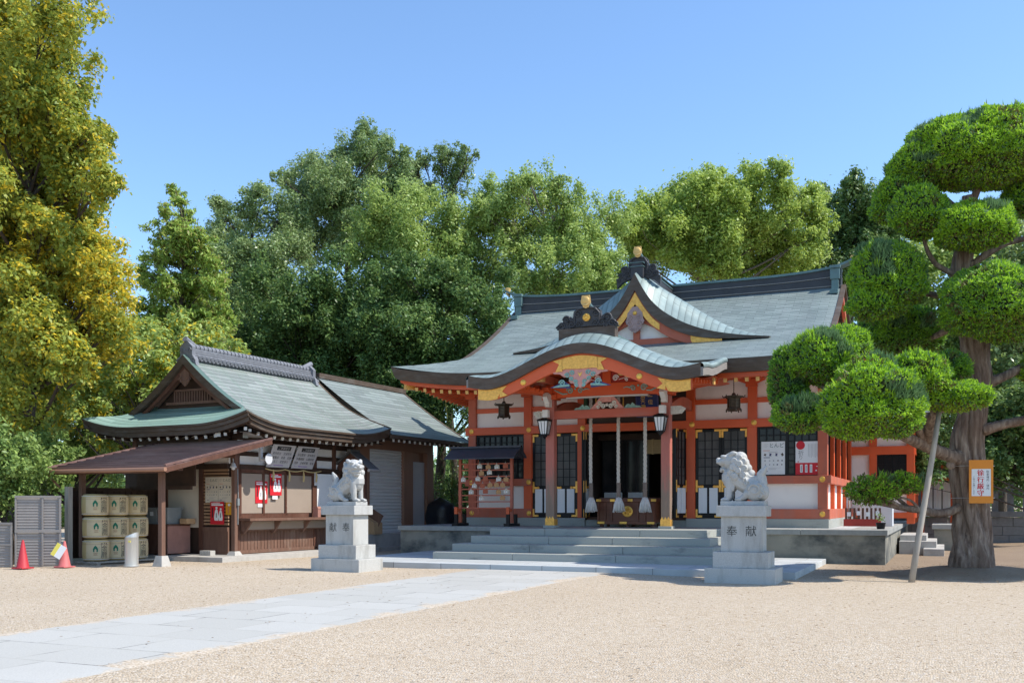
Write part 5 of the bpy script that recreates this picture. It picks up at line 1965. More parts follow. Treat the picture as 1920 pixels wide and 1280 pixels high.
        if kind == 'pale':
            m = MB(F)
            m.lathe([(.026, 0), (.02, -.004)], (.01, -.0062, -.05), 10, 'y')
            m.box(-.07, -.045, -.009, -.0065, -.085, -.01)
            m.build('picture', 'white_paint', b)
        m = MB(F)
        m.tube([(-.02, -.008, .04), (0, .0, .11), (.02, -.008, .04)], .006, 5)
        m.build('cord', 'rope', e)
votive_rack()

# ---------------------------------------------------------------- posters on the right window
def event_poster(name, label, F, w, h, group):
    """White festival sheet: dark brush title, red and navy bands, rows of small drawings."""
    m = MB(F)
    m.box(0, w, -.006, 0, 0, h)
    m.mi = 1
    m.text('とんど', (w * .66, -.008, h * .885), (1, 0, 0), (0, 0, 1), w * .215)
    m.mi = 2
    m.box(w * .09, w * .36, -.0075, -.0062, h * .72, h * .735)
    m.mi = 3
    m.box(w * .1, w * .37, -.0075, -.0062, h * .505, h * .525)
    m.box(w * .12, w * .28, -.0075, -.0062, h * .09, h * .105)
    rr = random.Random(4)
    for row, (z, n) in enumerate(((.60, 4), (.42, 5), (.30, 5))):
        for k in range(n):
            cx = w * (.17 + .70 * k / (n - 1)) + rr.uniform(-.02, .02) * w
            m.mi = rr.choice((4, 2, 3, 5) if row == 0 else (3, 5, 4))
            q = w * rr.uniform(.028, .055) * (1.4 if row == 0 else 1)
            hh = q * rr.uniform(.6, 1.5)
            a = rr.uniform(-.5, .9)
            m.add([(cx + q * math.cos(a + t) * (1 if i % 2 else .5), -.0068, h * z + hh * math.sin(a + t) * (1 if i % 2 else .6)) for i, t in enumerate([k2 * math.pi / 4 for k2 in range(8)])], [tuple(range(8))])
    m.mi = 5
    for k in range(7):
        z = h * (.145 + .018 * k) if k < 4 else h * (.66 + .014 * (k - 4))
        m.box(w * .3, w * (.6 + .3 * rr.random()), -.0072, -.0064, z, z + h * .004)
    for k in range(4):
        m.box(w * .1, w * (.22 + .1 * rr.random()), -.0072, -.0064, h * (.83 + .03 * k), h * (.834 + .03 * k))
    o = m.build(name, ['paper' if group else 'paper_cream', 'print_teal', 'print_orange', 'print_navy', 'bronze', 'print_grey'], loc=F.translation)
    tag(o, label, 'poster', 'festival posters')
    return o
Fp = HF @ Matrix.Translation((3.86, YF - .10, 2.46))
event_poster('event_poster', 'white festival poster with dark brush title on the hall window, behind the lion facing left', Fp, .68, .97, 1)
def prayer_poster():
    F = HF @ Matrix.Translation((4.84, YF - .10, 2.44))
    w, h = .72, .97
    m = MB(F)
    m.box(0, w, -.006, 0, 0, h)
    m.mi = 1
    m.box(0, w, -.008, -.0062, 0, h * .36)
    m.lathe([(.125, 0), (.125, -.003)], (.14, -.0062, h * .885), 24, 'y')
    m.box(.06, .10, -.008, -.0062, h * .385, h * .41)
    m.mi = 2
    m.text('祈', (.15, -.008, h * .66), (1, 0, 0), (0, 0, 1), .17)
    m.text('り', (.15, -.008, h * .52), (1, 0, 0), (0, 0, 1), .14)
    for k in range(8):
        x = w * (.50 + .055 * k)
        m.box(x, x + .008, -.0075, -.0064, h * (.55 - .02 * (k % 3)), h * .92)
    m.mi = 3
    for k in range(3):
        m.box(.13 + .135 * k, .20 + .135 * k, -.010, -.0082, h * .07, h * .31)
    m.box(.58, .68, -.010, -.0082, h * .24, h * .265)
    m.box(.56, .60, -.010, -.0082, h * .11, h * .15)
    m.box(.64, .68, -.010, -.0082, h * .11, h * .15)
    m.mi = 2
    for k in range(3):
        m.box(.155 + .135 * k, .175 + .135 * k, -.0112, -.0102, h * .10, h * .28)
    o = m.build('prayer_poster', ['paper', 'print_red', 'print_grey', 'paper'], loc=F.translation)
    tag(o, 'white and red prayer poster with a red sun disc on the hall window', 'poster')
prayer_poster()

# ---------------------------------------------------------------- small things on the terrace, right
def terrace_things():
    t = thing('air_conditioner', 'white slatted outdoor air conditioner standing on its stand beside the rear wing', 'air conditioner', (-2.75, 36.2, .9))
    m = MB()
    m.box(-3.05, -2.42, 35.9, 36.3, 1.72, 2.34)
    m.build('casing', 'loft_pale', t, bevel=0.02)
    m = MB()
    for k in range(6):
        m.box(-3.0 + k * .075, -2.965 + k * .075, 35.885, 35.899, 1.78, 2.27)
    m.build('grille', 'print_black', t)
    m = MB()
    for x in (-3.0, -2.48):
        m.box(x - .03, x + .03, 35.95, 36.25, .9, 1.72)
    m.build('stand', 'steel', t)
    t = thing('picket_barrier', 'low dull red picket barrier with white notices on the terrace edge under the juniper branch', 'barrier', (-2.0, 30.5, .9))
    m = MB()
    m.box(-2.7, -1.68, 30.35, 30.42, .95, 1.16)
    m.build('board', 'crimson', t)
    m = MB()
    for k in range(9):
        m.box(-2.66 + k * .115, -2.60 + k * .115, 30.36, 30.41, 1.16, 1.48)
    m.build('picket', 'dark_wood', t)
    m = MB()
    for k in range(4):
        m.box(-2.6 + k * .26, -2.5 + k * .26, 30.33, 30.355, 1.24 + .03 * (k % 2), 1.36 + .03 * (k % 2))
    m.build('notice', 'paper', t)
    t = thing('white_cabinet', 'low pale cabinet standing on the terrace behind the juniper pole', 'cabinet', (-1.75, 33.6, .9))
    m = MB()
    m.box(-2.45, -1.5, 33.2, 34.0, .9, 1.62)
    m.build('cabinet_body', 'loft_pale', t, bevel=0.015)
    m = MB()
    m.box(-2.4, -1.98, 33.185, 33.199, .96, 1.56)
    m.box(-1.95, -1.55, 33.185, 33.199, .96, 1.56)
    m.build('door', 'loft_pale', t, bevel=0.004)
    t = thing('potted_shrub', 'small potted shrub on the end of the terrace, under the juniper branch', 'potted plant', (-1.62, 29.2, .9))
    m = MB()
    m.lathe([(.10, .90), (.13, 1.05), (.135, 1.08), (.11, 1.08)], (-1.62, 29.2, 0), 14)
    m.build('pot', 'lacquer', t, smooth=True)
    m = MB()
    for k in range(60):
        a, r = random.random() * 6.28, random.random() * .14
        p = Vector((-1.62 + r * math.cos(a), 29.2 + r * math.sin(a), 1.1 + random.random() * .25))
        q = Vector((random.uniform(-1, 1), random.uniform(-1, 1), random.uniform(-.4, 1))).normalized() * .05
        s = q.orthogonal().normalized() * .02
        m.add([p, p + q * .5 + s, p + q, p + q * .5 - s], [(0, 1, 2, 3)])
    m.build('leaves', 'leaf_mid', t)
terrace_things()
# ================================================================== SHRINE OFFICE (turned three degrees)
OF = Matrix.Rotation(R(-3), 4, 'Z')
def O(p, q, z=0.0):
    return OF @ Vector((p, q, z))
AP, OHW, OEY, OYB = -22.14, 3.25, 21.4, 28.65
OG = 1.05
def of_(d):
    return 3.87 + .40 * d + .082 * d * d
def olift(x, y):
    a = max(0, (abs(x) - 1.2) / 2.05)
    b = max(0, (abs(y - (OEY + OYB) / 2) - 1.6) / 2.03)
    return .0 + .33 * a * a, .33 * b * b
def oz(x, y):
    """office roof: hipped below, gabled above the front skirt"""
    du, dv = OHW - abs(x), y - OEY
    la, lb = olift(x, y)
    if dv < OG and dv < du:
        return of_(dv) + la * (1 - .8 * sstep(0, 1.0, dv))
    return of_(du) + lb * (1 - .85 * sstep(0, 2.2, du))

def office():
    T = thing('shrine_office', 'long dark timber shrine office with a green copper roof and grey tiled ridge', 'shrine office', O(AP, 25, 0), R(-3))
    V = lambda: MB(OF)
    # ---- roof
    m = V()
    ys = [OEY + OG + .001] + [OEY + OG + (OYB - OEY - OG) * i / 40 for i in range(1, 41)]
    ds = [OHW * i / 34 for i in range(35)]
    darc = [0]
    for i in range(1, 35):
        darc.append(darc[-1] + math.hypot(ds[i] - ds[i - 1], of_(ds[i]) - of_(ds[i - 1])))
    for s in (-1, 1):
        P, U = [], []
        for y in ys:
            P.append([(AP + s * (OHW - d), max(y, OEY + min(d, OG)), (oz(OHW - d, max(y, OEY + min(d, OG) + 1e-4)))) for d in ds])
            U.append([(y, darc[i]) for i in range(35)])
        if s > 0:
            P = [r[::-1] for r in P]
            U = [r[::-1] for r in U]
        m.grid(P, U)
        # hip wedge of the long side
        P, U = [], []
        for j in range(13):
            t = j / 12
            P.append([(AP + s * (OHW - OG * k / 12), OEY + lerp(OG * k / 12, OG - .02, t), of_(OG * k / 12) + olift(OHW - OG * k / 12, OEY + lerp(OG * k / 12, OG, t))[1] * (1 - .85 * sstep(0, 2.2, OG * k / 12))) for k in range(13)])
            U.append([(OEY + lerp(OG * k / 12, OG, t), darc[min(34, int(OG * k / 12 / OHW * 34))]) for k in range(13)])
        if s > 0:
            P = [r[::-1] for r in P]
            U = [r[::-1] for r in U]
        m.grid(P, U)
    rf = m.build('roof', 'copper_green', T, smooth=True)
    # front skirt
    m = V()
    P, U = [], []
    for j in range(15):
        d = (OG + .55) * j / 14
        hw = OHW - d
        row, ur = [], []
        for i in range(41):
            x = -hw + 2 * hw * i / 40
            la, lb = olift(x * OHW / hw, OEY)
            row.append((AP + x, OEY + d, of_(d) + la * (1 - .8 * sstep(0, 1.0, d)) + (.003 if d < OG else -.04)))
            ur.append((x, d * 1.1))
        P.append(row)
        U.append(ur)
    m.grid(P, U)
    m.build('skirt_roof', 'copper_skirt', T, smooth=True)
    # eave edge: front and both sides
    def edge(pts, nm, drop=.29):
        e = V()
        vs, fs = [], []
        for (x, y, z, nx, ny) in pts:
            vs += [(x, y, z + .006), (x, y, z - .05), (x - nx * .06, y - ny * .06, z - .05), (x - nx * .06, y - ny * .06, z - drop * .55), (x - nx * .11, y - ny * .11, z - drop * .56), (x - nx * .11, y - ny * .11, z - drop), (x - nx * .30, y - ny * .30, z - drop)]
        for i in range(len(pts) - 1):
            for k in range(6):
                a = i * 7 + k
                fs.append((a, a + 1, a + 8, a + 7))
        e.add(vs, fs)
        return e.build(nm, 'fascia', T)
    pts = []
    for i in range(31):
        y = OYB - (OYB - OEY) * i / 30
        pts.append((AP - OHW, y, of_(0) + olift(OHW, y)[1], -1, 0))
    for i in range(1, 41):
        x = -OHW + 2 * OHW * i / 40
        pts.append((AP + x, OEY, of_(0) + olift(x, OEY)[0], 0, -1))
    for i in range(1, 31):
        y = OEY + (OYB - OEY) * i / 30
        pts.append((AP + OHW, y, of_(0) + olift(OHW, y)[1], 1, 0))
    edge(pts, 'eave_edge')
    # dark boarding under the eaves, white tipped rafters
    m = V()
    m.add([(AP - 3.0, OEY + .25, 3.62), (AP + 3.0, OEY + .25, 3.62), (AP + 1.94, 22.6, 3.95), (AP - 1.94, 22.6, 3.95)], [(0, 1, 2, 3)])
    m.add([(AP + 3.0, OEY + .25, 3.62), (AP + 3.0, OYB, 3.62), (AP + 1.94, OYB, 3.95), (AP + 1.94, 22.6, 3.95)], [(0, 1, 2, 3)])
    m.add([(AP - 3.0, OEY + .25, 3.62), (AP - 3.0, OYB, 3.62), (AP - 1.94, OYB, 3.95), (AP - 1.94, 22.6, 3.95)], [(3, 2, 1, 0)])
    m.build('eave_boarding', 'deep_wood', T)
    m, w = V(), V()
    def raf(p, q):
        m.bar(p, q, .075, .085)
        p, q = Vector(p), Vector(q)
        d = (p - q).normalized()
        w.bar(p + d * .012, p - d * .02, .082, .092)
    for i in range(17):
        x = -2.95 + 5.9 * i / 16
        raf((AP + x, OEY + .30, 3.52 + olift(x, OEY)[0] * .8), (AP + x * .8, 22.5, 3.84))
    for i in range(20):
        y = OEY + .5 + (OYB - OEY - .5) * i / 19
        raf((AP + OHW - .32, y, 3.52 + olift(0, y)[1] * .8), (AP + 1.9, max(y, 22.5), 3.84))
    r = m.build('rafter_row', 'deep_wood', T)
    w.build('rafter_tip', 'rafter_white', r)
    # front gable: verge, bargeboard, recessed latticed triangle
    gy = OEY + OG
    xs = [-2.25 + 4.5 * i / 50 for i in range(51)]
    gz = lambda x: of_(OHW - abs(x)) + .02
    m = V()
    m.band([(AP + x, gz(x) + .01) for x in xs], [(AP + x, gz(x) - .26 * (1 - .45 * (abs(x) / 2.25) ** 2)) for x in xs], gy - .16, gy + .08)
    m.build('verge_edge', 'fascia', T)
    m = V()
    xs2 = [x * .8 for x in xs]
    m.band([(AP + x, gz(x) - .27) for x in xs2], [(AP + x, gz(x) - .46 + .05 * abs(x)) for x in xs2], gy - .06, gy + .02)
    m.build('bargeboard', 'dark_wood', T)
    m = V()
    P = [[(AP + x, gy - .16, gz(x) + .012), (AP + x, gy + .02, gz(x) + .012 + .03)] for x in xs]
    m.grid(P)
    m.build('verge_copper', 'copper_skirt', T, smooth=True)
    m = V()
    m.prism([(AP + x, gz(x) - .3) for x in xs] + [(AP + 2.1, 4.1), (AP - 2.1, 4.1)], gy + .30, gy + .36)
    m.build('gable_wall', 'deep_wood', T)
    m = V()
    m.box(AP - 1.05, AP + 1.05, gy + .20, gy + .298, 4.62, 4.70)
    m.box(AP - .72, AP + .72, gy + .20, gy + .298, 5.02, 5.08)
    for i in range(15):
        x = AP - .72 + 1.44 * i / 14
        m.box(x - .02, x + .02, gy + .22, gy + .297, 4.70, 5.02)
    for s in (-1, 1):
        m.bar((AP + s * 1.35, gy + .1, 4.62), (AP + s * .1, gy + .1, 5.62), .16, .10)
        m.spiral((AP + s * .14, gy - .08, 5.32), .10, 1.4, .018, flip=s)
    m.prism([(AP - .2, 5.5), (AP - .14, 5.25), (AP, 5.12), (AP + .14, 5.25), (AP + .2, 5.5), (AP, 5.66)], gy - .08, gy - .03)
    m.build('gable_lattice', 'old_wood', T)
    # tiled ridge
    zt = of_(OHW)
    y0, y1 = gy + .05, OYB - .35
    m = V()
    m.box(AP - .21, AP + .21, y0, y1, zt - .12, zt + .05)
    for k in range(3):
        m.box(AP - .19 + .02 * k, AP + .19 - .02 * k, y0, y1, zt + .06 + k * .065, zt + .11 + k * .065)
    n = 34
    for i in range(n):
        y = y0 + .08 + (y1 - y0 - .16) * i / (n - 1)
        m.tube([(AP, y, zt + .30), (AP, y + .145, zt + .305)], [.115, .105], 10)
        for s in (-1, 1):
            m.tube([(AP + s * .12, y, zt + .02), (AP + s * .275, y, zt - .035)], .062, 8)
            m.tube([(AP + s * .12, y + .08, zt - .06), (AP + s * .25, y + .08, zt - .09)], .04, 6)
    m.build('ridge_tiles', 'kawara', T, smooth=True)
    for yy, s in ((y0, -1), (y1, 1)):
        m = V()
        m.prism([(AP - .40, zt - .28), (AP - .33, zt - .05), (AP - .24, zt + .02), (AP - .25, zt + .28), (AP - .14, zt + .38), (AP, zt + .50), (AP + .14, zt + .38), (AP + .25, zt + .28), (AP + .24, zt + .02), (AP + .33, zt - .05), (AP + .40, zt - .28), (AP + .22, zt - .2), (AP, zt - .1), (AP - .22, zt - .2)], yy - .07, yy + .07)
        for q in (-1, 1):
            m.spiral((AP + q * .28, yy + s * .08, zt - .14), .09, 1.4, .025, flip=q)
            m.spiral((AP + q * .13, yy + s * .08, zt + .18), .08, 1.4, .02, flip=q)
        m.tube([(AP, yy - s * .3, zt + .34), (AP, yy + s * .12, zt + .52)], [.08, .09], 10)
        m.build('ridge_ornament', 'kawara', T)
    # rear verge boards
    m = V()
    xs3 = [-3.2 + 6.4 * i / 50 for i in range(51)]
    rz = lambda x: of_(OHW - abs(x)) + olift(0, OYB)[1] * (1 - .85 * sstep(0, 2.2, OHW - abs(x)))
    m.band([(AP + x, rz(x) + .004) for x in xs3], [(AP + x, rz(x) - .26) for x in xs3], OYB - .1, OYB + .015)
    m.build('verge_edge', 'fascia', T)

    # ---- walls
    PW, QW = -20.2, 22.25
    m = V()
    m.box(-24.0, PW - .05, QW + .05, OYB - .2, .1, 3.9)
    m.build('wall_core', 'deep_wood', T)
    f = V()
    f.box(-24.6, -19.3, 20.9, 33.6, -.05, .12)
    f.build('slab', 'concrete', T, bevel=0.01)
    for q in (22.42, 26.05, 27.08, 28.2):
        m = V()
        m.box(PW - .07, PW + .09, q - .08, q + .08, .12, 3.72)
        m.build('post', 'dark_wood', T, bevel=0.006)
    for p in (-24.0, -22.72, -21.3):
        m = V()
        m.box(p - .08, p + .08, QW - .09, QW + .07, .12, 3.72)
        m.build('post', 'dark_wood', T, bevel=0.006)
    m = V()
    for z0, z1, o in ((2.62, 2.76, .10), (3.02, 3.14, .07), (3.40, 3.56, .08)):
        m.box(PW - .05, PW + o, 22.5, 28.2, z0, z1)
        m.box(-24.0, PW - .07, QW - o, QW + .02, z0, z1)
    m.build('beam', 'deep_wood', T)
    m = V()
    for z0, z1 in ((2.77, 3.01), (3.15, 3.39), (3.57, 3.78)):
        m.box(PW - .02, PW + .025, 22.5, 28.1, z0, z1)
        m.box(-23.9, PW - .08, QW - .02, QW + .04, z0, z1)
    m.build('plaster_panel', 'plaster', T)
    # bracket arms below the eaves (dark boats with white ends)
    m, w = V(), []
    for q in (23.9, 26.05, 28.0):
        m.prism([(q - .55, 3.78), (q - .45, 3.66), (q - .25, 3.58), (q + .25, 3.58), (q + .45, 3.66), (q + .55, 3.78)], PW + .03, PW + .17, 'yz')
    for p in (-23.4, -22.14, -20.9):
        m.prism([(p - .5, 3.78), (p - .4, 3.66), (p - .2, 3.58), (p + .2, 3.58), (p + .4, 3.66), (p + .5, 3.78)], QW - .17, QW - .03)
    m.box(PW - .12, PW + .5, QW - .08, QW + .10, 3.50, 3.66)
    m.box(PW - .08, PW + .10, QW - .55, QW + .1, 3.52, 3.68)
    m.box(PW - .12, PW + .30, QW - .08, QW + .10, 3.30, 3.44)
    for x0, x1, y0_, y1_, z0, z1 in ((PW + .502, PW + .535, QW - .085, QW + .105, 3.495, 3.665), (PW - .085, PW + .105, QW - .585, QW - .552, 3.515, 3.685), (PW + .302, PW + .33, QW - .085, QW + .105, 3.295, 3.445)):
        w.append((x0, x1, y0_, y1_, z0, z1))
    b = m.build('bracket', 'deep_wood', T)
    for q in w:
        m = V()
        m.box(*q)
        m.build('bracket_tip', 'rafter_white', b)
    # counter window on the long side
    m = V()
    cuts = [22.52, 23.55, 24.58, 25.92]
    for a, b_ in zip(cuts, cuts[1:]):
        m.box(PW + .02, PW + .05, a + .03, b_ - .03, 1.32, 2.50)
    wn_ = m.build('counter_window', 'taupe_panel', T)
    m = V()
    for q in (22.53, 23.55, 24.58, 25.94):
        m.box(PW + .0, PW + .10, q - .035, q + .035, 1.24, 2.62)
    m.box(PW, PW + .1, 22.5, 25.97, 1.18, 1.31)
    m.box(PW, PW + .1, 22.5, 25.97, 2.52, 2.619)
    m.build('window_frame', 'dark_wood', wn_)
    m = V()
    m.box(PW + .10, PW + .52, 22.45, 26.9, 1.10, 1.175)
    m.box(PW + .13, PW + .20, 22.5, 26.9, .80, 1.10)
    m.box(PW + .05, PW + .10, 22.5, 26.9, .80, 1.17)
    for q in (22.6, 23.9, 25.3, 26.7):
        m.prism([(PW + .1, 1.09), (PW + .48, 1.09), (PW + .18, .72), (PW + .1, .72)], q - .03, q + .03)
    m.build('counter_shelf', 'old_wood', T)
    m = V()
    m.box(PW + .202, PW + .225, 22.6, 26.85, .84, 1.08)
    m.build('counter_apron', 'taupe_panel', T)
    m = V()
    m.box(PW, PW + .06, 22.5, 28.1, .12, .80)
    for i in range(37):
        q = 22.55 + i * .15
        m.box(PW + .06, PW + .075, q, q + .012, .16, .78)
    m.box(PW + .06, PW + .09, 22.5, 28.1, .14, .24)
    m.build('skirting_boards', 'old_wood', T)
    m = V()
    m.box(PW + .06, PW + .075, 26.16, 27.0, 1.28, 2.58)
    m.build('white_panel', 'white_paint', T)
    m = V()
    m.box(PW + .092, PW + .11, 25.98, 26.10, 2.2, 2.6)
    m.build('name_tag', 'paper', T)
    # front wall under the lean-to
    m = V()
    m.box(-22.64, -21.38, QW - .04, QW + .03, .9, 2.62)
    m.build('side_plaster', 'cream', T)
    m = V()
    for k in range(17):
        z = .98 + k * .098
        m.box(-21.22, -20.28, QW - .045, QW - .01, z, z + .062)
    m.build('louver', 'louver_wood', T)
    m = V()
    m.box(-21.22, -20.28, QW - .06, QW - .005, .12, .80)
    m.box(-21.22, -20.28, QW - .09, QW - .005, .80, .92)
    m.build('kick_boards', 'old_wood', T)
    # ---- lean-to roof over the barrels
    z0, z1 = 2.50, 3.42
    y0_, y1_ = 18.3, 22.3
    xa, xb = -23.05, -18.74
    m = V()
    nn = 13
    for k in range(nn):
        t0, t1 = k / nn, (k + 1) / nn
        ya, yb = lerp(y0_, y1_, t0), lerp(y0_, y1_, t1)
        za, zb = lerp(z0, z1, t0), lerp(z0, z1, t1)
        m.add([(xa, ya, za + .06), (xb, ya, za + .06), (xb, yb + .03, zb + .012), (xa, yb + .03, zb + .012), (xa, ya, za - .006), (xb, ya, za - .006), (xb, yb, zb - .03), (xa, yb, zb - .03)],
              [(0, 1, 2, 3), (7, 6, 5, 4), (0, 4, 5, 1), (1, 5, 6, 2), (3, 7, 4, 0)])
    for x in (xa + .02, xb - .02):
        m.bar((x, y0_ - .01, z0 + .055), (x, y1_, z1 + .04), .07, .05)
    m.build('lean_to_roof', 'lean_copper', T)
    m = V()
    m.bar((xb - .02, y0_, z0 - .07), (xb - .02, y1_, z1 - .07), .05, .12)
    m.bar((xa + .02, y0_, z0 - .07), (xa + .02, y1_, z1 - .07), .05, .12)
    m.box(xa, xb, y0_ + .02, y0_ + .09, z0 - .13, z0 - .02)
    for i in range(9):
        x = lerp(xa + .3, xb - .3, i / 8)
        m.bar((x, y0_ + .1, z0 - .09), (x, y1_, z1 - .09), .05, .07)
    m.box(xa, xb - .1, 18.82, 18.98, 2.44, 2.56)
    m.box(xa, xb - .1, 20.9, 21.0, 2.86, 2.98)
    m.build('lean_to_frame', 'dark_wood', T)
    m = V()
    m.tube([(xa - .05, y0_ - .06, z0 - .05), (xb + .05, y0_ - .06, z0 - .05)], .055, 10)
    m.tube([(xa, y0_ - .03, z0 - .06), (xa - .02, y0_ + .3, z0 - .35), (xa + .02, 18.7, z0 - .45)], .03, 8)
    m.build('gutter', 'brown_steel', T)
    for p, q, zb_ in ((-19.49, 18.9, .26), (-22.40, 18.9, .15), (-19.86, 22.0, .24)):
        m = V()
        m.box(p - .065, p + .065, q - .065, q + .065, zb_, 2.45 if q < 20 else 3.3)
        m.build('lean_to_post', 'old_wood', T, bevel=0.008)
        if p != -22.40:
            m = V()
            a, b_, h0, h1 = .17, .105, -.03 if q < 20 else .1, zb_
            m.add([(p - a, q - a, h0), (p + a, q - a, h0), (p + a, q + a, h0), (p - a, q + a, h0), (p - b_, q - b_, h1), (p + b_, q - b_, h1), (p + b_, q + b_, h1), (p - b_, q + b_, h1)],
                  [(3, 2, 1, 0), (4, 5, 6, 7), (0, 1, 5, 4), (1, 2, 6, 5), (2, 3, 7, 6), (3, 0, 4, 7)])
            m.build('post_footing', 'concrete', T)
    m = V()
    m.box(-22.36, -22.22, 18.3, 18.44, -.02, 2.05)
    m.build('grey_post', 'weathered_pole', T)
    m = V()
    m.box(-24.2, -22.7, 22.0, 22.1, .1, 3.0)
    m.box(-23.05, -22.98, 18.9, 22.0, .1, 1.95)
    for k in range(14):
        m.box(-22.975, -22.95, 19 + k * .21, 19.03 + k * .21, .1, 1.95)
    m.box(-23.0, -22.9, 18.9, 22.0, 1.95, 2.05)
    m.box(-23.0, -20.6, 21.05, 21.12, 2.0, 2.1)
    m.box(-22.97, -20.7, 21.3, 21.36, 2.1, 2.8)
    m.build('barrel_bay_wall', 'deep_wood', T)

    # ---- small gabled hood in front of the long wall
    cx, ya, yb = -19.62, 27.2, 27.75
    hood = V()
    for s in (-1, 1):
        hood.add([(cx, ya, 3.38), (cx, yb, 3.38), (cx + s * .86, yb, 2.74), (cx + s * .86, ya, 2.74), (cx, ya, 3.33), (cx, yb, 3.33), (cx + s * .86, yb, 2.69), (cx + s * .86, ya, 2.69)],
                 [(0, 1, 2, 3), (7, 6, 5, 4), (0, 3, 7, 4), (2, 6, 7, 3), (1, 5, 6, 2)])
    hood.box(cx - .06, cx + .06, ya - .02, yb, 3.35, 3.42)
    h = hood.build('hood_roof', 'hood_grey', T)
    m = V()
    m.prism([(cx - .6, 2.86), (cx, 3.3), (cx + .6, 2.86)], ya + .12, ya + .18)
    m.box(cx - .62, cx + .62, ya + .1, ya + .2, 2.72, 2.86)
    m.box(cx + .48, cx + .58, ya + .1, ya + .2, .12, 2.72)
    m.box(cx - .58, cx - .50, ya + .1, ya + .2, .12, 2.72)
    m.build('hood_frame', 'dark_wood', h)
    m = V()
    m.tube([(cx + .86, ya - .1, 2.70), (cx + .86, yb, 2.70)], .05, 8)
    m.build('hood_gutter', 'steel', h)

    # ---- rear annex with the steel shutter
    A = thing('office_annex', 'brown annex of the shrine office with a white roller shutter and plain grey copper roof', 'annex', O(AP, 31, 0), R(-3))
    m = V()
    ys = [28.67, 31.5, 33.0, 34.35]
    HW2 = 3.27
    def az(d):
        return 3.98 + .56 * d + .034 * d * d
    ds = [HW2 * i / 20 for i in range(21)]
    for s in (-1, 1):
        P = [[(AP + s * (HW2 - d), y + (HW2 - d) * 0.0, az(d)) for d in ds] for y in ys]
        U = [[(y, d * 1.18) for d in ds] for y in ys]
        if s > 0:
            P = [r[::-1] for r in P]
            U = [r[::-1] for r in U]
        m.grid(P, U)
    m.build('roof', 'copper_grey', A, smooth=True)
    m = V()
    m.box(AP - .16, AP + .16, 28.7, 34.4, az(HW2) - .08, az(HW2) + .10)
    m.build('ridge', 'fascia', A)
    m = V()
    xs4 = [-HW2 + 2 * HW2 * i / 30 for i in range(31)]
    m.band([(AP + x, az(HW2 - abs(x)) + .02) for x in xs4], [(AP + x, az(HW2 - abs(x)) - .14) for x in xs4], 34.28, 34.42)
    m.box(AP + HW2 - .1, AP + HW2 - .005, 28.67, 34.28, 3.86, 3.975)
    m.build('eave_edge', 'fascia', A)
    m, w = V(), V()
    for i in range(16):
        y = 28.9 + 5.2 * i / 15
        m.bar((AP + HW2 - .12, y, 3.80), (PW, y, 4.05), .075, .085)
        w.box(AP + HW2 - .118, AP + HW2 - .09, y - .042, y + .042, 3.745, 3.84)
    m.add([(AP + HW2 - .1, 28.67, 3.87), (AP + HW2 - .1, 34.3, 3.87), (PW - .1, 34.3, 4.3), (PW - .1, 28.67, 4.3)], [(0, 1, 2, 3)])
    r = m.build('rafter_row', 'deep_wood', A)
    w.build('rafter_tip', 'rafter_white', r)
    m = V()
    m.box(-24.0, PW - .02, 28.45, 33.3, .1, 4.0)
    m.build('wall', 'brown_steel', A)
    m = V()
    for a, b_ in ((28.3, 29.02), (31.22, 31.86), (32.86, 33.36)):
        m.box(PW - .02, PW + .16, a, b_, .55, 3.55)
    m.box(PW - .02, PW + .14, 28.3, 33.36, 3.55, 3.95)
    m.build('steel_frame', 'brown_steel', A, bevel=0.01)
    m = V()
    P, U = [], []
    nz = 150
    for k in range(nz + 1):
        z = .60 + 2.95 * k / nz
        P.append([(PW + .05 + .014 * math.sin(k * math.pi * 2 / 6), y, z) for y in (29.02, 31.22)])
    m.grid(P)
    m.box(PW + .03, PW + .09, 29.02, 31.22, .56, .64)
    m.build('roller_shutter', 'shutter_white', A)
    m = V()
    m.box(PW + .02, PW + .06, 31.9, 32.82, .60, 3.2)
    m.build('door', 'loft_pale', A)
    m = V()
    m.box(PW - .3, PW + .62, 28.2, 33.5, .1, .56)
    m.build('base', 'concrete', A, bevel=0.01)
MAT['louver_wood'] = pm('louver_wood', (0.36, 0.22, 0.13), 0.7, 0.2, 3, stretch=(0.4, 1, 4), bump=0.1)
MAT['lean_copper'] = pm('lean_copper', (0.155, 0.085, 0.072), 0.5, 0.28, 2.0, stretch=(0.5, 2, 1), bump=0.08, stain=(0.23, 0.15, 0.13), stain_at=(0.45, 0.75), stain_stretch=(0.4, 1.5, 1))
MAT['hood_grey'] = pm('hood_grey', (0.10, 0.095, 0.09), 0.6, 0.2, 4, bump=0.1)
MAT['shutter_white'] = pm('shutter_white', (0.70, 0.70, 0.69), 0.5, 0.03, 3, bump=0)
office()

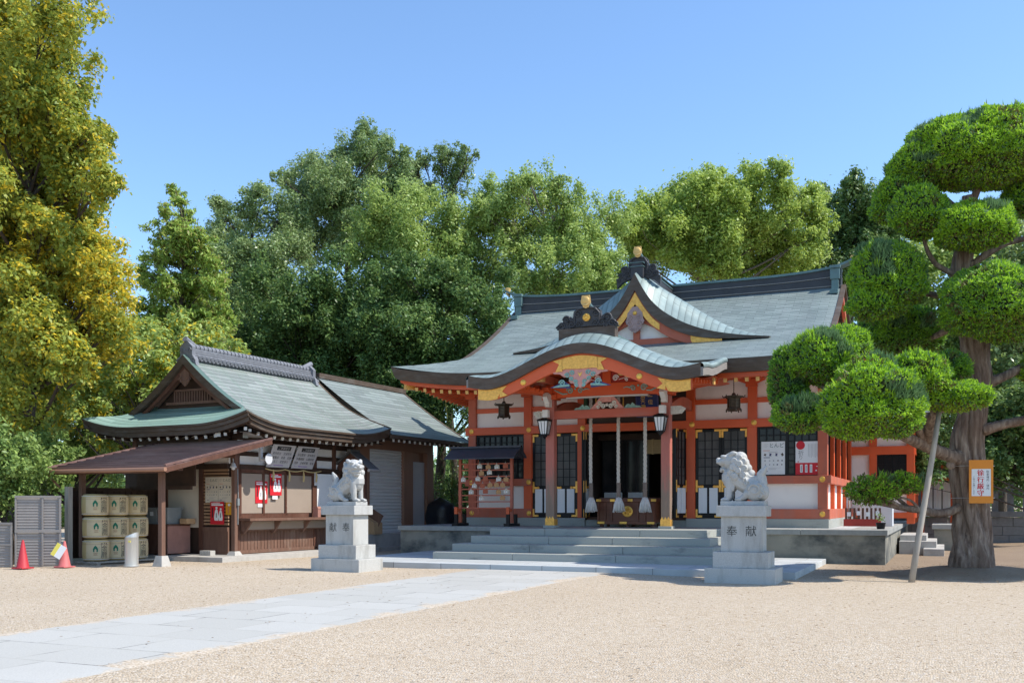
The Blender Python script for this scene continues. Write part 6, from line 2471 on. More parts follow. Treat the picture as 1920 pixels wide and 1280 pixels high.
# ---------------------------------------------------------------- signs and notices on the office
def office_notices():
    # two leaning grey boards over the counter
    for k, (q0, title, cols, label) in enumerate(((23.55, 'ご祈祷受付', ['家内安全　交通安全', '商業繁栄　安産　厄除', '七五三　初宮参り'], 'grey notice board above the counter, half hidden by the loudspeaker'),
                                                   (24.72, 'ご祈願案内', ['会社繁栄　身体健全', '学業成就　心願成就', '厄除　合格祈願　安産'], 'grey notice board above the counter, beside the hood and clear of the loudspeaker'))):
        F = OF @ Matrix.Translation((-20.2 + .16, q0, 2.72)) @ Matrix.Rotation(R(90), 4, 'Z') @ Matrix.Rotation(R(24), 4, 'X')
        m = MB(F)
        m.box(0, 1.06, -.012, 0, 0, .74)
        m.mi = 1
        m.box(.22, .86, -.016, -.0125, .56, .69)
        m.mi = 0
        m.text(title, (.54, -.018, .625), (1, 0, 0), (0, 0, 1), .105)
        m.mi = 1
        for i, c in enumerate(cols):
            m.text(c, (.53, -.015, .46 - .135 * i), (1, 0, 0), (0, 0, 1), .098)
        m.mi = 2
        m.box(.3, .75, -.015, -.0125, .055, .085)
        m.box(.1, .24, -.015, -.0125, .065, .075)
        o = m.build('notice_board', ['sign_grey', 'print_black', 'print_violet'], loc=F.translation)
        tag(o, label, 'notice board', 'grey notice boards over the office counter')
    # straw rope with hanging tufts along the beam
    m = MB(OF)
    path = [(-20.2 + .20, 23.5 + 2.7 * i / 30, 2.66 - .05 * abs(math.sin(i * math.pi / 10))) for i in range(31)]
    m.tube(path, .018, 6)
    for q in (23.85, 24.6, 25.3, 25.95):
        m.tube([(-20.0, q, 2.64), (-19.99, q + .01, 2.48), (-20.0, q, 2.30)], [.016, .035, .028], 6)
    o = m.build('straw_rope', 'straw', loc=O(-20, 24.8, 2.6))
    tag(o, 'thin straw rope with four hanging tufts strung under the grey notice boards', 'straw rope')
    # loudspeaker horn at the end of the lean-to
    m = MB(OF)
    m.lathe([(.03, -.16), (.035, -.02), (.06, .06), (.15, .16), (.16, .17)], (-19.62, 23.0, 2.92), 16, 'x')
    m.box(-19.8, -19.72, 22.95, 23.05, 2.85, 3.3)
    o = m.build('loudspeaker', 'loft_pale', loc=O(-19.62, 23.0, 2.9), smooth=True)
    tag(o, 'white horn loudspeaker fixed beside the grey notice boards', 'loudspeaker')
    m = MB(OF)
    m.lathe([(.02, .12), (.05, .1), (.10, -.02), (.09, -.03)], (-19.80, 21.88, 2.66), 14)
    m.ball((-19.8, 21.88, 2.62), .06, 6)
    m.tube([(-19.8, 21.88, 2.76), (-19.86, 21.95, 2.9)], .02, 6)
    o = m.build('wall_lamp', 'loft_pale', loc=O(-19.8, 21.9, 2.7), smooth=True)
    tag(o, 'small white wall lamp on the lean-to post by the louvered wall', 'lamp')
    m = MB(OF)
    m.tube([(-19.79, 22.05, 2.6), (-19.77, 22.05, 1.9), (-19.78, 22.05, 1.0)], .016, 6)
    m.box(-19.82, -19.74, 22.0, 22.08, 1.55, 1.75)
    o = m.build('electric_conduit', 'grey_plastic', loc=O(-19.79, 22.05, .9))
    tag(o, 'grey electric conduit running down the post beside the counter windows', 'conduit')
    # paper posters
    F = OF @ Matrix.Translation((-21.14, 22.19, 1.64))
    event_poster('event_poster', 'cream festival poster on the louvered wall, nearer the cream plaster of a pair', F, .49, .74, 0)
    F = OF @ Matrix.Translation((-20.64, 22.19, 1.64))
    event_poster('event_poster', 'cream festival poster on the louvered wall, above the amber notice', F, .49, .74, 0)
    def child_poster(label, F, w, h, tail):
        """Red seasonal poster: white headline, two pale robed figures in plain silhouette."""
        m = MB(F)
        m.mi = 0
        m.box(0, w, -.006, 0, 0, h)
        m.mi = 1
        m.box(w * .08, w * .92, -.008, -.0062, h * .83, h * .90)
        m.box(w * .08, w * .7, -.008, -.0062, h * .93, h * .96)
        for cx, s in ((.45, 1), (.76, .9)):
            m.add([(w * (cx + a * .17 * s), -.008, h * (.17 + b * .50 * s)) for a, b in ((-.8, 0), (.8, 0), (1, .35), (.55, .9), (.2, 1), (-.2, 1), (-.55, .9), (-1, .35))], [tuple(range(8))])
            m.lathe([(w * .075 * s, 0), (w * .06 * s, -.002)], (w * cx, -.0062, h * (.17 + .56 * s)), 12, 'y')
        m.mi = 2
        for cx in (.42, .73):
            m.box(w * cx, w * (cx + .05), -.0095, -.0082, h * .3, h * .5)
        m.box(w * .12, w * .2, -.008, -.0062, h * .3, h * .74)
        if tail:
            m.mi = 1
            m.box(w * .2, w * .65, -.006, -.002, -h * .18, -h * .02)
        o = m.build('seasonal_poster', ['print_red', 'paper', 'print_black'], loc=F.translation)
        tag(o, label, 'poster', 'red seasonal posters on the office')
    child_poster('red seasonal poster on the louvered wall beside the amber notice', OF @ Matrix.Translation((-20.90, 22.14, 1.0)), .52, .66, False)
    W2 = Matrix.Rotation(R(90), 4, 'Z')
    child_poster('red seasonal poster on the counter windows, the lower of two with white tags', OF @ Matrix.Translation((-20.14, 23.20, 1.62)) @ W2, .54, .66, True)
    child_poster('red seasonal poster on the counter windows, the higher of two with white tags', OF @ Matrix.Translation((-20.09, 23.80, 1.86)) @ W2, .54, .66, True)
    F = OF @ Matrix.Translation((-20.36, 22.19, 1.28))
    m = MB(F)
    m.box(0, .22, -.006, 0, 0, .36)
    m.mi = 1
    m.ball((.13, -.007, .29), .05, 5, (1, .05, .8))
    m.mi = 2
    m.box(.08, .12, -.0075, -.0062, .05, .22)
    o = m.build('amber_notice', ['amber_notice', 'paper', 'print_orange'], loc=F.translation)
    tag(o, 'narrow amber notice slip beside the red seasonal poster on the louvers', 'notice')
    # little pot of leaflets on the counter
    m = MB(OF)
    m.box(-19.98, -19.78, 25.75, 25.9, 1.18, 1.45)
    m.prism([(-19.99, 1.45), (-19.77, 1.45), (-19.80, 1.52), (-19.96, 1.52)], 25.74, 25.91)
    o = m.build('leaflet_box', 'board_pink', loc=O(-19.88, 25.8, 1.18))
    tag(o, 'small wooden leaflet box on the office counter shelf', 'leaflet box')
office_notices()

# ---------------------------------------------------------------- sake barrels
MAT['barrel_leaf'] = pm('barrel_leaf', (0.33, 0.43, 0.27), 0.7, 0.2, 6)
def barrels():
    rows = ['bottom', 'middle', 'top']
    where = ['nearest the faded cone', 'in the centre of its row', 'nearest the steel bin']
    Rb, Hb = .325, .55
    def wrap(m, th0, zc, pts, fs, r):
        m.add([(r * math.cos(th0 + a / r), r * math.sin(th0 + a / r), zc + b) for a, b in pts], fs)
    for k in range(3):
        for j in range(3):
            p = -21.80 + random.uniform(-.02, .02)
            q = 18.82 + .675 * j
            z0 = .075 + k * .60
            F = OF @ Matrix.Translation((p, q, z0)) @ Matrix.Rotation(R(random.uniform(-5, 5)), 4, 'Z') @ Matrix.Scale(1.045, 4)
            t = thing('sake_barrel', f'straw wrapped sake barrel with green crest, {rows[k]} row, {where[j]}', 'sake barrel', F.translation.copy(), 0, 'stacked sake barrels')
            m = MB(F)
            prof = [(.23, 0), (.285, .015), (.315, .06), (.325, .14), (.328, .27), (.325, .41), (.315, .49), (.28, .54), (.22, .555)]
            m.lathe(prof, (0, 0, 0), 28)
            b = m.build('barrel_body', 'straw', t, smooth=True)
            m = MB(F)
            # printed wrapper facing the yard
            P = []
            a0, a1 = R(-86), R(34)
            for z in (.075, .14, .27, .41, .475):
                rr = .329 if .1 < z < .45 else .3225
                P.append([(rr * math.cos(a0 + (a1 - a0) * i / 20) * 1.006, rr * math.sin(a0 + (a1 - a0) * i / 20) * 1.006, z) for i in range(21)])
            m.grid(P)
            w = m.build('wrapper', 'barrel_label', t, smooth='all')
            r = .336
            m = MB(F)
            pts = [(-.055, -.05), (-.062, .03), (-.03, .085), (0, .115), (.03, .085), (.062, .03), (.055, -.05), (.022, -.05), (.025, .0), (0, .035), (-.025, .0), (-.022, -.05)]
            wrap(m, R(-44), .29, pts, [(0, 1, 10, 11), (1, 2, 9, 10), (2, 3, 4, 9), (4, 5, 8, 9), (5, 6, 7, 8)], r)
            for dz, wd in ((.42, .05), (.41, .05)):
                pass
            m.build('green_crest', 'barrel_green', w)
            m = MB(F)
            for k2 in range(9):
                aa, zz = -.005 + .05 * math.cos(k2 * 2.1) + .1, .16 + .024 * k2
                wrap(m, R(-44), zz, [(aa, 0), (aa + .03, .004), (aa + .028, .014), (aa + .004, .010)], [(0, 1, 2, 3)], r)
            m.build('leaf_print', 'barrel_leaf', w)
            m = MB(F)
            for zz, hh, hw in ((.205, .012, .05), (.175, .01, .042), (.155, .008, .05)):
                wrap(m, R(-44), zz, [(-hw, 0), (hw, 0), (hw, hh), (-hw, hh)], [(0, 1, 2, 3)], r)
            for i in range(12):
                aa = -.42 + i * .065
                wrap(m, R(-44), .428, [(aa, 0), (aa + .06, 0), (aa + .06, .007), (aa, .007)], [(0, 1, 2, 3)], r)
            m.build('brown_print', 'barrel_brown', w)
            m = MB(F)
            for ch, zc in (('金', .335), ('鹿', .18)):
                vs, fs = letters(ch)
                xs = [v[0] for v in vs]
                ys = [v[1] for v in vs]
                cx, cy = (min(xs) + max(xs)) / 2, (min(ys) + max(ys)) / 2
                wrap(m, R(-6), zc, [((v[0] - cx) * .165, (v[1] - cy) * .165) for v in vs], fs, r)
            fr = .085
            for x0, x1, za, zb in ((-fr, -fr + .007, .085, .425), (fr - .007, fr, .085, .425), (-fr, fr, .085, .092), (-fr, fr, .418, .425)):
                wrap(m, R(-6), 0, [(x0, za), (x1, za), (x1, zb), (x0, zb)], [(0, 1, 2, 3)], r)
            for i in range(3):
                wrap(m, R(-6), .44, [(-.08 + i * .065, 0), (-.045 + i * .065, 0), (-.045 + i * .065, .022), (-.08 + i * .065, .022)], [(0, 1, 2, 3)], r - .006)
            m.build('lettering', 'print_black', w)
            m = MB(F)
            for zz in (.05, .50):
                rr = .312 if zz < .1 else .311
                m.tube([(rr * math.cos(i * math.pi / 12), rr * math.sin(i * math.pi / 12), zz) for i in range(25)], .012, 5, False)
            m.build('straw_cord', 'rope', t)
    m = MB(OF)
    for k in range(4):
        m.box(-22.2 + k * .24, -22.08 + k * .24, 18.45, 20.6, .03, .072)
    for q in (18.5, 19.5, 20.5):
        m.box(-22.2, -21.36, q, q + .1, -.04, .03)
    o = m.build('pallet', 'weathered_pole', loc=O(-21.8, 19.5, 0))
    tag(o, 'low slatted pallet under the stacked sake barrels', 'pallet')
barrels()

def yard_things():
    def cone(name, label, p, q, mt, h=.70):
        x, y, _ = O(p, q)
        t = thing(name, label, 'traffic cone', (x, y, 0), 0, 'traffic cones by the barrel bay')
        m = MB()
        m.lathe([(.155, .03), (.145, .045), (.028, h - .015), (.022, h)], (x, y, 0), 22)
        m.build('cone_body', mt, t, smooth=True)
        m = MB()
        m.box(x - .18, x + .18, y - .18, y + .18, 0, .032)
        m.build('base', mt, t, bevel=0.01)
        return t
    cone('traffic_cone', 'plain red traffic cone standing before the grey corrugated fence', -21.70, 16.55, 'cone_red')
    t = cone('traffic_cone', 'faded pink traffic cone with a paper tag, beside the sake barrels', -21.2, 17.35, 'cone_faded', .66)
    F = OF @ Matrix.Translation((-21.13, 17.12, .42)) @ Matrix.Rotation(R(30), 4, 'Z') @ Matrix.Rotation(R(32), 4, 'Y')
    m = MB(F)
    m.box(-.13, .13, -.004, 0, -.17, .17)
    m.mi = 1
    m.box(-.13, -.03, -.006, -.0042, -.17, .17)
    o = m.build('paper_tag', ['paper', 'paper_yellow'], loc=F.translation)
    tag(o, 'yellow and white paper tag tied to the faded cone', 'paper tag')
    x, y, _ = O(-20.04, 18.42)
    t = thing('litter_bin', 'round brushed steel bin with a slanted lid in front of the barrels', 'bin', (x, y, 0))
    m = MB()
    m.lathe([(.19, 0), (.19, .03), (.168, .035), (.168, .74), (.172, .745)], (x, y, 0), 28)
    m.build('bin_body', 'steel', t, smooth=True)
    m = MB()
    vs, n = [], 28
    for k in range(n):
        a = 2 * math.pi * k / n
        vs.append((x + .172 * math.cos(a), y + .172 * math.sin(a), .745))
    for k in range(n):
        a = 2 * math.pi * k / n
        vs.append((x + .165 * math.cos(a), y + .165 * math.sin(a), .80 + .07 * math.cos(a - R(20))))
    m.add(vs, [(k, (k + 1) % n, n + (k + 1) % n, n + k) for k in range(n)] + [tuple(range(n, 2 * n))])
    m.build('lid', 'steel', t)
    m = MB()
    m.box(x + .05, x + .12, y - .172, y - .15, .62, .65)
    m.build('sticker', 'paper_yellow', t)
    # counter box under the lean-to
    t = thing('storage_counter', 'low wooden counter box with one side coloured pale as if sunlit, under the lean-to', 'counter box', O(-22.3, 21.8, .12), R(-3))
    m = MB(OF)
    m.box(-22.75, -21.74, 21.27, 22.15, .14, 1.0)
    m.box(-22.8, -21.69, 21.22, 22.16, .96, 1.01)
    m.build('counter_body', 'dark_wood', t, bevel=0.008)
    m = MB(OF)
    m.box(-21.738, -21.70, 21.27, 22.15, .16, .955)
    m.build('side_board', 'board_pink', t)  # paler colour stands for sunlight on this side of the box
    for k, (a, b, label) in enumerate(((-22.62, -22.2, 'grey plastic bin with a white label on the counter box, behind the lean-to post'), (-22.15, -21.78, 'grey plastic bin without label on the counter box, beside the cream plaster'))):
        t = thing('plastic_bin', label, 'plastic bin', O((a + b) / 2, 21.6, 1.01), R(-3), 'grey plastic bins on the counter box')
        m = MB(OF)
        m.add([(a + .03, 21.36, 1.012), (b - .03, 21.36, 1.012), (b - .03, 21.85, 1.012), (a + .03, 21.85, 1.012), (a, 21.33, 1.44), (b, 21.33, 1.44), (b, 21.9, 1.44), (a, 21.9, 1.44)],
              [(3, 2, 1, 0), (0, 1, 5, 4), (1, 2, 6, 5), (2, 3, 7, 6), (3, 0, 4, 7), (4, 5, 6, 7)])
        m.build('tub', 'grey_plastic', t)
        m = MB(OF)
        m.box(a - .02, b + .02, 21.31, 21.92, 1.44, 1.49)
        m.build('lid', 'grey_plastic', t, bevel=0.01)
        if k == 0:
            m = MB(OF)
            m.box(a + .15, a + .28, 21.335, 21.342, 1.25, 1.40)
            m.build('label_sheet', 'paper', t)
    m = MB(OF)
    m.box(-21.72, -21.45, 21.75, 22.1, 1.012, 1.17)
    o = m.build('orange_carton', 'carton', loc=O(-21.6, 21.9, 1.01), bevel=0.006)
    tag(o, 'small orange brown carton at the end of the counter box', 'carton')
    m = MB(OF)
    m.box(-20.75, -20.35, 21.55, 21.75, .12, .26)
    for k in range(3):
        m.box(-20.70 + k * .12, -20.64 + k * .12, 21.54, 21.549, .15, .23)
    o = m.build('concrete_block', 'concrete', loc=O(-20.55, 21.6, .12), bevel=0.006)
    tag(o, 'hollow concrete block lying on the slab before the louvered wall', 'concrete block')
    # cartons beside the shutter
    t = thing('wooden_feeder', 'brown wooden box with a slanted lid standing by the roller shutter', 'wooden box', O(-19.75, 28.75, .56), R(-3))
    m = MB(OF)
    m.box(-19.95, -19.5, 28.5, 29.0, .56, .95)
    m.prism([(-19.95, .95), (-19.95, 1.2), (-19.5, .95)], 28.5, 29.0)
    m.build('box_body', 'carton', t)
    m = MB(OF)
    m.bar((-20.0, 28.75, 1.235), (-19.44, 28.75, .925), .62, .025, (0, 1, 0))
    m.build('lid', 'old_wood', t)
    # corrugated sheet fences on the far left
    def sheet(name, label, p0, p1, h):
        a, b = O(*p0), O(*p1)
        L = (b - a).length
        ang = math.atan2(b.y - a.y, b.x - a.x)
        F = Matrix.Translation((a.x, a.y, 0)) @ Matrix.Rotation(ang, 4, 'Z')
        t = thing(name, label, 'fence', (a.x, a.y, 0), ang, 'grey corrugated sheet fences')
        m = MB(F)
        nz = int(h / .012)
        m.grid([[(x, .005 * math.sin(k * .012 / .072 * 2 * math.pi), k * h / nz) for x in (0, L)] for k in range(nz + 1)])
        m.build('sheet', 'fence_sheet', t, smooth='all')
        m = MB(F)
        for x in (0, L * .58, L - .05):
            m.box(x, x + .04, -.035, -.014, 0, h)
        m.box(0, L, -.045, -.036, h - .05, h)
        m.box(0, L, -.045, -.036, h * .48, h * .52)
        m.build('rail', 'fence_sheet', t)
    sheet('sheet_fence', 'tall grey corrugated sheet fence behind the red cone', (-22.55, 16.98), (-21.62, 17.6), 1.80)
    sheet('sheet_fence', 'low grey corrugated sheet fence at the picture edge', (-25.5, 15.6), (-22.6, 16.95), 1.12)
    # black sheeted bundle between the buildings
    m = MB()
    P = []
    for i in range(17):
        t = i / 16
        row = []
        for k in range(25):
            a = 2 * math.pi * k / 24
            r = (.62 if t < .85 else .62 * (1 - (t - .85) / .15 * .9)) * (1 + .12 * noise.noise(Vector((math.cos(a) * 2, math.sin(a) * 2, t * 4))))
            row.append((-17.9 + r * math.cos(a), 34.2 + r * .7 * math.sin(a), -.05 + 1.9 * t))
        P.append(row)
    m.grid(P)
    o = m.build('sheeted_bundle', 'black_sheet', loc=(-17.9, 34.2, 0), smooth='all')
    tag(o, 'bundle under black plastic sheeting in the gap between annex and hall', 'covered bundle')
MAT['fence_sheet'] = pm('fence_sheet', (0.24, 0.22, 0.205), 0.6, 0.1, 3, bump=0.05)
yard_things()
# ================================================================== VEGETATION
# crowns: trunk foot, then foliage masses (x, y, z, radius, tone)
TD = {}
TD['yellow'] = ((-24.7,20.9),[(-27.4,22.0,16.8,1.08,0),(-26.5,22.3,16.6,0.63,0),(-24.8,21.4,14.9,0.66,0),(-25.2,20.6,14.4,0.78,0),(-23.9,20.4,13.2,0.76,0),(-22.3,20.0,12.6,0.47,0),(-23.1,20.5,12.0,0.69,0),(-23.9,22.6,12.4,0.62,0),(-26.3,21.9,12.8,0.9,1),(-22.8,21.1,10.9,0.61,0),(-25.4,21.9,11.5,0.81,0),(-26.1,21.6,10.6,0.89,0),(-24.4,22.0,10.3,0.8,0),(-23.6,22.1,10.3,0.51,0),(-25.3,21.8,9.4,0.97,1),(-22.6,21.1,8.8,0.84,1),(-23.1,22.6,8.7,0.64,1),(-24.1,20.1,7.8,0.83,1),(-23.6,21.3,7.7,0.93,1),(-23.5,22.7,7.6,0.81,1),(-25.4,21.5,6.9,0.88,0),(-21.6,21.3,6.6,0.53,0),(-25.0,22.9,6.6,0.75,0),(-26.7,20.7,15.6,1.27,0),(-26.4,20.5,13.6,1.26,0),(-24.2,18.8,10.4,1.15,0),(-26.3,20.4,8.5,1.41,0),(-24.4,19.8,16.6,1.05,0),(-26.8,20.8,17.6,1.27,0),(-24.3,20.9,15.0,0.34,0),(-23.6,22.9,12.7,0.33,0),(-24.8,21.6,12.9,0.64,1),(-25.9,21.8,13.5,0.65,1),(-22.3,21.2,8.0,0.61,1),(-25.1,21.4,11.2,0.74,0),(-25.0,21.9,11.4,0.79,0),(-26.6,21.6,12.9,0.8,0),(-24.0,20.5,10.0,0.51,0),(-26.1,21.9,14.1,0.68,0),(-26.0,22.1,15.4,0.58,0),(-25.7,21.3,10.4,0.73,0),(-27.0,22.2,11.4,0.57,0),(-26.3,22.4,14.9,0.52,0),(-22.8,21.8,9.0,0.55,1),(-22.5,22.0,6.8,0.58,1),(-21.3,20.7,7.6,0.65,1),(-25.6,22.1,6.8,0.73,1),(-24.0,23.3,7.0,0.62,1),(-23.9,21.1,9.1,0.53,1),(-25.4,21.5,8.9,0.69,1),(-25.6,21.5,7.6,0.61,1),(-25.4,21.7,5.8,0.7,0),(-23.3,19.9,6.0,0.71,0),(-26.2,21.6,5.6,0.55,0),(-23.9,21.6,5.7,0.54,0),(-24.1,21.9,6.5,0.72,0),(-24.9,20.4,6.8,0.57,0),(-24.1,21.8,14.5,0.9,0),(-24.7,22.2,7.1,0.76,0),(-25.3,21.3,11.2,0.91,0),(-26.2,21.3,9.1,0.93,0),(-22.1,19.7,14.9,0.88,0),(-24.0,19.5,12.3,0.79,0),(-23.5,21.1,12.8,0.93,0),(-25.0,21.5,13.4,0.74,0),(-24.1,19.8,14.9,0.63,0),(-24.8,21.7,6.5,0.68,0),(-25.9,21.0,6.5,0.82,0),(-23.0,19.4,13.0,0.76,0),(-23.8,21.1,11.7,0.76,0),(-24.4,19.7,6.9,0.59,0),(-22.9,19.5,7.5,0.61,0),(-22.7,20.0,6.5,0.79,0),(-22.3,21.1,11.9,0.6,0),(-22.9,20.1,9.3,0.55,0),(-22.4,20.4,8.8,0.71,0),(-21.0,20.3,10.3,0.59,0),(-22.9,21.5,10.8,0.57,0),(-23.2,21.0,11.8,0.59,0),(-25.4,21.1,5.6,0.87,0),(-24.4,21.5,5.4,0.71,0),(-23.8,20.0,4.5,0.75,0),(-27.1,21.8,5.3,0.91,0),(-21.7,19.8,5.4,0.6,0),(-24.0,20.7,5.9,0.77,0)])
TD['low_left'] = ((-26.3,22.9),[(-27.0,22.9,5.7,0.93,0),(-25.9,23.5,5.9,0.77,0),(-23.6,22.7,6.0,0.65,1),(-27.4,22.9,4.6,0.86,0),(-27.0,24.1,5.1,0.79,0),(-24.7,23.1,6.7,0.67,1),(-26.1,22.7,6.7,0.84,0),(-23.1,23.2,6.4,0.49,1),(-25.9,22.3,3.8,0.66,0),(-29.4,23.4,5.6,1.07,0),(-27.5,21.9,3.7,1.0,0),(-26.4,24.7,5.9,0.5,0),(-28.4,23.6,5.2,0.54,0),(-26.3,23.3,5.1,0.5,0),(-25.8,22.2,5.7,0.62,0),(-28.5,23.8,4.8,0.8,0),(-26.1,23.0,5.0,0.72,0),(-26.2,22.6,5.1,0.52,0),(-26.0,22.3,4.6,0.74,0),(-27.2,24.4,4.7,0.61,0),(-25.9,23.1,6.0,0.51,0)])
TD['bush_a'] = ((-22.6,18.7),[(-22.3,18.6,2.9,0.58,0),(-22.1,18.9,2.5,0.53,0),(-22.3,18.3,2.2,0.58,0),(-23.3,18.6,2.6,0.71,0),(-22.3,18.8,1.9,0.49,0),(-22.8,18.3,1.8,0.62,0)])
TD['bush_b'] = ((-23.9,20.8),[(-23.9,21.1,3.1,0.5,0),(-23.5,21.3,3.1,0.4,0),(-23.6,20.4,2.4,0.54,0),(-23.5,21.0,2.4,0.43,0),(-24.1,20.4,3.0,0.52,0)])
TD['thin_yellow'] = ((-26.2,26.8),[(-26.9,28.1,7.4,0.82,0),(-24.5,27.1,7.2,0.67,0),(-23.3,27.6,7.2,0.63,0),(-27.5,27.6,6.3,0.82,0),(-26.5,25.4,4.9,0.69,0),(-24.8,26.6,6.3,0.66,0),(-23.7,29.2,7.2,0.43,0),(-25.6,25.3,7.0,0.68,0),(-26.9,27.8,5.6,0.78,0),(-28.4,26.6,6.3,0.76,0),(-24.1,27.4,6.7,0.56,0),(-26.3,25.9,4.2,0.73,0),(-26.4,27.8,4.6,0.87,0),(-29.4,27.0,4.8,0.88,0),(-23.9,26.4,4.9,0.81,0),(-23.5,27.9,5.2,0.55,0),(-26.9,26.7,6.9,0.77,0),(-26.6,26.6,5.7,0.61,0),(-24.5,26.8,5.6,0.68,0),(-26.5,25.3,5.2,0.54,0),(-25.7,27.3,6.5,0.57,0),(-26.3,27.9,6.2,0.6,0),(-23.4,26.3,5.6,0.47,0),(-26.1,25.8,6.0,0.72,0),(-24.6,28.7,6.0,0.5,0),(-25.0,28.4,6.3,0.66,0),(-25.1,27.9,5.7,0.63,0)])
TD['conifer'] = ((-28.7,32.2),[(-29.6,32.7,14.7,0.31,0),(-28.9,32.1,14.0,0.35,0),(-29.1,31.6,13.4,0.37,0),(-29.1,32.8,13.6,0.4,0),(-28.3,31.3,12.8,0.39,0),(-30.0,32.2,12.8,0.49,0),(-28.1,31.4,12.2,0.56,0),(-27.6,31.9,12.3,0.39,0),(-30.6,32.5,12.1,0.54,0),(-29.2,32.4,11.7,0.67,0),(-27.5,32.1,11.5,0.52,0),(-29.7,30.9,11.1,0.34,0),(-28.1,33.6,11.2,0.45,0),(-30.2,32.0,10.8,0.62,0),(-29.4,32.7,10.6,0.8,0),(-27.3,32.0,10.4,0.6,0),(-30.4,31.8,9.8,0.49,0),(-28.8,31.8,9.3,0.87,0),(-27.3,32.2,9.3,0.61,0),(-27.0,32.6,8.9,0.44,0),(-29.2,32.3,8.3,0.93,0),(-27.3,32.5,8.4,0.57,0),(-30.2,31.3,8.7,0.55,0),(-29.3,31.1,8.8,0.65,0),(-28.8,33.0,10.2,0.63,0),(-29.7,32.2,12.1,0.49,0),(-27.3,33.6,8.3,0.27,0),(-28.4,32.2,10.9,0.55,0),(-30.2,32.4,9.3,0.69,0),(-27.9,32.6,9.3,0.44,0),(-28.3,32.6,11.7,0.6,0),(-28.0,32.7,9.3,0.46,0),(-29.5,32.5,8.3,0.47,0),(-28.4,32.1,10.6,0.47,0),(-27.9,31.6,12.2,0.45,0),(-28.2,31.3,12.1,0.43,0),(-28.1,31.8,9.0,0.64,0),(-28.7,31.1,10.4,0.5,0),(-29.1,33.0,10.5,0.68,0),(-28.9,32.1,12.4,0.61,0),(-30.2,32.2,8.8,0.57,0),(-26.8,31.9,8.6,0.57,0),(-29.4,31.9,8.8,0.49,0),(-28.6,33.2,9.1,0.47,0),(-29.7,32.1,9.3,0.62,0),(-29.6,31.7,8.5,0.59,0),(-29.9,31.6,8.6,0.45,0),(-29.2,31.0,8.6,0.48,0)])
TD['grove_a'] = ((-31.7,40.7),[(-33.2,39.6,16.5,0.58,0),(-34.5,42.1,16.3,0.84,0),(-31.6,40.0,16.1,0.85,0),(-30.9,40.1,16.7,0.68,0),(-30.6,41.0,15.8,1.07,0),(-31.8,39.5,14.0,1.05,0),(-31.7,42.0,14.3,1.23,0),(-33.7,41.1,13.0,1.04,0),(-30.7,39.4,11.4,1.29,0),(-29.2,40.4,12.2,1.17,0),(-31.6,41.7,9.9,1.31,0),(-31.1,43.4,10.8,1.34,0),(-32.9,41.0,10.7,0.95,0),(-29.7,41.2,14.2,1.06,0),(-35.3,41.8,15.8,0.56,0),(-32.1,37.9,13.4,0.64,0),(-32.0,38.2,11.5,0.77,0),(-34.1,41.2,14.9,0.86,0),(-32.1,40.1,10.4,0.74,0),(-31.3,38.4,13.3,0.72,0),(-32.9,40.5,14.1,0.88,0),(-35.2,41.9,10.6,0.87,0),(-30.5,41.4,11.5,0.96,0),(-31.6,40.0,10.0,0.72,0),(-30.1,39.2,13.3,0.92,0),(-29.8,39.2,13.9,0.73,0),(-34.9,41.5,14.6,0.74,0)])
TD['grove_b'] = ((-28.4,45.4),[(-28.1,45.5,21.2,0.68,0),(-29.1,45.5,20.5,0.97,0),(-29.6,44.3,19.5,1.01,0),(-31.3,44.8,19.3,0.92,0),(-32.6,44.8,18.9,0.75,0),(-28.9,47.5,20.5,1.06,0),(-28.9,44.2,18.2,1.28,0),(-30.6,44.2,17.6,1.3,0),(-29.0,47.0,18.6,1.35,0),(-26.2,44.9,18.6,0.88,0),(-25.8,44.5,19.3,0.55,0),(-28.7,44.3,16.0,1.53,0),(-26.4,44.1,15.8,1.36,0),(-31.5,45.6,16.0,1.46,0),(-32.5,45.4,17.5,1.02,0),(-27.7,44.7,20.0,0.73,0),(-31.3,42.2,18.3,0.38,0),(-26.3,44.1,19.9,0.44,0),(-25.7,45.2,17.8,0.83,0),(-28.1,43.3,14.5,0.72,0),(-30.2,44.3,18.5,0.89,0),(-31.5,44.5,17.9,0.91,0),(-29.4,43.6,18.2,0.72,0),(-25.9,44.2,17.4,0.91,0),(-30.2,45.7,17.0,0.77,0),(-28.8,42.8,17.6,0.92,0),(-26.5,44.7,16.0,1.06,0),(-29.9,43.6,18.4,0.94,0)])
TD['grove_c'] = ((-24.5,48.3),[(-24.6,47.9,20.5,0.69,0),(-23.4,47.9,20.3,0.51,0),(-24.9,47.9,19.7,0.58,0),(-25.8,47.3,20.1,0.52,0),(-26.8,47.8,19.6,0.7,0),(-24.2,48.5,19.7,0.64,0),(-26.2,48.4,19.1,0.82,0),(-24.6,48.5,18.9,0.76,0),(-23.5,49.2,20.7,0.23,0),(-26.4,47.6,20.0,0.46,0),(-26.8,47.1,20.8,0.23,0)])
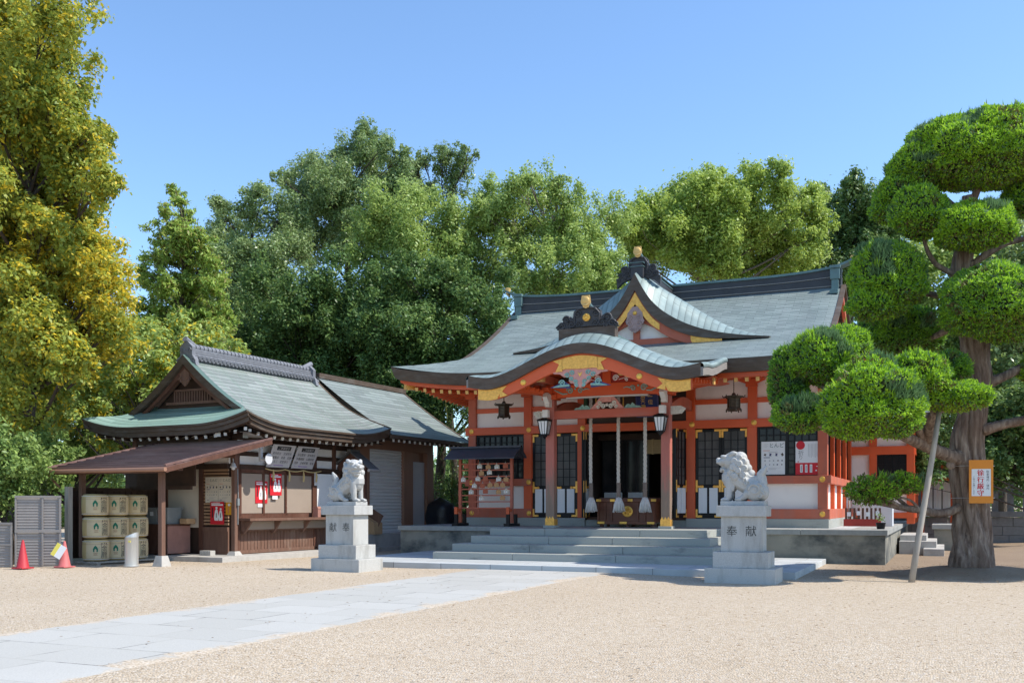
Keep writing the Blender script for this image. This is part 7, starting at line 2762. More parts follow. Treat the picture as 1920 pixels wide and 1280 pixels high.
TD['grove_d'] = ((-22.7,42.5),[(-23.8,40.8,15.6,1.06,0),(-23.0,42.0,15.8,1.07,0),(-21.5,42.4,15.5,0.91,0),(-24.9,40.8,14.5,1.01,0),(-22.7,40.4,13.9,1.23,0),(-22.2,43.1,14.3,1.09,0),(-21.4,44.5,15.2,0.95,0),(-24.8,42.6,13.1,1.1,0),(-21.7,41.1,12.3,1.04,0),(-21.1,43.3,13.3,0.88,0),(-24.8,40.1,13.0,0.88,0),(-25.4,42.2,15.9,0.73,0),(-23.5,41.9,12.5,1.02,0),(-22.4,44.5,13.7,1.07,0),(-22.5,43.8,13.4,0.78,0),(-20.9,41.6,13.8,0.68,0),(-24.6,40.8,14.8,0.75,0),(-23.0,44.1,15.0,0.7,0),(-21.8,42.7,13.6,0.66,0),(-24.9,41.2,15.1,0.79,0),(-21.3,42.8,12.1,0.89,0)])
TD['grove_e'] = ((-18.2,44.4),[(-20.8,45.2,16.9,0.96,0),(-18.4,42.9,16.4,0.8,0),(-18.2,45.8,17.1,1.06,0),(-16.3,44.4,15.9,0.81,0),(-19.7,44.6,15.5,1.18,0),(-18.3,46.1,15.4,1.33,0),(-16.3,45.8,14.9,1.09,0),(-15.8,46.9,14.3,0.85,0),(-18.5,43.7,13.3,1.17,0),(-16.1,43.0,12.6,1.13,0),(-15.4,45.7,12.7,0.93,0),(-20.0,44.1,12.9,0.98,0),(-17.6,43.2,11.8,0.95,0),(-14.6,45.4,12.9,0.66,0),(-20.1,42.7,15.4,0.76,0),(-17.6,42.4,16.6,0.34,0),(-16.8,44.1,16.8,0.4,0),(-14.5,45.5,11.9,0.66,0),(-15.8,45.4,12.2,0.87,0),(-17.1,45.9,12.1,0.79,0),(-15.9,45.0,11.7,0.86,0),(-15.5,47.9,13.7,0.73,0),(-16.2,46.8,14.2,0.7,0),(-15.4,47.7,16.0,0.92,0),(-18.0,45.4,12.2,0.82,0),(-19.6,44.6,14.7,0.75,0),(-17.3,45.0,14.2,0.95,0),(-19.7,45.2,14.5,0.77,0),(-14.6,45.3,12.0,0.98,0),(-17.1,45.4,14.1,0.72,0),(-15.9,46.3,13.8,0.68,0),(-19.6,43.9,15.2,0.94,0)])
TD['dark_a'] = ((-27.2,38.9),[(-28.4,37.4,7.8,1.17,0),(-28.7,40.1,8.5,1.34,0),(-26.6,39.9,8.7,1.39,0),(-27.0,41.3,10.8,1.43,0),(-26.9,37.5,9.8,1.21,0),(-27.3,39.9,7.1,1.27,0),(-30.6,39.3,8.2,1.03,0),(-24.4,40.0,7.7,1.24,0),(-23.6,38.2,8.9,1.31,0),(-25.7,37.9,11.4,1.08,0),(-24.0,38.4,10.8,1.08,0),(-27.3,36.6,9.3,0.95,0),(-28.8,36.3,8.0,0.72,0),(-25.7,40.2,7.0,1.26,0),(-26.2,37.2,10.8,0.95,0),(-29.7,39.2,12.0,0.85,0),(-29.2,39.3,8.9,1.17,0),(-26.9,40.7,10.7,1.26,0),(-29.9,39.3,8.1,0.85,0),(-26.3,40.4,8.3,1.26,0),(-25.9,41.8,8.4,1.23,0),(-27.1,41.4,8.9,0.93,0),(-27.7,39.3,6.9,0.91,0),(-25.4,42.2,9.3,1.02,0),(-29.5,35.7,9.5,0.83,0),(-25.3,37.6,6.6,1.16,0),(-25.4,37.3,9.5,0.8,0),(-25.3,38.1,8.6,1.09,0),(-27.9,37.9,6.8,0.87,0),(-28.7,38.0,10.5,1.07,0),(-25.2,40.7,11.4,1.1,0),(-26.3,40.6,11.1,0.84,0),(-25.8,37.2,7.0,1.14,0),(-25.6,39.0,9.6,0.97,0),(-27.4,39.0,6.8,0.93,0),(-28.6,37.6,8.5,1.22,0),(-28.4,36.3,11.6,0.8,0),(-27.3,39.4,8.7,0.88,0),(-29.2,37.3,8.5,1.07,0),(-26.7,40.1,8.0,0.83,0),(-27.5,38.7,7.2,1.23,0)])
TD['dark_b'] = ((-21.0,39.9),[(-23.3,41.1,9.3,1.46,0),(-20.0,38.5,8.8,1.27,0),(-20.1,41.9,9.7,1.24,0),(-23.0,38.6,10.4,1.24,0),(-22.6,41.8,11.1,1.32,0),(-21.1,42.6,11.4,1.22,0),(-21.2,38.3,7.2,1.21,0),(-20.2,39.9,7.7,1.15,0),(-18.3,39.8,9.7,0.94,0),(-18.5,40.8,11.0,0.86,0),(-22.3,38.2,6.9,1.18,0),(-19.6,41.4,8.6,0.98,0),(-19.6,38.5,6.6,0.92,0),(-21.5,37.9,11.5,0.88,0),(-20.5,39.9,11.7,0.86,0),(-20.3,37.9,6.2,0.92,0),(-18.3,40.5,9.3,0.71,0),(-19.0,43.0,6.6,0.83,0),(-20.2,42.4,7.9,0.93,0),(-22.2,37.7,8.8,0.89,0),(-18.4,38.4,6.3,0.88,0),(-22.8,40.9,9.2,1.12,0),(-20.1,42.8,8.9,0.94,0),(-22.0,40.0,7.0,1.01,0),(-22.5,37.3,9.1,0.83,0),(-19.3,39.3,11.1,0.86,0),(-24.2,40.8,9.4,1.26,0),(-21.6,42.1,10.0,1.24,0),(-22.0,37.0,9.4,1.07,0),(-22.8,37.4,7.2,0.89,0),(-23.4,38.5,10.3,0.96,0),(-20.9,38.7,8.7,0.76,0),(-23.1,40.4,6.3,0.99,0),(-20.7,39.4,11.2,0.87,0),(-18.8,42.4,8.1,1.02,0),(-22.5,37.4,9.3,1.07,0),(-21.2,39.9,8.4,1.17,0),(-21.0,42.5,8.5,0.82,0),(-24.1,39.7,7.5,0.97,0),(-17.8,39.1,6.8,1.12,0),(-20.6,38.0,5.9,1.06,0)])
TD['camphor'] = ((-11.6,56.0),[(-15.5,52.3,16.5,1.04,0),(-15.0,53.7,17.6,0.95,0),(-14.1,54.9,18.2,1.2,0),(-13.1,55.8,19.2,1.15,0),(-11.6,54.4,19.0,0.99,0),(-10.5,56.3,19.5,1.13,0),(-9.0,54.7,19.0,0.98,0),(-7.8,55.3,18.1,0.92,0),(-6.8,57.2,18.8,0.65,0),(-6.4,56.2,17.7,0.75,0),(-13.8,57.7,17.7,1.56,0),(-11.3,54.8,17.0,1.47,0),(-9.7,55.6,17.3,1.47,0),(-8.5,59.0,17.8,1.42,0),(-15.0,55.9,16.5,1.41,0),(-12.4,54.3,15.1,1.23,0),(-10.8,58.2,15.8,1.42,0),(-8.7,58.0,15.6,1.27,0),(-15.8,53.5,15.6,1.07,0),(-9.8,57.5,20.5,0.49,0),(-7.3,56.4,16.1,1.17,0),(-6.2,57.0,17.0,0.7,0),(-17.1,55.8,17.9,0.56,0),(-10.1,56.3,16.7,1.04,0),(-12.1,58.1,16.3,1.4,0),(-13.4,53.4,15.4,0.96,0),(-10.7,54.4,14.6,0.89,0),(-11.2,53.7,14.6,0.82,0),(-9.2,58.4,16.9,1.14,0),(-10.5,56.8,14.8,0.89,0),(-10.9,53.5,17.6,1.0,0),(-12.3,53.1,17.7,0.96,0),(-12.3,57.6,15.8,1.37,0),(-12.6,55.5,16.0,1.22,0),(-7.8,59.8,14.4,1.41,0),(-12.7,52.9,17.1,1.28,0),(-15.4,54.9,16.5,1.24,0),(-10.8,54.2,16.2,1.28,0),(-13.6,56.4,16.2,1.31,0)])
TD['dark_right'] = ((-5.7,63.0),[(-6.2,62.6,19.7,0.83,0),(-4.9,61.8,19.9,1.0,0),(-3.8,62.5,18.8,1.01,0),(-5.9,61.8,17.9,1.27,0),(-4.6,65.4,17.7,1.49,0),(-6.7,61.2,16.6,1.13,0),(-7.5,60.4,15.5,1.13,0),(-5.3,62.5,15.8,1.34,0),(-4.9,61.5,20.4,0.5,0),(-3.3,63.7,17.4,1.28,0),(-3.9,64.3,15.4,1.46,0),(-5.9,63.5,14.8,1.3,0),(-5.0,61.8,15.4,0.96,0),(-3.5,62.4,17.6,0.88,0),(-4.8,63.3,18.1,0.9,0),(-5.9,63.7,15.7,1.35,0),(-4.6,63.2,18.1,1.2,0),(-4.1,64.0,18.0,1.27,0),(-7.0,64.2,17.6,0.89,0),(-4.3,62.0,15.8,1.31,0)])
TD['back_right'] = ((-0.3,47.9),[(-1.5,46.3,11.4,1.27,0),(-0.3,47.5,10.6,1.29,0),(-2.8,46.0,9.8,1.04,0),(0.2,46.3,8.3,1.09,0),(-1.1,45.6,8.5,1.09,0),(-0.5,48.7,12.8,1.08,0),(-1.8,46.8,10.1,1.17,0),(-2.7,48.4,8.8,0.97,0),(0.6,46.3,11.7,1.13,0),(-2.2,46.2,8.9,0.96,0),(0.2,46.7,8.6,1.01,0),(-1.7,49.2,8.1,1.16,0),(-2.2,48.3,10.9,0.88,0),(-2.0,48.9,7.6,0.89,0),(-0.8,47.6,8.4,1.17,0),(-2.7,45.1,7.6,0.86,0),(-2.9,46.4,8.4,1.11,0),(-1.0,46.4,10.7,1.15,0),(-1.7,45.2,8.1,1.02,0)])
TD['back_far_right'] = ((2.4,46.9),[(2.3,48.7,13.0,1.08,0),(3.0,47.0,11.1,1.23,0),(2.2,46.5,7.5,1.16,0),(3.3,49.0,6.9,1.12,0),(2.5,47.2,13.2,0.82,0),(3.5,47.3,9.4,1.35,0),(2.0,45.7,10.1,1.1,0),(2.7,48.0,8.6,1.15,0),(3.8,46.4,12.3,1.32,0),(1.8,46.5,6.6,0.9,0),(1.4,47.6,8.6,1.04,0),(2.4,47.3,9.8,0.76,0),(2.2,45.2,6.4,1.07,0),(2.1,45.4,10.4,1.01,0),(1.3,47.2,8.6,0.76,0),(3.5,48.3,8.6,0.91,0),(1.6,44.8,8.2,1.08,0),(2.2,48.9,10.5,0.97,0),(3.2,45.6,9.0,0.94,0),(3.2,45.7,9.3,1.02,0),(2.2,45.0,10.1,0.7,0)])
TD['hedge_right'] = ((4.4,43.4),[(1.9,43.3,5.0,0.83,0),(2.7,43.2,4.4,0.93,0),(1.7,41.7,3.5,0.8,0),(2.4,43.2,3.1,0.83,0),(3.3,42.9,3.5,1.22,0),(1.1,42.6,4.6,0.72,0),(3.0,43.1,5.4,0.82,0),(0.3,42.5,4.0,0.73,0),(0.7,40.7,3.1,0.69,0),(3.5,42.9,4.9,1.02,0),(-0.0,39.9,4.8,0.69,0),(1.1,42.8,3.8,0.85,0),(0.0,42.3,3.5,0.6,0),(1.6,43.2,5.0,0.68,0),(-0.4,39.9,3.4,0.57,0),(2.3,42.5,4.7,0.75,0),(1.8,42.1,4.2,0.84,0),(2.8,41.5,4.8,0.64,0),(2.6,41.7,5.2,0.67,0),(1.0,43.3,2.6,0.61,0),(1.9,43.3,3.3,0.81,0),(-0.6,40.4,2.7,0.64,0),(2.7,43.6,3.7,0.7,0)])
TD['back_left'] = ((-31.1,29.0),[(-30.8,30.8,4.6,0.75,0),(-28.4,28.6,5.0,0.78,0),(-30.0,28.5,3.6,0.66,0),(-31.2,30.1,4.1,0.97,0),(-31.6,27.0,2.6,0.66,0),(-28.6,28.6,3.9,0.91,0),(-30.8,27.1,4.4,0.63,0),(-31.1,31.0,4.0,0.74,0),(-31.4,27.7,5.1,0.68,0),(-30.7,29.2,4.2,0.89,0),(-32.4,27.9,3.0,0.98,0),(-31.4,31.0,3.4,0.99,0),(-33.5,28.9,4.2,0.67,0),(-30.0,29.9,3.9,0.67,0),(-31.2,28.9,3.2,0.83,0),(-31.9,27.7,2.7,0.63,0),(-32.8,29.8,5.2,0.99,0),(-30.1,27.7,6.2,0.71,0),(-33.1,28.7,5.9,0.97,0),(-32.2,27.6,5.1,0.66,0),(-31.9,27.7,7.7,0.78,0),(-31.1,28.8,7.6,1.04,0),(-30.5,27.9,5.8,0.66,0),(-33.0,28.6,6.0,0.7,0),(-28.5,28.3,6.3,0.81,0),(-27.0,28.7,5.0,0.78,0),(-28.1,28.7,6.4,0.7,0),(-27.5,28.8,5.3,0.55,0),(-31.7,30.4,6.8,0.91,0),(-30.3,29.4,6.1,0.73,0)])
def unit(a):
    return a / np.maximum(1e-9, np.linalg.norm(a, axis=1, keepdims=True))
def leaf_quads(P, N, size, aspect=0.5, droop=0.25):
    """One small folded-diamond leaf per point: P points, N facing directions."""
    n = len(P)
    A = rng.normal(size=(n, 3))
    A[:, 2] -= droop
    A = unit(A - N * np.sum(A * N, axis=1, keepdims=True))
    S = np.cross(N, A)
    L = size[:, None]
    b = P - A * L * .5
    t = P + A * L * .5
    m = P + N * L * .06
    V = np.stack([b, m + S * L * aspect * .5, t, m - S * L * aspect * .5], axis=1)
    return V.reshape(-1, 3)
def quads_mesh(name, V, mats, idx=None, parent=None, origin=(0, 0, 0), extra=None):
    """Fast mesh of loose quads; extra = (verts, faces, mat) of a solid core."""
    V = V - np.array(origin)
    nq = len(V) // 4
    me = bpy.data.meshes.new(name)
    ev, ef, em = (np.zeros((0, 3)), [], 0) if extra is None else extra
    nv = len(V)
    allv = np.concatenate([V, np.array(ev).reshape(-1, 3) - (np.array(origin) if len(ev) else 0)]) if len(ev) else V
    me.vertices.add(len(allv))
    me.vertices.foreach_set('co', allv.astype(np.float32).ravel())
    loops = np.arange(nv, dtype=np.int32)
    if len(ef):
        el = np.array(ef, dtype=np.int32).ravel() + nv
        loops = np.concatenate([loops, el])
    me.loops.add(len(loops))
    me.loops.foreach_set('vertex_index', loops)
    npoly = len(loops) // 4
    me.polygons.add(npoly)
    me.polygons.foreach_set('loop_start', np.arange(0, len(loops), 4, dtype=np.int32))
    me.polygons.foreach_set('loop_total', np.full(npoly, 4, dtype=np.int32))
    mi = np.zeros(npoly, dtype=np.int32)
    if idx is not None:
        mi[:nq] = idx
    if len(ef):
        mi[nq:] = em
    me.polygons.foreach_set('material_index', mi)
    for m in mats:
        me.materials.append(MAT[m])
    me.update(calc_edges=True)
    o = bpy.data.objects.new(name, me)
    COL.objects.link(o)
    if parent is not None:
        o.parent = parent
    return o
def clump_points(c, r, n, sub=9, flat=.85):
    """Points spread over many overlapping leaf masses that make up one bough, with stray sprays."""
    k = int(sub * 2.0)
    d = unit(rng.normal(size=(k, 3)))
    d[:, 2] = d[:, 2] * .9 + .08
    cen = d * r * rng.uniform(.25, 1.05, (k, 1))
    rad = r * rng.uniform(.16, .46, k)
    w = rad ** 2
    pick = rng.choice(k, n, p=w / w.sum())
    u = unit(rng.normal(size=(n, 3)))
    q = rng.random(n) ** .5
    sq = rng.uniform(.6, 1.35, (k, 3))
    P = cen[pick] + u * (rad[pick] * q)[:, None] * sq[pick] * np.array([1, 1, flat])
    stray = rng.random(n) < .035
    P[stray] = rng.normal(size=(stray.sum(), 3)) * r * .38
    P = P + rng.normal(size=(n, 3)) * r * .05
    N = unit(u * .7 + np.array([0, 0, .5]) + rng.normal(size=(n, 3)) * .6 + np.array([SUN.x, SUN.y, SUN.z]) * .2)
    return P + np.array(c), N

def tree(key, name, label, cat, group, mats, size, per_m2, trunk_r, bark='bark_dark', lean=(0, 0), sub=9, aspect=.5, twigs=5, trunk_top=None, flat=1.05, droop=.35):
    (bx, by), cl = TD[key]
    t = thing(name, label, cat, (bx, by, 0), 0, group)
    Vs, Is = [], []
    for (x, y, z, r, tone) in cl:
        r *= 1.3
        n = int(per_m2 * 12.6 * r * r) + 60
        P, N = clump_points((x, y, z), r, n, sub, flat)
        sz = rng.uniform(.65, 1.55, n) * size
        Vs.append(leaf_quads(P, N, sz, aspect, droop))
        if tone:
            i = np.where(rng.random(n) < .55, 1, 0)
        else:
            i = np.where(rng.random(n) < .2, 1, 0)
        Is.append(i)
    quads_mesh('crown', np.concatenate(Vs), mats, np.concatenate(Is), t, (bx, by, 0))
    # trunk and limbs
    C = np.array([c[:3] for c in cl])
    top = C[:, 2].max() * .92 if trunk_top is None else trunk_top
    cx, cy = C[:, 0].mean(), C[:, 1].mean()
    m = MB()
    path, rad = [], []
    nseg = 14
    ph = random.random() * 9
    for i in range(nseg + 1):
        u = i / nseg
        e = u ** 1.4
        path.append((lerp(bx, cx + lean[0], e) + .18 * math.sin(u * 7 + ph), lerp(by, cy + lean[1], e) + .15 * math.cos(u * 6 + ph), -0.15 + top * u))
        rad.append(trunk_r * (1 - .82 * u) * (1.35 if i == 0 else 1))
    m.tube(path, rad, 10)
    for (x, y, z, r, tone) in cl:
        zz = min(max(top * .22, z - 1.1 * r - .35 * math.hypot(x - cx, y - cy)), top * .93)
        u = max(0.02, min(.97, zz / top))
        i = int(u * nseg)
        f = u * nseg - i
        p0 = Vector(path[i]).lerp(Vector(path[min(nseg, i + 1)]), f)
        p1 = Vector((x, y, z))
        mid = p0.lerp(p1, .5) + Vector((random.uniform(-.3, .3), random.uniform(-.3, .3), -.12 * (p1 - p0).length * .5 + random.uniform(-.2, .3)))
        r0 = max(.03, trunk_r * (1 - .8 * u) * .42)
        pts = []
        for k in range(7):
            w = k / 6
            pts.append(p0 * (1 - w) ** 2 + mid * 2 * w * (1 - w) + p1 * w * w)
        m.tube(pts, [lerp(r0, .02, k / 6) for k in range(7)], 6)
        for k in range(twigs):
            d = Vector((random.gauss(0, 1), random.gauss(0, 1), random.gauss(.2, .7))).normalized()
            a = pts[random.choice((3, 4, 5, 6))]
            b = p1 + d * r * random.uniform(.6, .95)
            m.tube([a, a.lerp(b, .5) + Vector((0, 0, random.uniform(-.1, .12))), b], [.022, .016, .006], 4)
    m.build('trunk', bark, t, smooth='all')
    return t

G1 = 'broadleaf trees of the shrine grove'
tree('yellow', 'autumn_tree', 'huge tree with yellow and olive foliage towering over the corrugated fence', 'tree', None, ['leaf_olive', 'leaf_yellow'], .125, 230, .30, 'bark_dark', sub=12, twigs=8)
tree('low_left', 'garden_tree', 'leaning green tree with patchy yellow leaves behind the grey corrugated fence', 'tree', None, ['leaf_light', 'leaf_yellow'], .13, 150, .17, 'bark_grey', sub=10, twigs=7, trunk_top=6.2)
tree('bush_a', 'evergreen_shrub', 'bright green shrub above the low corrugated fence at the picture edge', 'shrub', 'shrubs behind the corrugated fence', ['leaf_mid', 'leaf_light'], .11, 260, .07, twigs=3)
tree('bush_b', 'evergreen_shrub', 'glossy green shrub above the tall corrugated fence, touching the lean-to roof', 'shrub', 'shrubs behind the corrugated fence', ['leaf_mid', 'leaf_light'], .11, 260, .07, twigs=3)
tree('back_left', 'evergreen_oak', 'mid green evergreen filling the space between autumn tree and lean-to roof', 'tree', None, ['leaf_mid', 'leaf_light'], .15, 130, .22, sub=10, trunk_top=6.0)
tree('thin_yellow', 'cherry_tree', 'thin yellowish cherry tree just behind the office roof gable', 'tree', None, ['leaf_light', 'leaf_yellow'], .15, 95, .2, 'bark_grey', sub=10, twigs=7)
tree('conifer', 'cedar_tree', 'pointed light green cedar standing between the autumn tree and the grove', 'tree', None, ['leaf_conifer', 'leaf_rust'], .17, 150, .26, sub=11, aspect=.34, twigs=4, flat=.6, droop=.9)
tree('grove_a', 'broadleaf_tree', 'dark silvery green tree of the grove standing next to the pointed cedar', 'tree', G1, ['leaf_silver', 'leaf_mid'], .135, 155, .34, sub=10, twigs=6)
tree('grove_b', 'broadleaf_tree', 'tallest tree of the grove, with a narrow top against the sky', 'tree', G1, ['leaf_silver', 'leaf_mid'], .14, 150, .42, sub=10, twigs=6)
tree('grove_c', 'broadleaf_tree', 'slim open treetop with bare forks against the sky, between tallest and roundest grove trees', 'tree', G1, ['leaf_silver', 'leaf_mid'], .13, 130, .22, sub=9, twigs=8)
tree('grove_d', 'broadleaf_tree', 'rounded yellowish green tree in the grove, in front of the slim open treetop', 'tree', G1, ['leaf_light', 'leaf_mid'], .135, 170, .30, 'bark_grey', sub=11, twigs=7)
tree('grove_e', 'broadleaf_tree', 'broad light green tree behind the hall roof, beside the dormer\'s ridge ornament', 'tree', G1, ['leaf_light', 'leaf_mid'], .135, 170, .32, 'bark_grey', sub=11, twigs=7)
tree('dark_a', 'evergreen_oak', 'deep green evergreen oak low behind the office roof', 'tree', 'evergreen oaks below the grove', ['leaf_deep', 'leaf_mid'], .145, 150, .3, sub=11)
tree('dark_b', 'evergreen_oak', 'deep green evergreen oak low between office annex and hall roof', 'tree', 'evergreen oaks below the grove', ['leaf_deep', 'leaf_mid'], .145, 150, .3, sub=11)
tree('camphor', 'camphor_tree', 'wide bright yellow green camphor tree far behind the hall ridge', 'tree', None, ['leaf_camphor', 'leaf_light'], .165, 165, .5, 'bark_grey', sub=11, twigs=4)
tree('dark_right', 'broadleaf_tree', 'dark bluish tree far off between the camphor and the clipped juniper', 'tree', G1, ['leaf_deep', 'leaf_silver'], .2, 100, .36, sub=10)
tree('back_right', 'broadleaf_tree', 'pale green tree seen between the juniper pads and the rear wing', 'tree', G1, ['leaf_light', 'leaf_camphor'], .17, 100, .28, sub=10)
tree('back_far_right', 'broadleaf_tree', 'silvery green tree behind the juniper, above the stone fence', 'tree', G1, ['leaf_silver', 'leaf_light'], .17, 100, .28, 'bark_grey', sub=10)
tree('hedge_right', 'evergreen_oak', 'dark shaded evergreen close above the stone fence', 'tree', None, ['leaf_deep', 'leaf_mid'], .16, 130, .12, sub=10, trunk_top=4.5)

# ------------------------------------------------------------------ bamboo in the gap beside the hall
def bamboo():
    def clump(label, x0, x1, y0, y1, n, h):
        cx, cy = (x0 + x1) / 2, (y0 + y1) / 2
        t = thing('bamboo_clump', label, 'bamboo', (cx, cy, 0), 0, 'bamboo behind the terrace')
        m = MB()
        Vs = []
        for k in range(n):
            x, y = random.uniform(x0, x1), random.uniform(y0, y1)
            hh = h * random.uniform(.75, 1.1)
            lx, ly = random.uniform(-.6, .6), random.uniform(-.6, .6)
            pts = [(x + lx * u * u, y + ly * u * u, hh * u - .1) for u in [i / 10 for i in range(11)]]
            m.tube(pts, [.028 * (1 - .7 * i / 10) for i in range(11)], 6)
            nl = 420
            u = rng.random(nl) ** .75 * .85 + .15
            P = np.stack([x + lx * u * u, y + ly * u * u, hh * u], 1) + rng.normal(size=(nl, 3)) * np.array([.30, .30, .2])
            N = unit(rng.normal(size=(nl, 3)) + np.array([0, 0, .4]))
            Vs.append(leaf_quads(P, N, rng.uniform(.12, .24, nl), .16, .9))
        m.build('canes', 'cane', t)
        quads_mesh('leaves', np.concatenate(Vs), ['leaf_deep', 'leaf_mid'], (rng.random(n * 420) < .3).astype(np.int32), t, (cx, cy, 0))
    MAT['cane'] = pm('cane', (0.16, 0.15, 0.03), 0.5, 0.25, 3)
    clump('dense dark bamboo between the annex and the hall', -19.3, -16.2, 36.5, 41.5, 46, 6.5)
    clump('bamboo with yellow canes behind the plaque rack', -17.3, -14.9, 40.4, 42.5, 22, 5.5)
    t = thing('evergreen_shrub', 'dark shrub filling the gap behind the sheeted bundle', 'shrub', (-18.0, 37, 0))
    Vs = []
    for c, r in (((-18.6, 36.6, 1.2), 1.2), ((-17.2, 37.2, 1.3), 1.2), ((-16.0, 41.0, 1.4), 1.2), ((-19.3, 37.8, 2.2), 1.2), ((-17.8, 38.5, 2.6), 1.3)):
        P, N = clump_points(c, r, 1500, 8)
        Vs.append(leaf_quads(P, N, rng.uniform(.1, .18, 1500), .45))
    quads_mesh('foliage', np.concatenate(Vs), ['leaf_deep'], None, t, (-18.0, 37, 0))
    m = MB()
    for k in range(7):
        x = -19 + k * .5
        m.tube([(x, 37.2, -.1), (x + .2, 37.3, 1.4), (x + random.uniform(-.4, .6), 37.4, 2.8)], [.05, .04, .015], 6)
    m.build('stem', 'bark_dark', t)
bamboo()

# ------------------------------------------------------------------ far wood closing the view low down
def far_wood():
    n = 60000
    ang = rng.uniform(R(-62), R(36), n)       # azimuth from +Y, about the viewer
    d = rng.uniform(72, 92, n)
    top = 7.5 + 2.5 * np.sin(ang * 17) + 1.5 * np.sin(ang * 41 + 1)
    z = rng.random(n) ** .8 * top
    P = np.stack([d * np.sin(ang), d * np.cos(ang), z], 1)
    N = unit(rng.normal(size=(n, 3)) + np.array([0, -.6, .6]))
    o = quads_mesh('far_wood', leaf_quads(P, N, rng.uniform(.35, .75, n), .6), ['leaf_deep', 'leaf_mid'], (rng.random(n) < .4).astype(np.int32))
    struct(o, 'stuff')
far_wood()

# ------------------------------------------------------------------ THE CLIPPED JUNIPER
LOBES = [  # x, y, z, horizontal radius, vertical radius, growth (0 plain, 1 lush lime, 2 shade put in as darker leaves, 3 sparse)
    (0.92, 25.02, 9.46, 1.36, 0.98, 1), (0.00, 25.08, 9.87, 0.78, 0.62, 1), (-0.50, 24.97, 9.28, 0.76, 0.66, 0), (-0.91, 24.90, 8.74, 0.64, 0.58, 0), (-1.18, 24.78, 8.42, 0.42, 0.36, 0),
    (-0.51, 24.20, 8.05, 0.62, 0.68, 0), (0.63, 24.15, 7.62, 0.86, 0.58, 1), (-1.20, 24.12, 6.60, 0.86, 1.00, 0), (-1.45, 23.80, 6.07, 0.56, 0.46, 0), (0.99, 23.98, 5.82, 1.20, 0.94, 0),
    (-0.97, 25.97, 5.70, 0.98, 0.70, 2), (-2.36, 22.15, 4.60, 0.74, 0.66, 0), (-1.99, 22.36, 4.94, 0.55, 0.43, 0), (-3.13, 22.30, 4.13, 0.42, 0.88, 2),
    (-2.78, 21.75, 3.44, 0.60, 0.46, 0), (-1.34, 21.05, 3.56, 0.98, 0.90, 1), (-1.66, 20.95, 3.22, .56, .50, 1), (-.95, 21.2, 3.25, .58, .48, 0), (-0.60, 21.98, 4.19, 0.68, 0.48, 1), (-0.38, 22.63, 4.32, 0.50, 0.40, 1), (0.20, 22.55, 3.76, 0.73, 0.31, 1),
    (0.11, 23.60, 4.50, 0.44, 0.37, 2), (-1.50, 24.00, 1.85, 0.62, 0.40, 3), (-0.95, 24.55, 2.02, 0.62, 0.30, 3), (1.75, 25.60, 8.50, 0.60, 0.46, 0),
    (2.15, 25.4, 4.6, .62, .5, 0), (2.3, 25.2, 9.2, .9, .7, 0), (2.6, 25.3, 6.6, .9, .7, 0), (2.9, 25.0, 3.7, 1.1, .6, 0), (3.7, 24.6, 5.0, 1.2, .8, 0), (3.5, 24.0, 3.9, 1.0, .6, 0), (4.3, 25.4, 4.3, 1.1, .7, 0), (3.3, 25.6, 7.4, 1.1, .8, 0)]  # last pads lie out of view, added to shade the ground
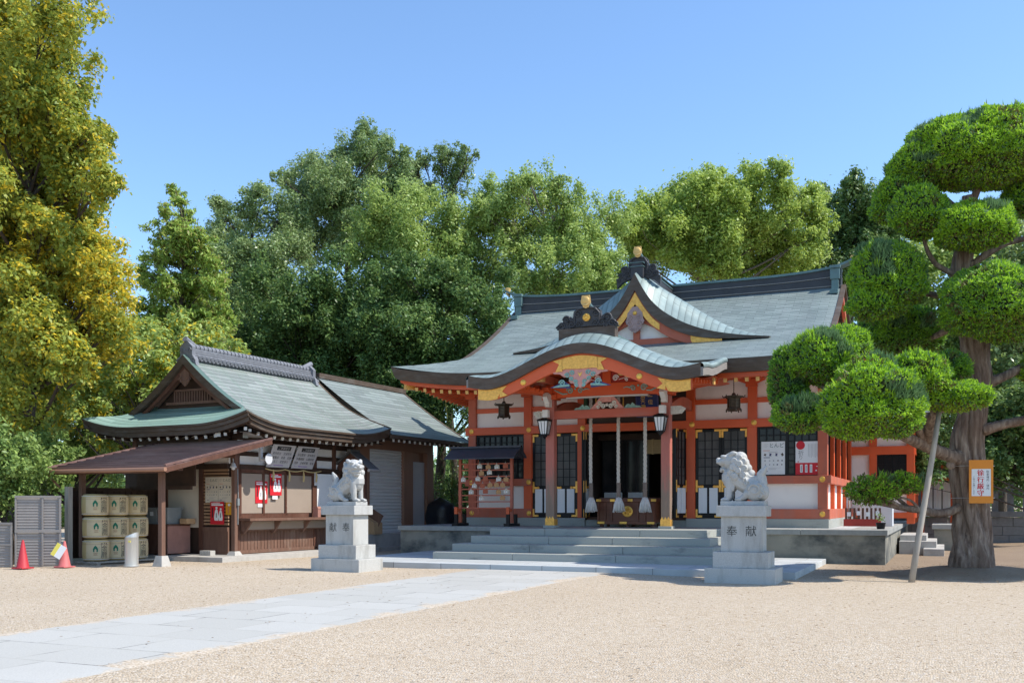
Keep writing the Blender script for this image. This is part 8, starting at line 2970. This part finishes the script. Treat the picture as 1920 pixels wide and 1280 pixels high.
def juniper():
    bx, by = 0.58, 24.95
    t = thing('clipped_juniper', 'old clipped juniper with cloud shaped lime green pads and a thick twisted trunk', 'juniper tree', (bx, by, 0))
    # twisted, fluted trunk
    m = MB()
    key = [(0.58, 24.95, -.25, .54), (0.57, 24.95, .15, .43), (0.56, 24.95, .7, .39), (0.55, 24.95, 1.5, .355), (0.50, 24.95, 2.3, .365), (0.46, 24.95, 3.0, .33), (0.58, 24.97, 3.8, .29), (0.70, 25.0, 4.5, .27), (0.62, 25.0, 5.2, .29), (0.42, 25.0, 6.0, .25), (0.34, 25.0, 6.8, .215), (0.42, 25.0, 7.6, .19), (0.50, 25.0, 8.6, .14)]
    rings, nth = 170, 84
    P = []
    for i in range(rings + 1):
        u = i / rings * (len(key) - 1)
        k = min(len(key) - 2, int(u))
        f = u - k
        f2 = f * f * (3 - 2 * f)
        x, y, z, r = [lerp(key[k][q], key[k + 1][q], f2 if q != 2 else f) for q in range(4)]
        row = []
        for j in range(nth + 1):
            a = 2 * math.pi * j / nth
            w = a + .55 * z + .25 * math.sin(z * 1.3)
            # braided strands of wood, deepest near the foot
            s1 = abs(math.sin(2.5 * w + .8 * noise.noise(Vector((math.cos(a) * 1.2, math.sin(a) * 1.2, z * .7)))))
            s2 = abs(math.sin(6.5 * w + 1.6 * noise.noise(Vector((math.cos(a) * 2, math.sin(a) * 2, z * 1.1 + 5)))))
            g = noise.noise(Vector((math.cos(w) * 5, math.sin(w) * 5, z * 1.6)))
            rr = r * (.68 + .33 * s1 ** .6 + .13 * s2 ** .55 + .07 * g)
            if z < .7:
                rr *= 1 + .22 * (1 - max(0, z) / .7) * (.5 + .5 * math.sin(5 * a + 1))
            row.append((x + rr * math.cos(a), y + rr * math.sin(a), z))
        P.append(row)
    m.grid(P)
    # limbs
    def limb(pts, r0, r1):
        pts = [Vector(p) for p in pts]
        out, rad = [], []
        n = 16
        for i in range(n + 1):
            u = i / n * (len(pts) - 1)
            k = min(len(pts) - 2, int(u))
            f = u - k
            p0, p1, p2, p3 = pts[max(0, k - 1)], pts[k], pts[k + 1], pts[min(len(pts) - 1, k + 2)]
            q = 0.5 * ((2 * p1) + (p2 - p0) * f + (2 * p0 - 5 * p1 + 4 * p2 - p3) * f * f + (3 * p1 - p0 - 3 * p2 + p3) * f ** 3)
            jn = .03 * noise.noise(q * 3)
            out.append(q + Vector((jn, jn * .5, jn)))
            rad.append(lerp(r0, r1, i / n) * (1 + .18 * noise.noise(q * 4)))
        m.tube(out, rad, 9)
    limb([(.45, 24.8, 2.55), (-.1, 24.3, 2.75), (-.6, 23.2, 2.95), (-1.3, 21.6, 3.2)], .19, .08)
    limb([(-.35, 23.9, 2.85), (-.3, 23.2, 3.2), (-.2, 22.8, 3.5), (.1, 22.6, 3.6)], .15, .06)
    limb([(-.35, 23.8, 2.9), (-.55, 22.8, 3.3), (-.6, 22.1, 4.0)], .10, .05)
    limb([(-.9, 23.1, 3.1), (-1.9, 22.2, 3.5), (-2.4, 22.0, 4.1)], .10, .04)
    limb([(-1.6, 22.4, 3.3), (-2.4, 21.6, 3.2), (-3.0, 22.0, 3.6)], .07, .03)
    limb([(.4, 24.9, 1.55), (.0, 24.6, 1.38), (-.5, 24.4, 1.45), (-1.1, 24.2, 1.55), (-1.5, 24.05, 1.62)], .12, .05)
    limb([(-.7, 24.35, 1.47), (-1.0, 24.4, 1.75), (-.8, 24.5, 1.92), (-.4, 24.6, 2.0)], .05, .02)
    limb([(-.9, 24.3, 1.5), (-1.25, 23.9, 1.72), (-1.75, 23.9, 1.75)], .05, .02)
    limb([(-.5, 24.4, 1.45), (-.75, 24.2, 1.68), (-1.35, 24.1, 1.8)], .04, .015)
    limb([(.75, 25.0, 4.3), (1.2, 25.1, 4.45), (1.8, 25.3, 4.75), (2.6, 25.4, 4.9)], .13, .07)
    limb([(.75, 25.0, 3.25), (1.3, 25.1, 3.4), (2.4, 25.2, 3.55)], .14, .09)
    limb([(.35, 24.95, 6.3), (-.2, 24.7, 6.35), (-.8, 24.4, 6.5)], .10, .05)
    limb([(.33, 24.95, 6.75), (-.05, 24.7, 6.95), (-.3, 24.5, 7.2), (-.5, 24.3, 7.7)], .08, .04)
    limb([(.45, 25, 7.8), (.9, 25.1, 8.4), (1.6, 25.5, 8.4)], .08, .04)
    limb([(.5, 25, 7.0), (1.3, 25.2, 7.5), (2.3, 25.3, 7.6)], .09, .05)
    limb([(.45, 25, 8.0), (.0, 25, 8.6), (-.6, 25, 9.1)], .10, .05)
    limb([(.50, 25, 8.2), (.7, 25, 8.8), (.9, 25, 9.3)], .10, .05)
    limb([(.4, 25.0, 5.8), (-.3, 25.5, 5.5), (-.9, 25.9, 5.6)], .09, .04)
    limb([(.6, 24.9, 5.3), (.8, 24.5, 5.4), (1.0, 24.1, 5.6)], .10, .05)
    m.ball((.12, 24.56, 2.46), .10, 6, (1, .7, 1))
    m.build('trunk', 'juniper_bark', t, smooth='all')
    for li, (x, y, z, rh, rv, kind) in enumerate(LOBES):
        sd = Vector((li * 3.7, li * 1.3, li * 2.1))
        def rad(d):
            return .95 + .19 * noise.noise(d * 1.7 + sd) + .10 * noise.noise(d * 5 + sd) + .035 * noise.noise(d * 13 + sd)
        core = MB()
        nn = 14
        rowsP = []
        for i in range(nn + 1):
            th = math.pi * i / nn
            row = []
            for k in range(2 * nn + 1):
                a = math.pi * (k % (2 * nn)) / nn
                d = Vector((math.sin(th) * math.cos(a), math.sin(th) * math.sin(a), math.cos(th)))
                q = rad(d) * (.93 if kind != 3 else .55)
                row.append((x + d.x * rh * q, y + d.y * rh * q, z + d.z * rv * q * (1 if d.z > 0 else .72)))
            rowsP.append(row)
        core.grid(rowsP)
        area = 4 * math.pi * rh * (rh + rv) / 2
        n = int(area * (520 if kind != 3 else 300))
        u = unit(rng.normal(size=(n, 3)))
        q = np.array([rad(Vector(d)) for d in u])
        if kind == 3:
            q = q * rng.uniform(.45, 1.05, n)
        P = np.stack([x + u[:, 0] * rh * q, y + u[:, 1] * rh * q, z + u[:, 2] * rv * q * np.where(u[:, 2] > 0, 1, .72)], 1)
        Nn = unit(u * np.array([1 / rh, 1 / rh, 1 / rv]))
        patch = np.array([noise.noise(Vector(p) * 1.6 + sd) for p in P])
        spik = (patch > .30) & (u[:, 2] > .0)
        nb = 5
        Pb = np.repeat(P, nb, 0) + rng.normal(size=(n * nb, 3)) * .018
        Nb = np.repeat(Nn, nb, 0)
        sp = np.repeat(spik, nb)
        D = unit(Nb * .8 + np.array([0, 0, .35]) + rng.normal(size=(n * nb, 3)) * .62)
        D[sp] = unit(D[sp] * .8 + np.array([0, 0, .7]))
        L = rng.uniform(.04, .075, n * nb)
        L = np.where(sp, L * rng.uniform(1.1, 2.6, n * nb), L)
        lone = rng.random(n * nb) < .006
        L = np.where(lone & (np.repeat(u[:, 2], nb) > .3), .20, L)
        S = unit(np.cross(D, rng.normal(size=(n * nb, 3))))
        W = np.where(sp, .009, .0155)[:, None]
        b0 = Pb - D * L[:, None] * .25
        V = np.stack([b0, Pb + D * L[:, None] * .35 + S * W, Pb + D * L[:, None], Pb + D * L[:, None] * .35 - S * W], 1).reshape(-1, 3)
        zz = np.repeat(u[:, 2], nb)
        rnd = rng.random(n * nb)
        idx = np.zeros(n * nb, dtype=np.int32)
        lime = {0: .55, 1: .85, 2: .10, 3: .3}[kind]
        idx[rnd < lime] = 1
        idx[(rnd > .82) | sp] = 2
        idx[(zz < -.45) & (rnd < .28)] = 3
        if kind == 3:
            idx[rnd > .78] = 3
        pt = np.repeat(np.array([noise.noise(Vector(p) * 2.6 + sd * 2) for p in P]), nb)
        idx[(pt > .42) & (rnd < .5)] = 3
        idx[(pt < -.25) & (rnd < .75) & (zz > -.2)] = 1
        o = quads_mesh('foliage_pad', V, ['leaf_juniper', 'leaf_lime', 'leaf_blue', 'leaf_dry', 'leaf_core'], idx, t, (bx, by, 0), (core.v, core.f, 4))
def juniper_bark():
    m = NT('juniper_bark')
    m.set(0.9, 0, 0.2)
    v = m.coord((3.2, 3.2, .35))
    f = m.noise(v, 3.2, 7, .65)
    c = m.ramp(f, [(.30, (.07, .046, .034)), (.5, (.24, .175, .135)), (.72, (.46, .37, .29))])
    f2 = m.noise(m.coord((.6, .6, .5)), 2.0, 4)
    c = m.mix(m.ramp(f2, [(.45, (0, 0, 0)), (.7, (.6, .6, .6))]), c, (.15, .085, .055))
    m.col(c)
    m.bump(m.math('ADD', f, m.math('MULTIPLY', m.noise(m.coord((9, 9, .6)), 6, 4), .5)), .9, .05)
    return m.mat
MAT['juniper_bark'] = juniper_bark()
juniper()

def juniper_things():
    m = MB()
    pts = [(-.64, 22.1, -.1), (-.50, 22.23, .88), (-.36, 22.36, 1.78), (-.22, 22.50, 2.70), (-.10, 22.60, 3.55)]
    m.tube(pts, [.066, .062, .060, .056, .050], 12)
    o = m.build('support_pole', 'weathered_pole', loc=(-.64, 22.1, 0), smooth='all')
    tag(o, 'long weathered wooden pole propping up a branch of the juniper', 'support pole')
    F = Matrix.Translation((.735, 24.36, 1.60)) @ Matrix.Rotation(R(4), 4, 'Z')
    t = thing('warning_sign', 'orange board with red characters 徐行厳守 fixed to the juniper trunk', 'sign', F.translation, R(4))
    m = MB(F)
    m.box(-.245, .245, 0, .018, 0, .96)
    b = m.build('board', 'sign_orange', t, bevel=0.004)
    m = MB(F)
    m.box(-.19, .195, -.004, -.0005, .16, .76)
    sh = m.build('sheet', 'paper', b)
    m = MB(F)
    for k, ch in enumerate('徐行厳守'):
        for dx in (-.004, .004):
            m.text(ch, (-.01 + dx, -.006 - .0004 * (dx > 0), .675 - .148 * k), (1, 0, 0), (0, 0, 1), .145)
    m.build('red_lettering', 'print_red', b)
    m = MB(F)
    for k, ch in enumerate('駐車場内・境内'):
        m.text(ch, (.135, -.006, .70 - .062 * k), (1, 0, 0), (0, 0, 1), .06)
    for k, ch in enumerate('ご協力お願いします'):
        m.text(ch, (-.145, -.006, .58 - .046 * k), (1, 0, 0), (0, 0, 1), .042)
    m.build('small_lettering', 'print_black', b)
    m = MB()
    for z in (1.72, 2.44):
        m.tube([(.56 + .47 * math.cos(a), 24.95 + .47 * math.sin(a), z) for a in [i * math.pi / 12 for i in range(25)]], .006, 4)
    m.build('tie_wire', 'steel', t)
juniper_things()

# ------------------------------------------------------------------ stone fence behind on the right
def stone_fence():
    t = thing('stone_fence', 'grey stone picket fence on a block wall behind the juniper', 'stone fence', (3, 46.2, 0))
    m = MB()
    rr = random.Random(2)
    for row in range(3):
        x = -3.5 + (row % 2) * .4
        while x < 10:
            w = rr.uniform(.7, .95)
            m.box(x + .006, x + w - .006, 46.0 + rr.uniform(0, .02), 46.5, -.05 + row * .37, .31 + row * .37)
            x += w
    m.build('block_wall', 'fence_stone', t, bevel=0.012)
    m = MB()
    m.box(-3.6, 10, 45.95, 46.5, 1.065, 1.30)
    m.build('sill', 'fence_stone', t, bevel=0.01)
    x = -3.3
    while x < 9.5:
        p = MB()
        h = 2.68
        p.box(x - .12, x + .12, 46.1, 46.32, 1.302, h)
        p.add([(x - .12, 46.1, h), (x + .12, 46.1, h), (x + .12, 46.32, h), (x - .12, 46.32, h), (x - .03, 46.18, h + .09), (x + .03, 46.18, h + .09), (x + .03, 46.24, h + .09), (x - .03, 46.24, h + .09)],
              [(0, 1, 5, 4), (1, 2, 6, 5), (2, 3, 7, 6), (3, 0, 4, 7), (4, 5, 6, 7)])
        p.build('picket', 'fence_stone', t)
        x += .58
    m = MB()
    m.box(-3.5, 10, 46.16, 46.24, 2.12, 2.22)
    m.build('rail', 'fence_stone', t)
stone_fence()
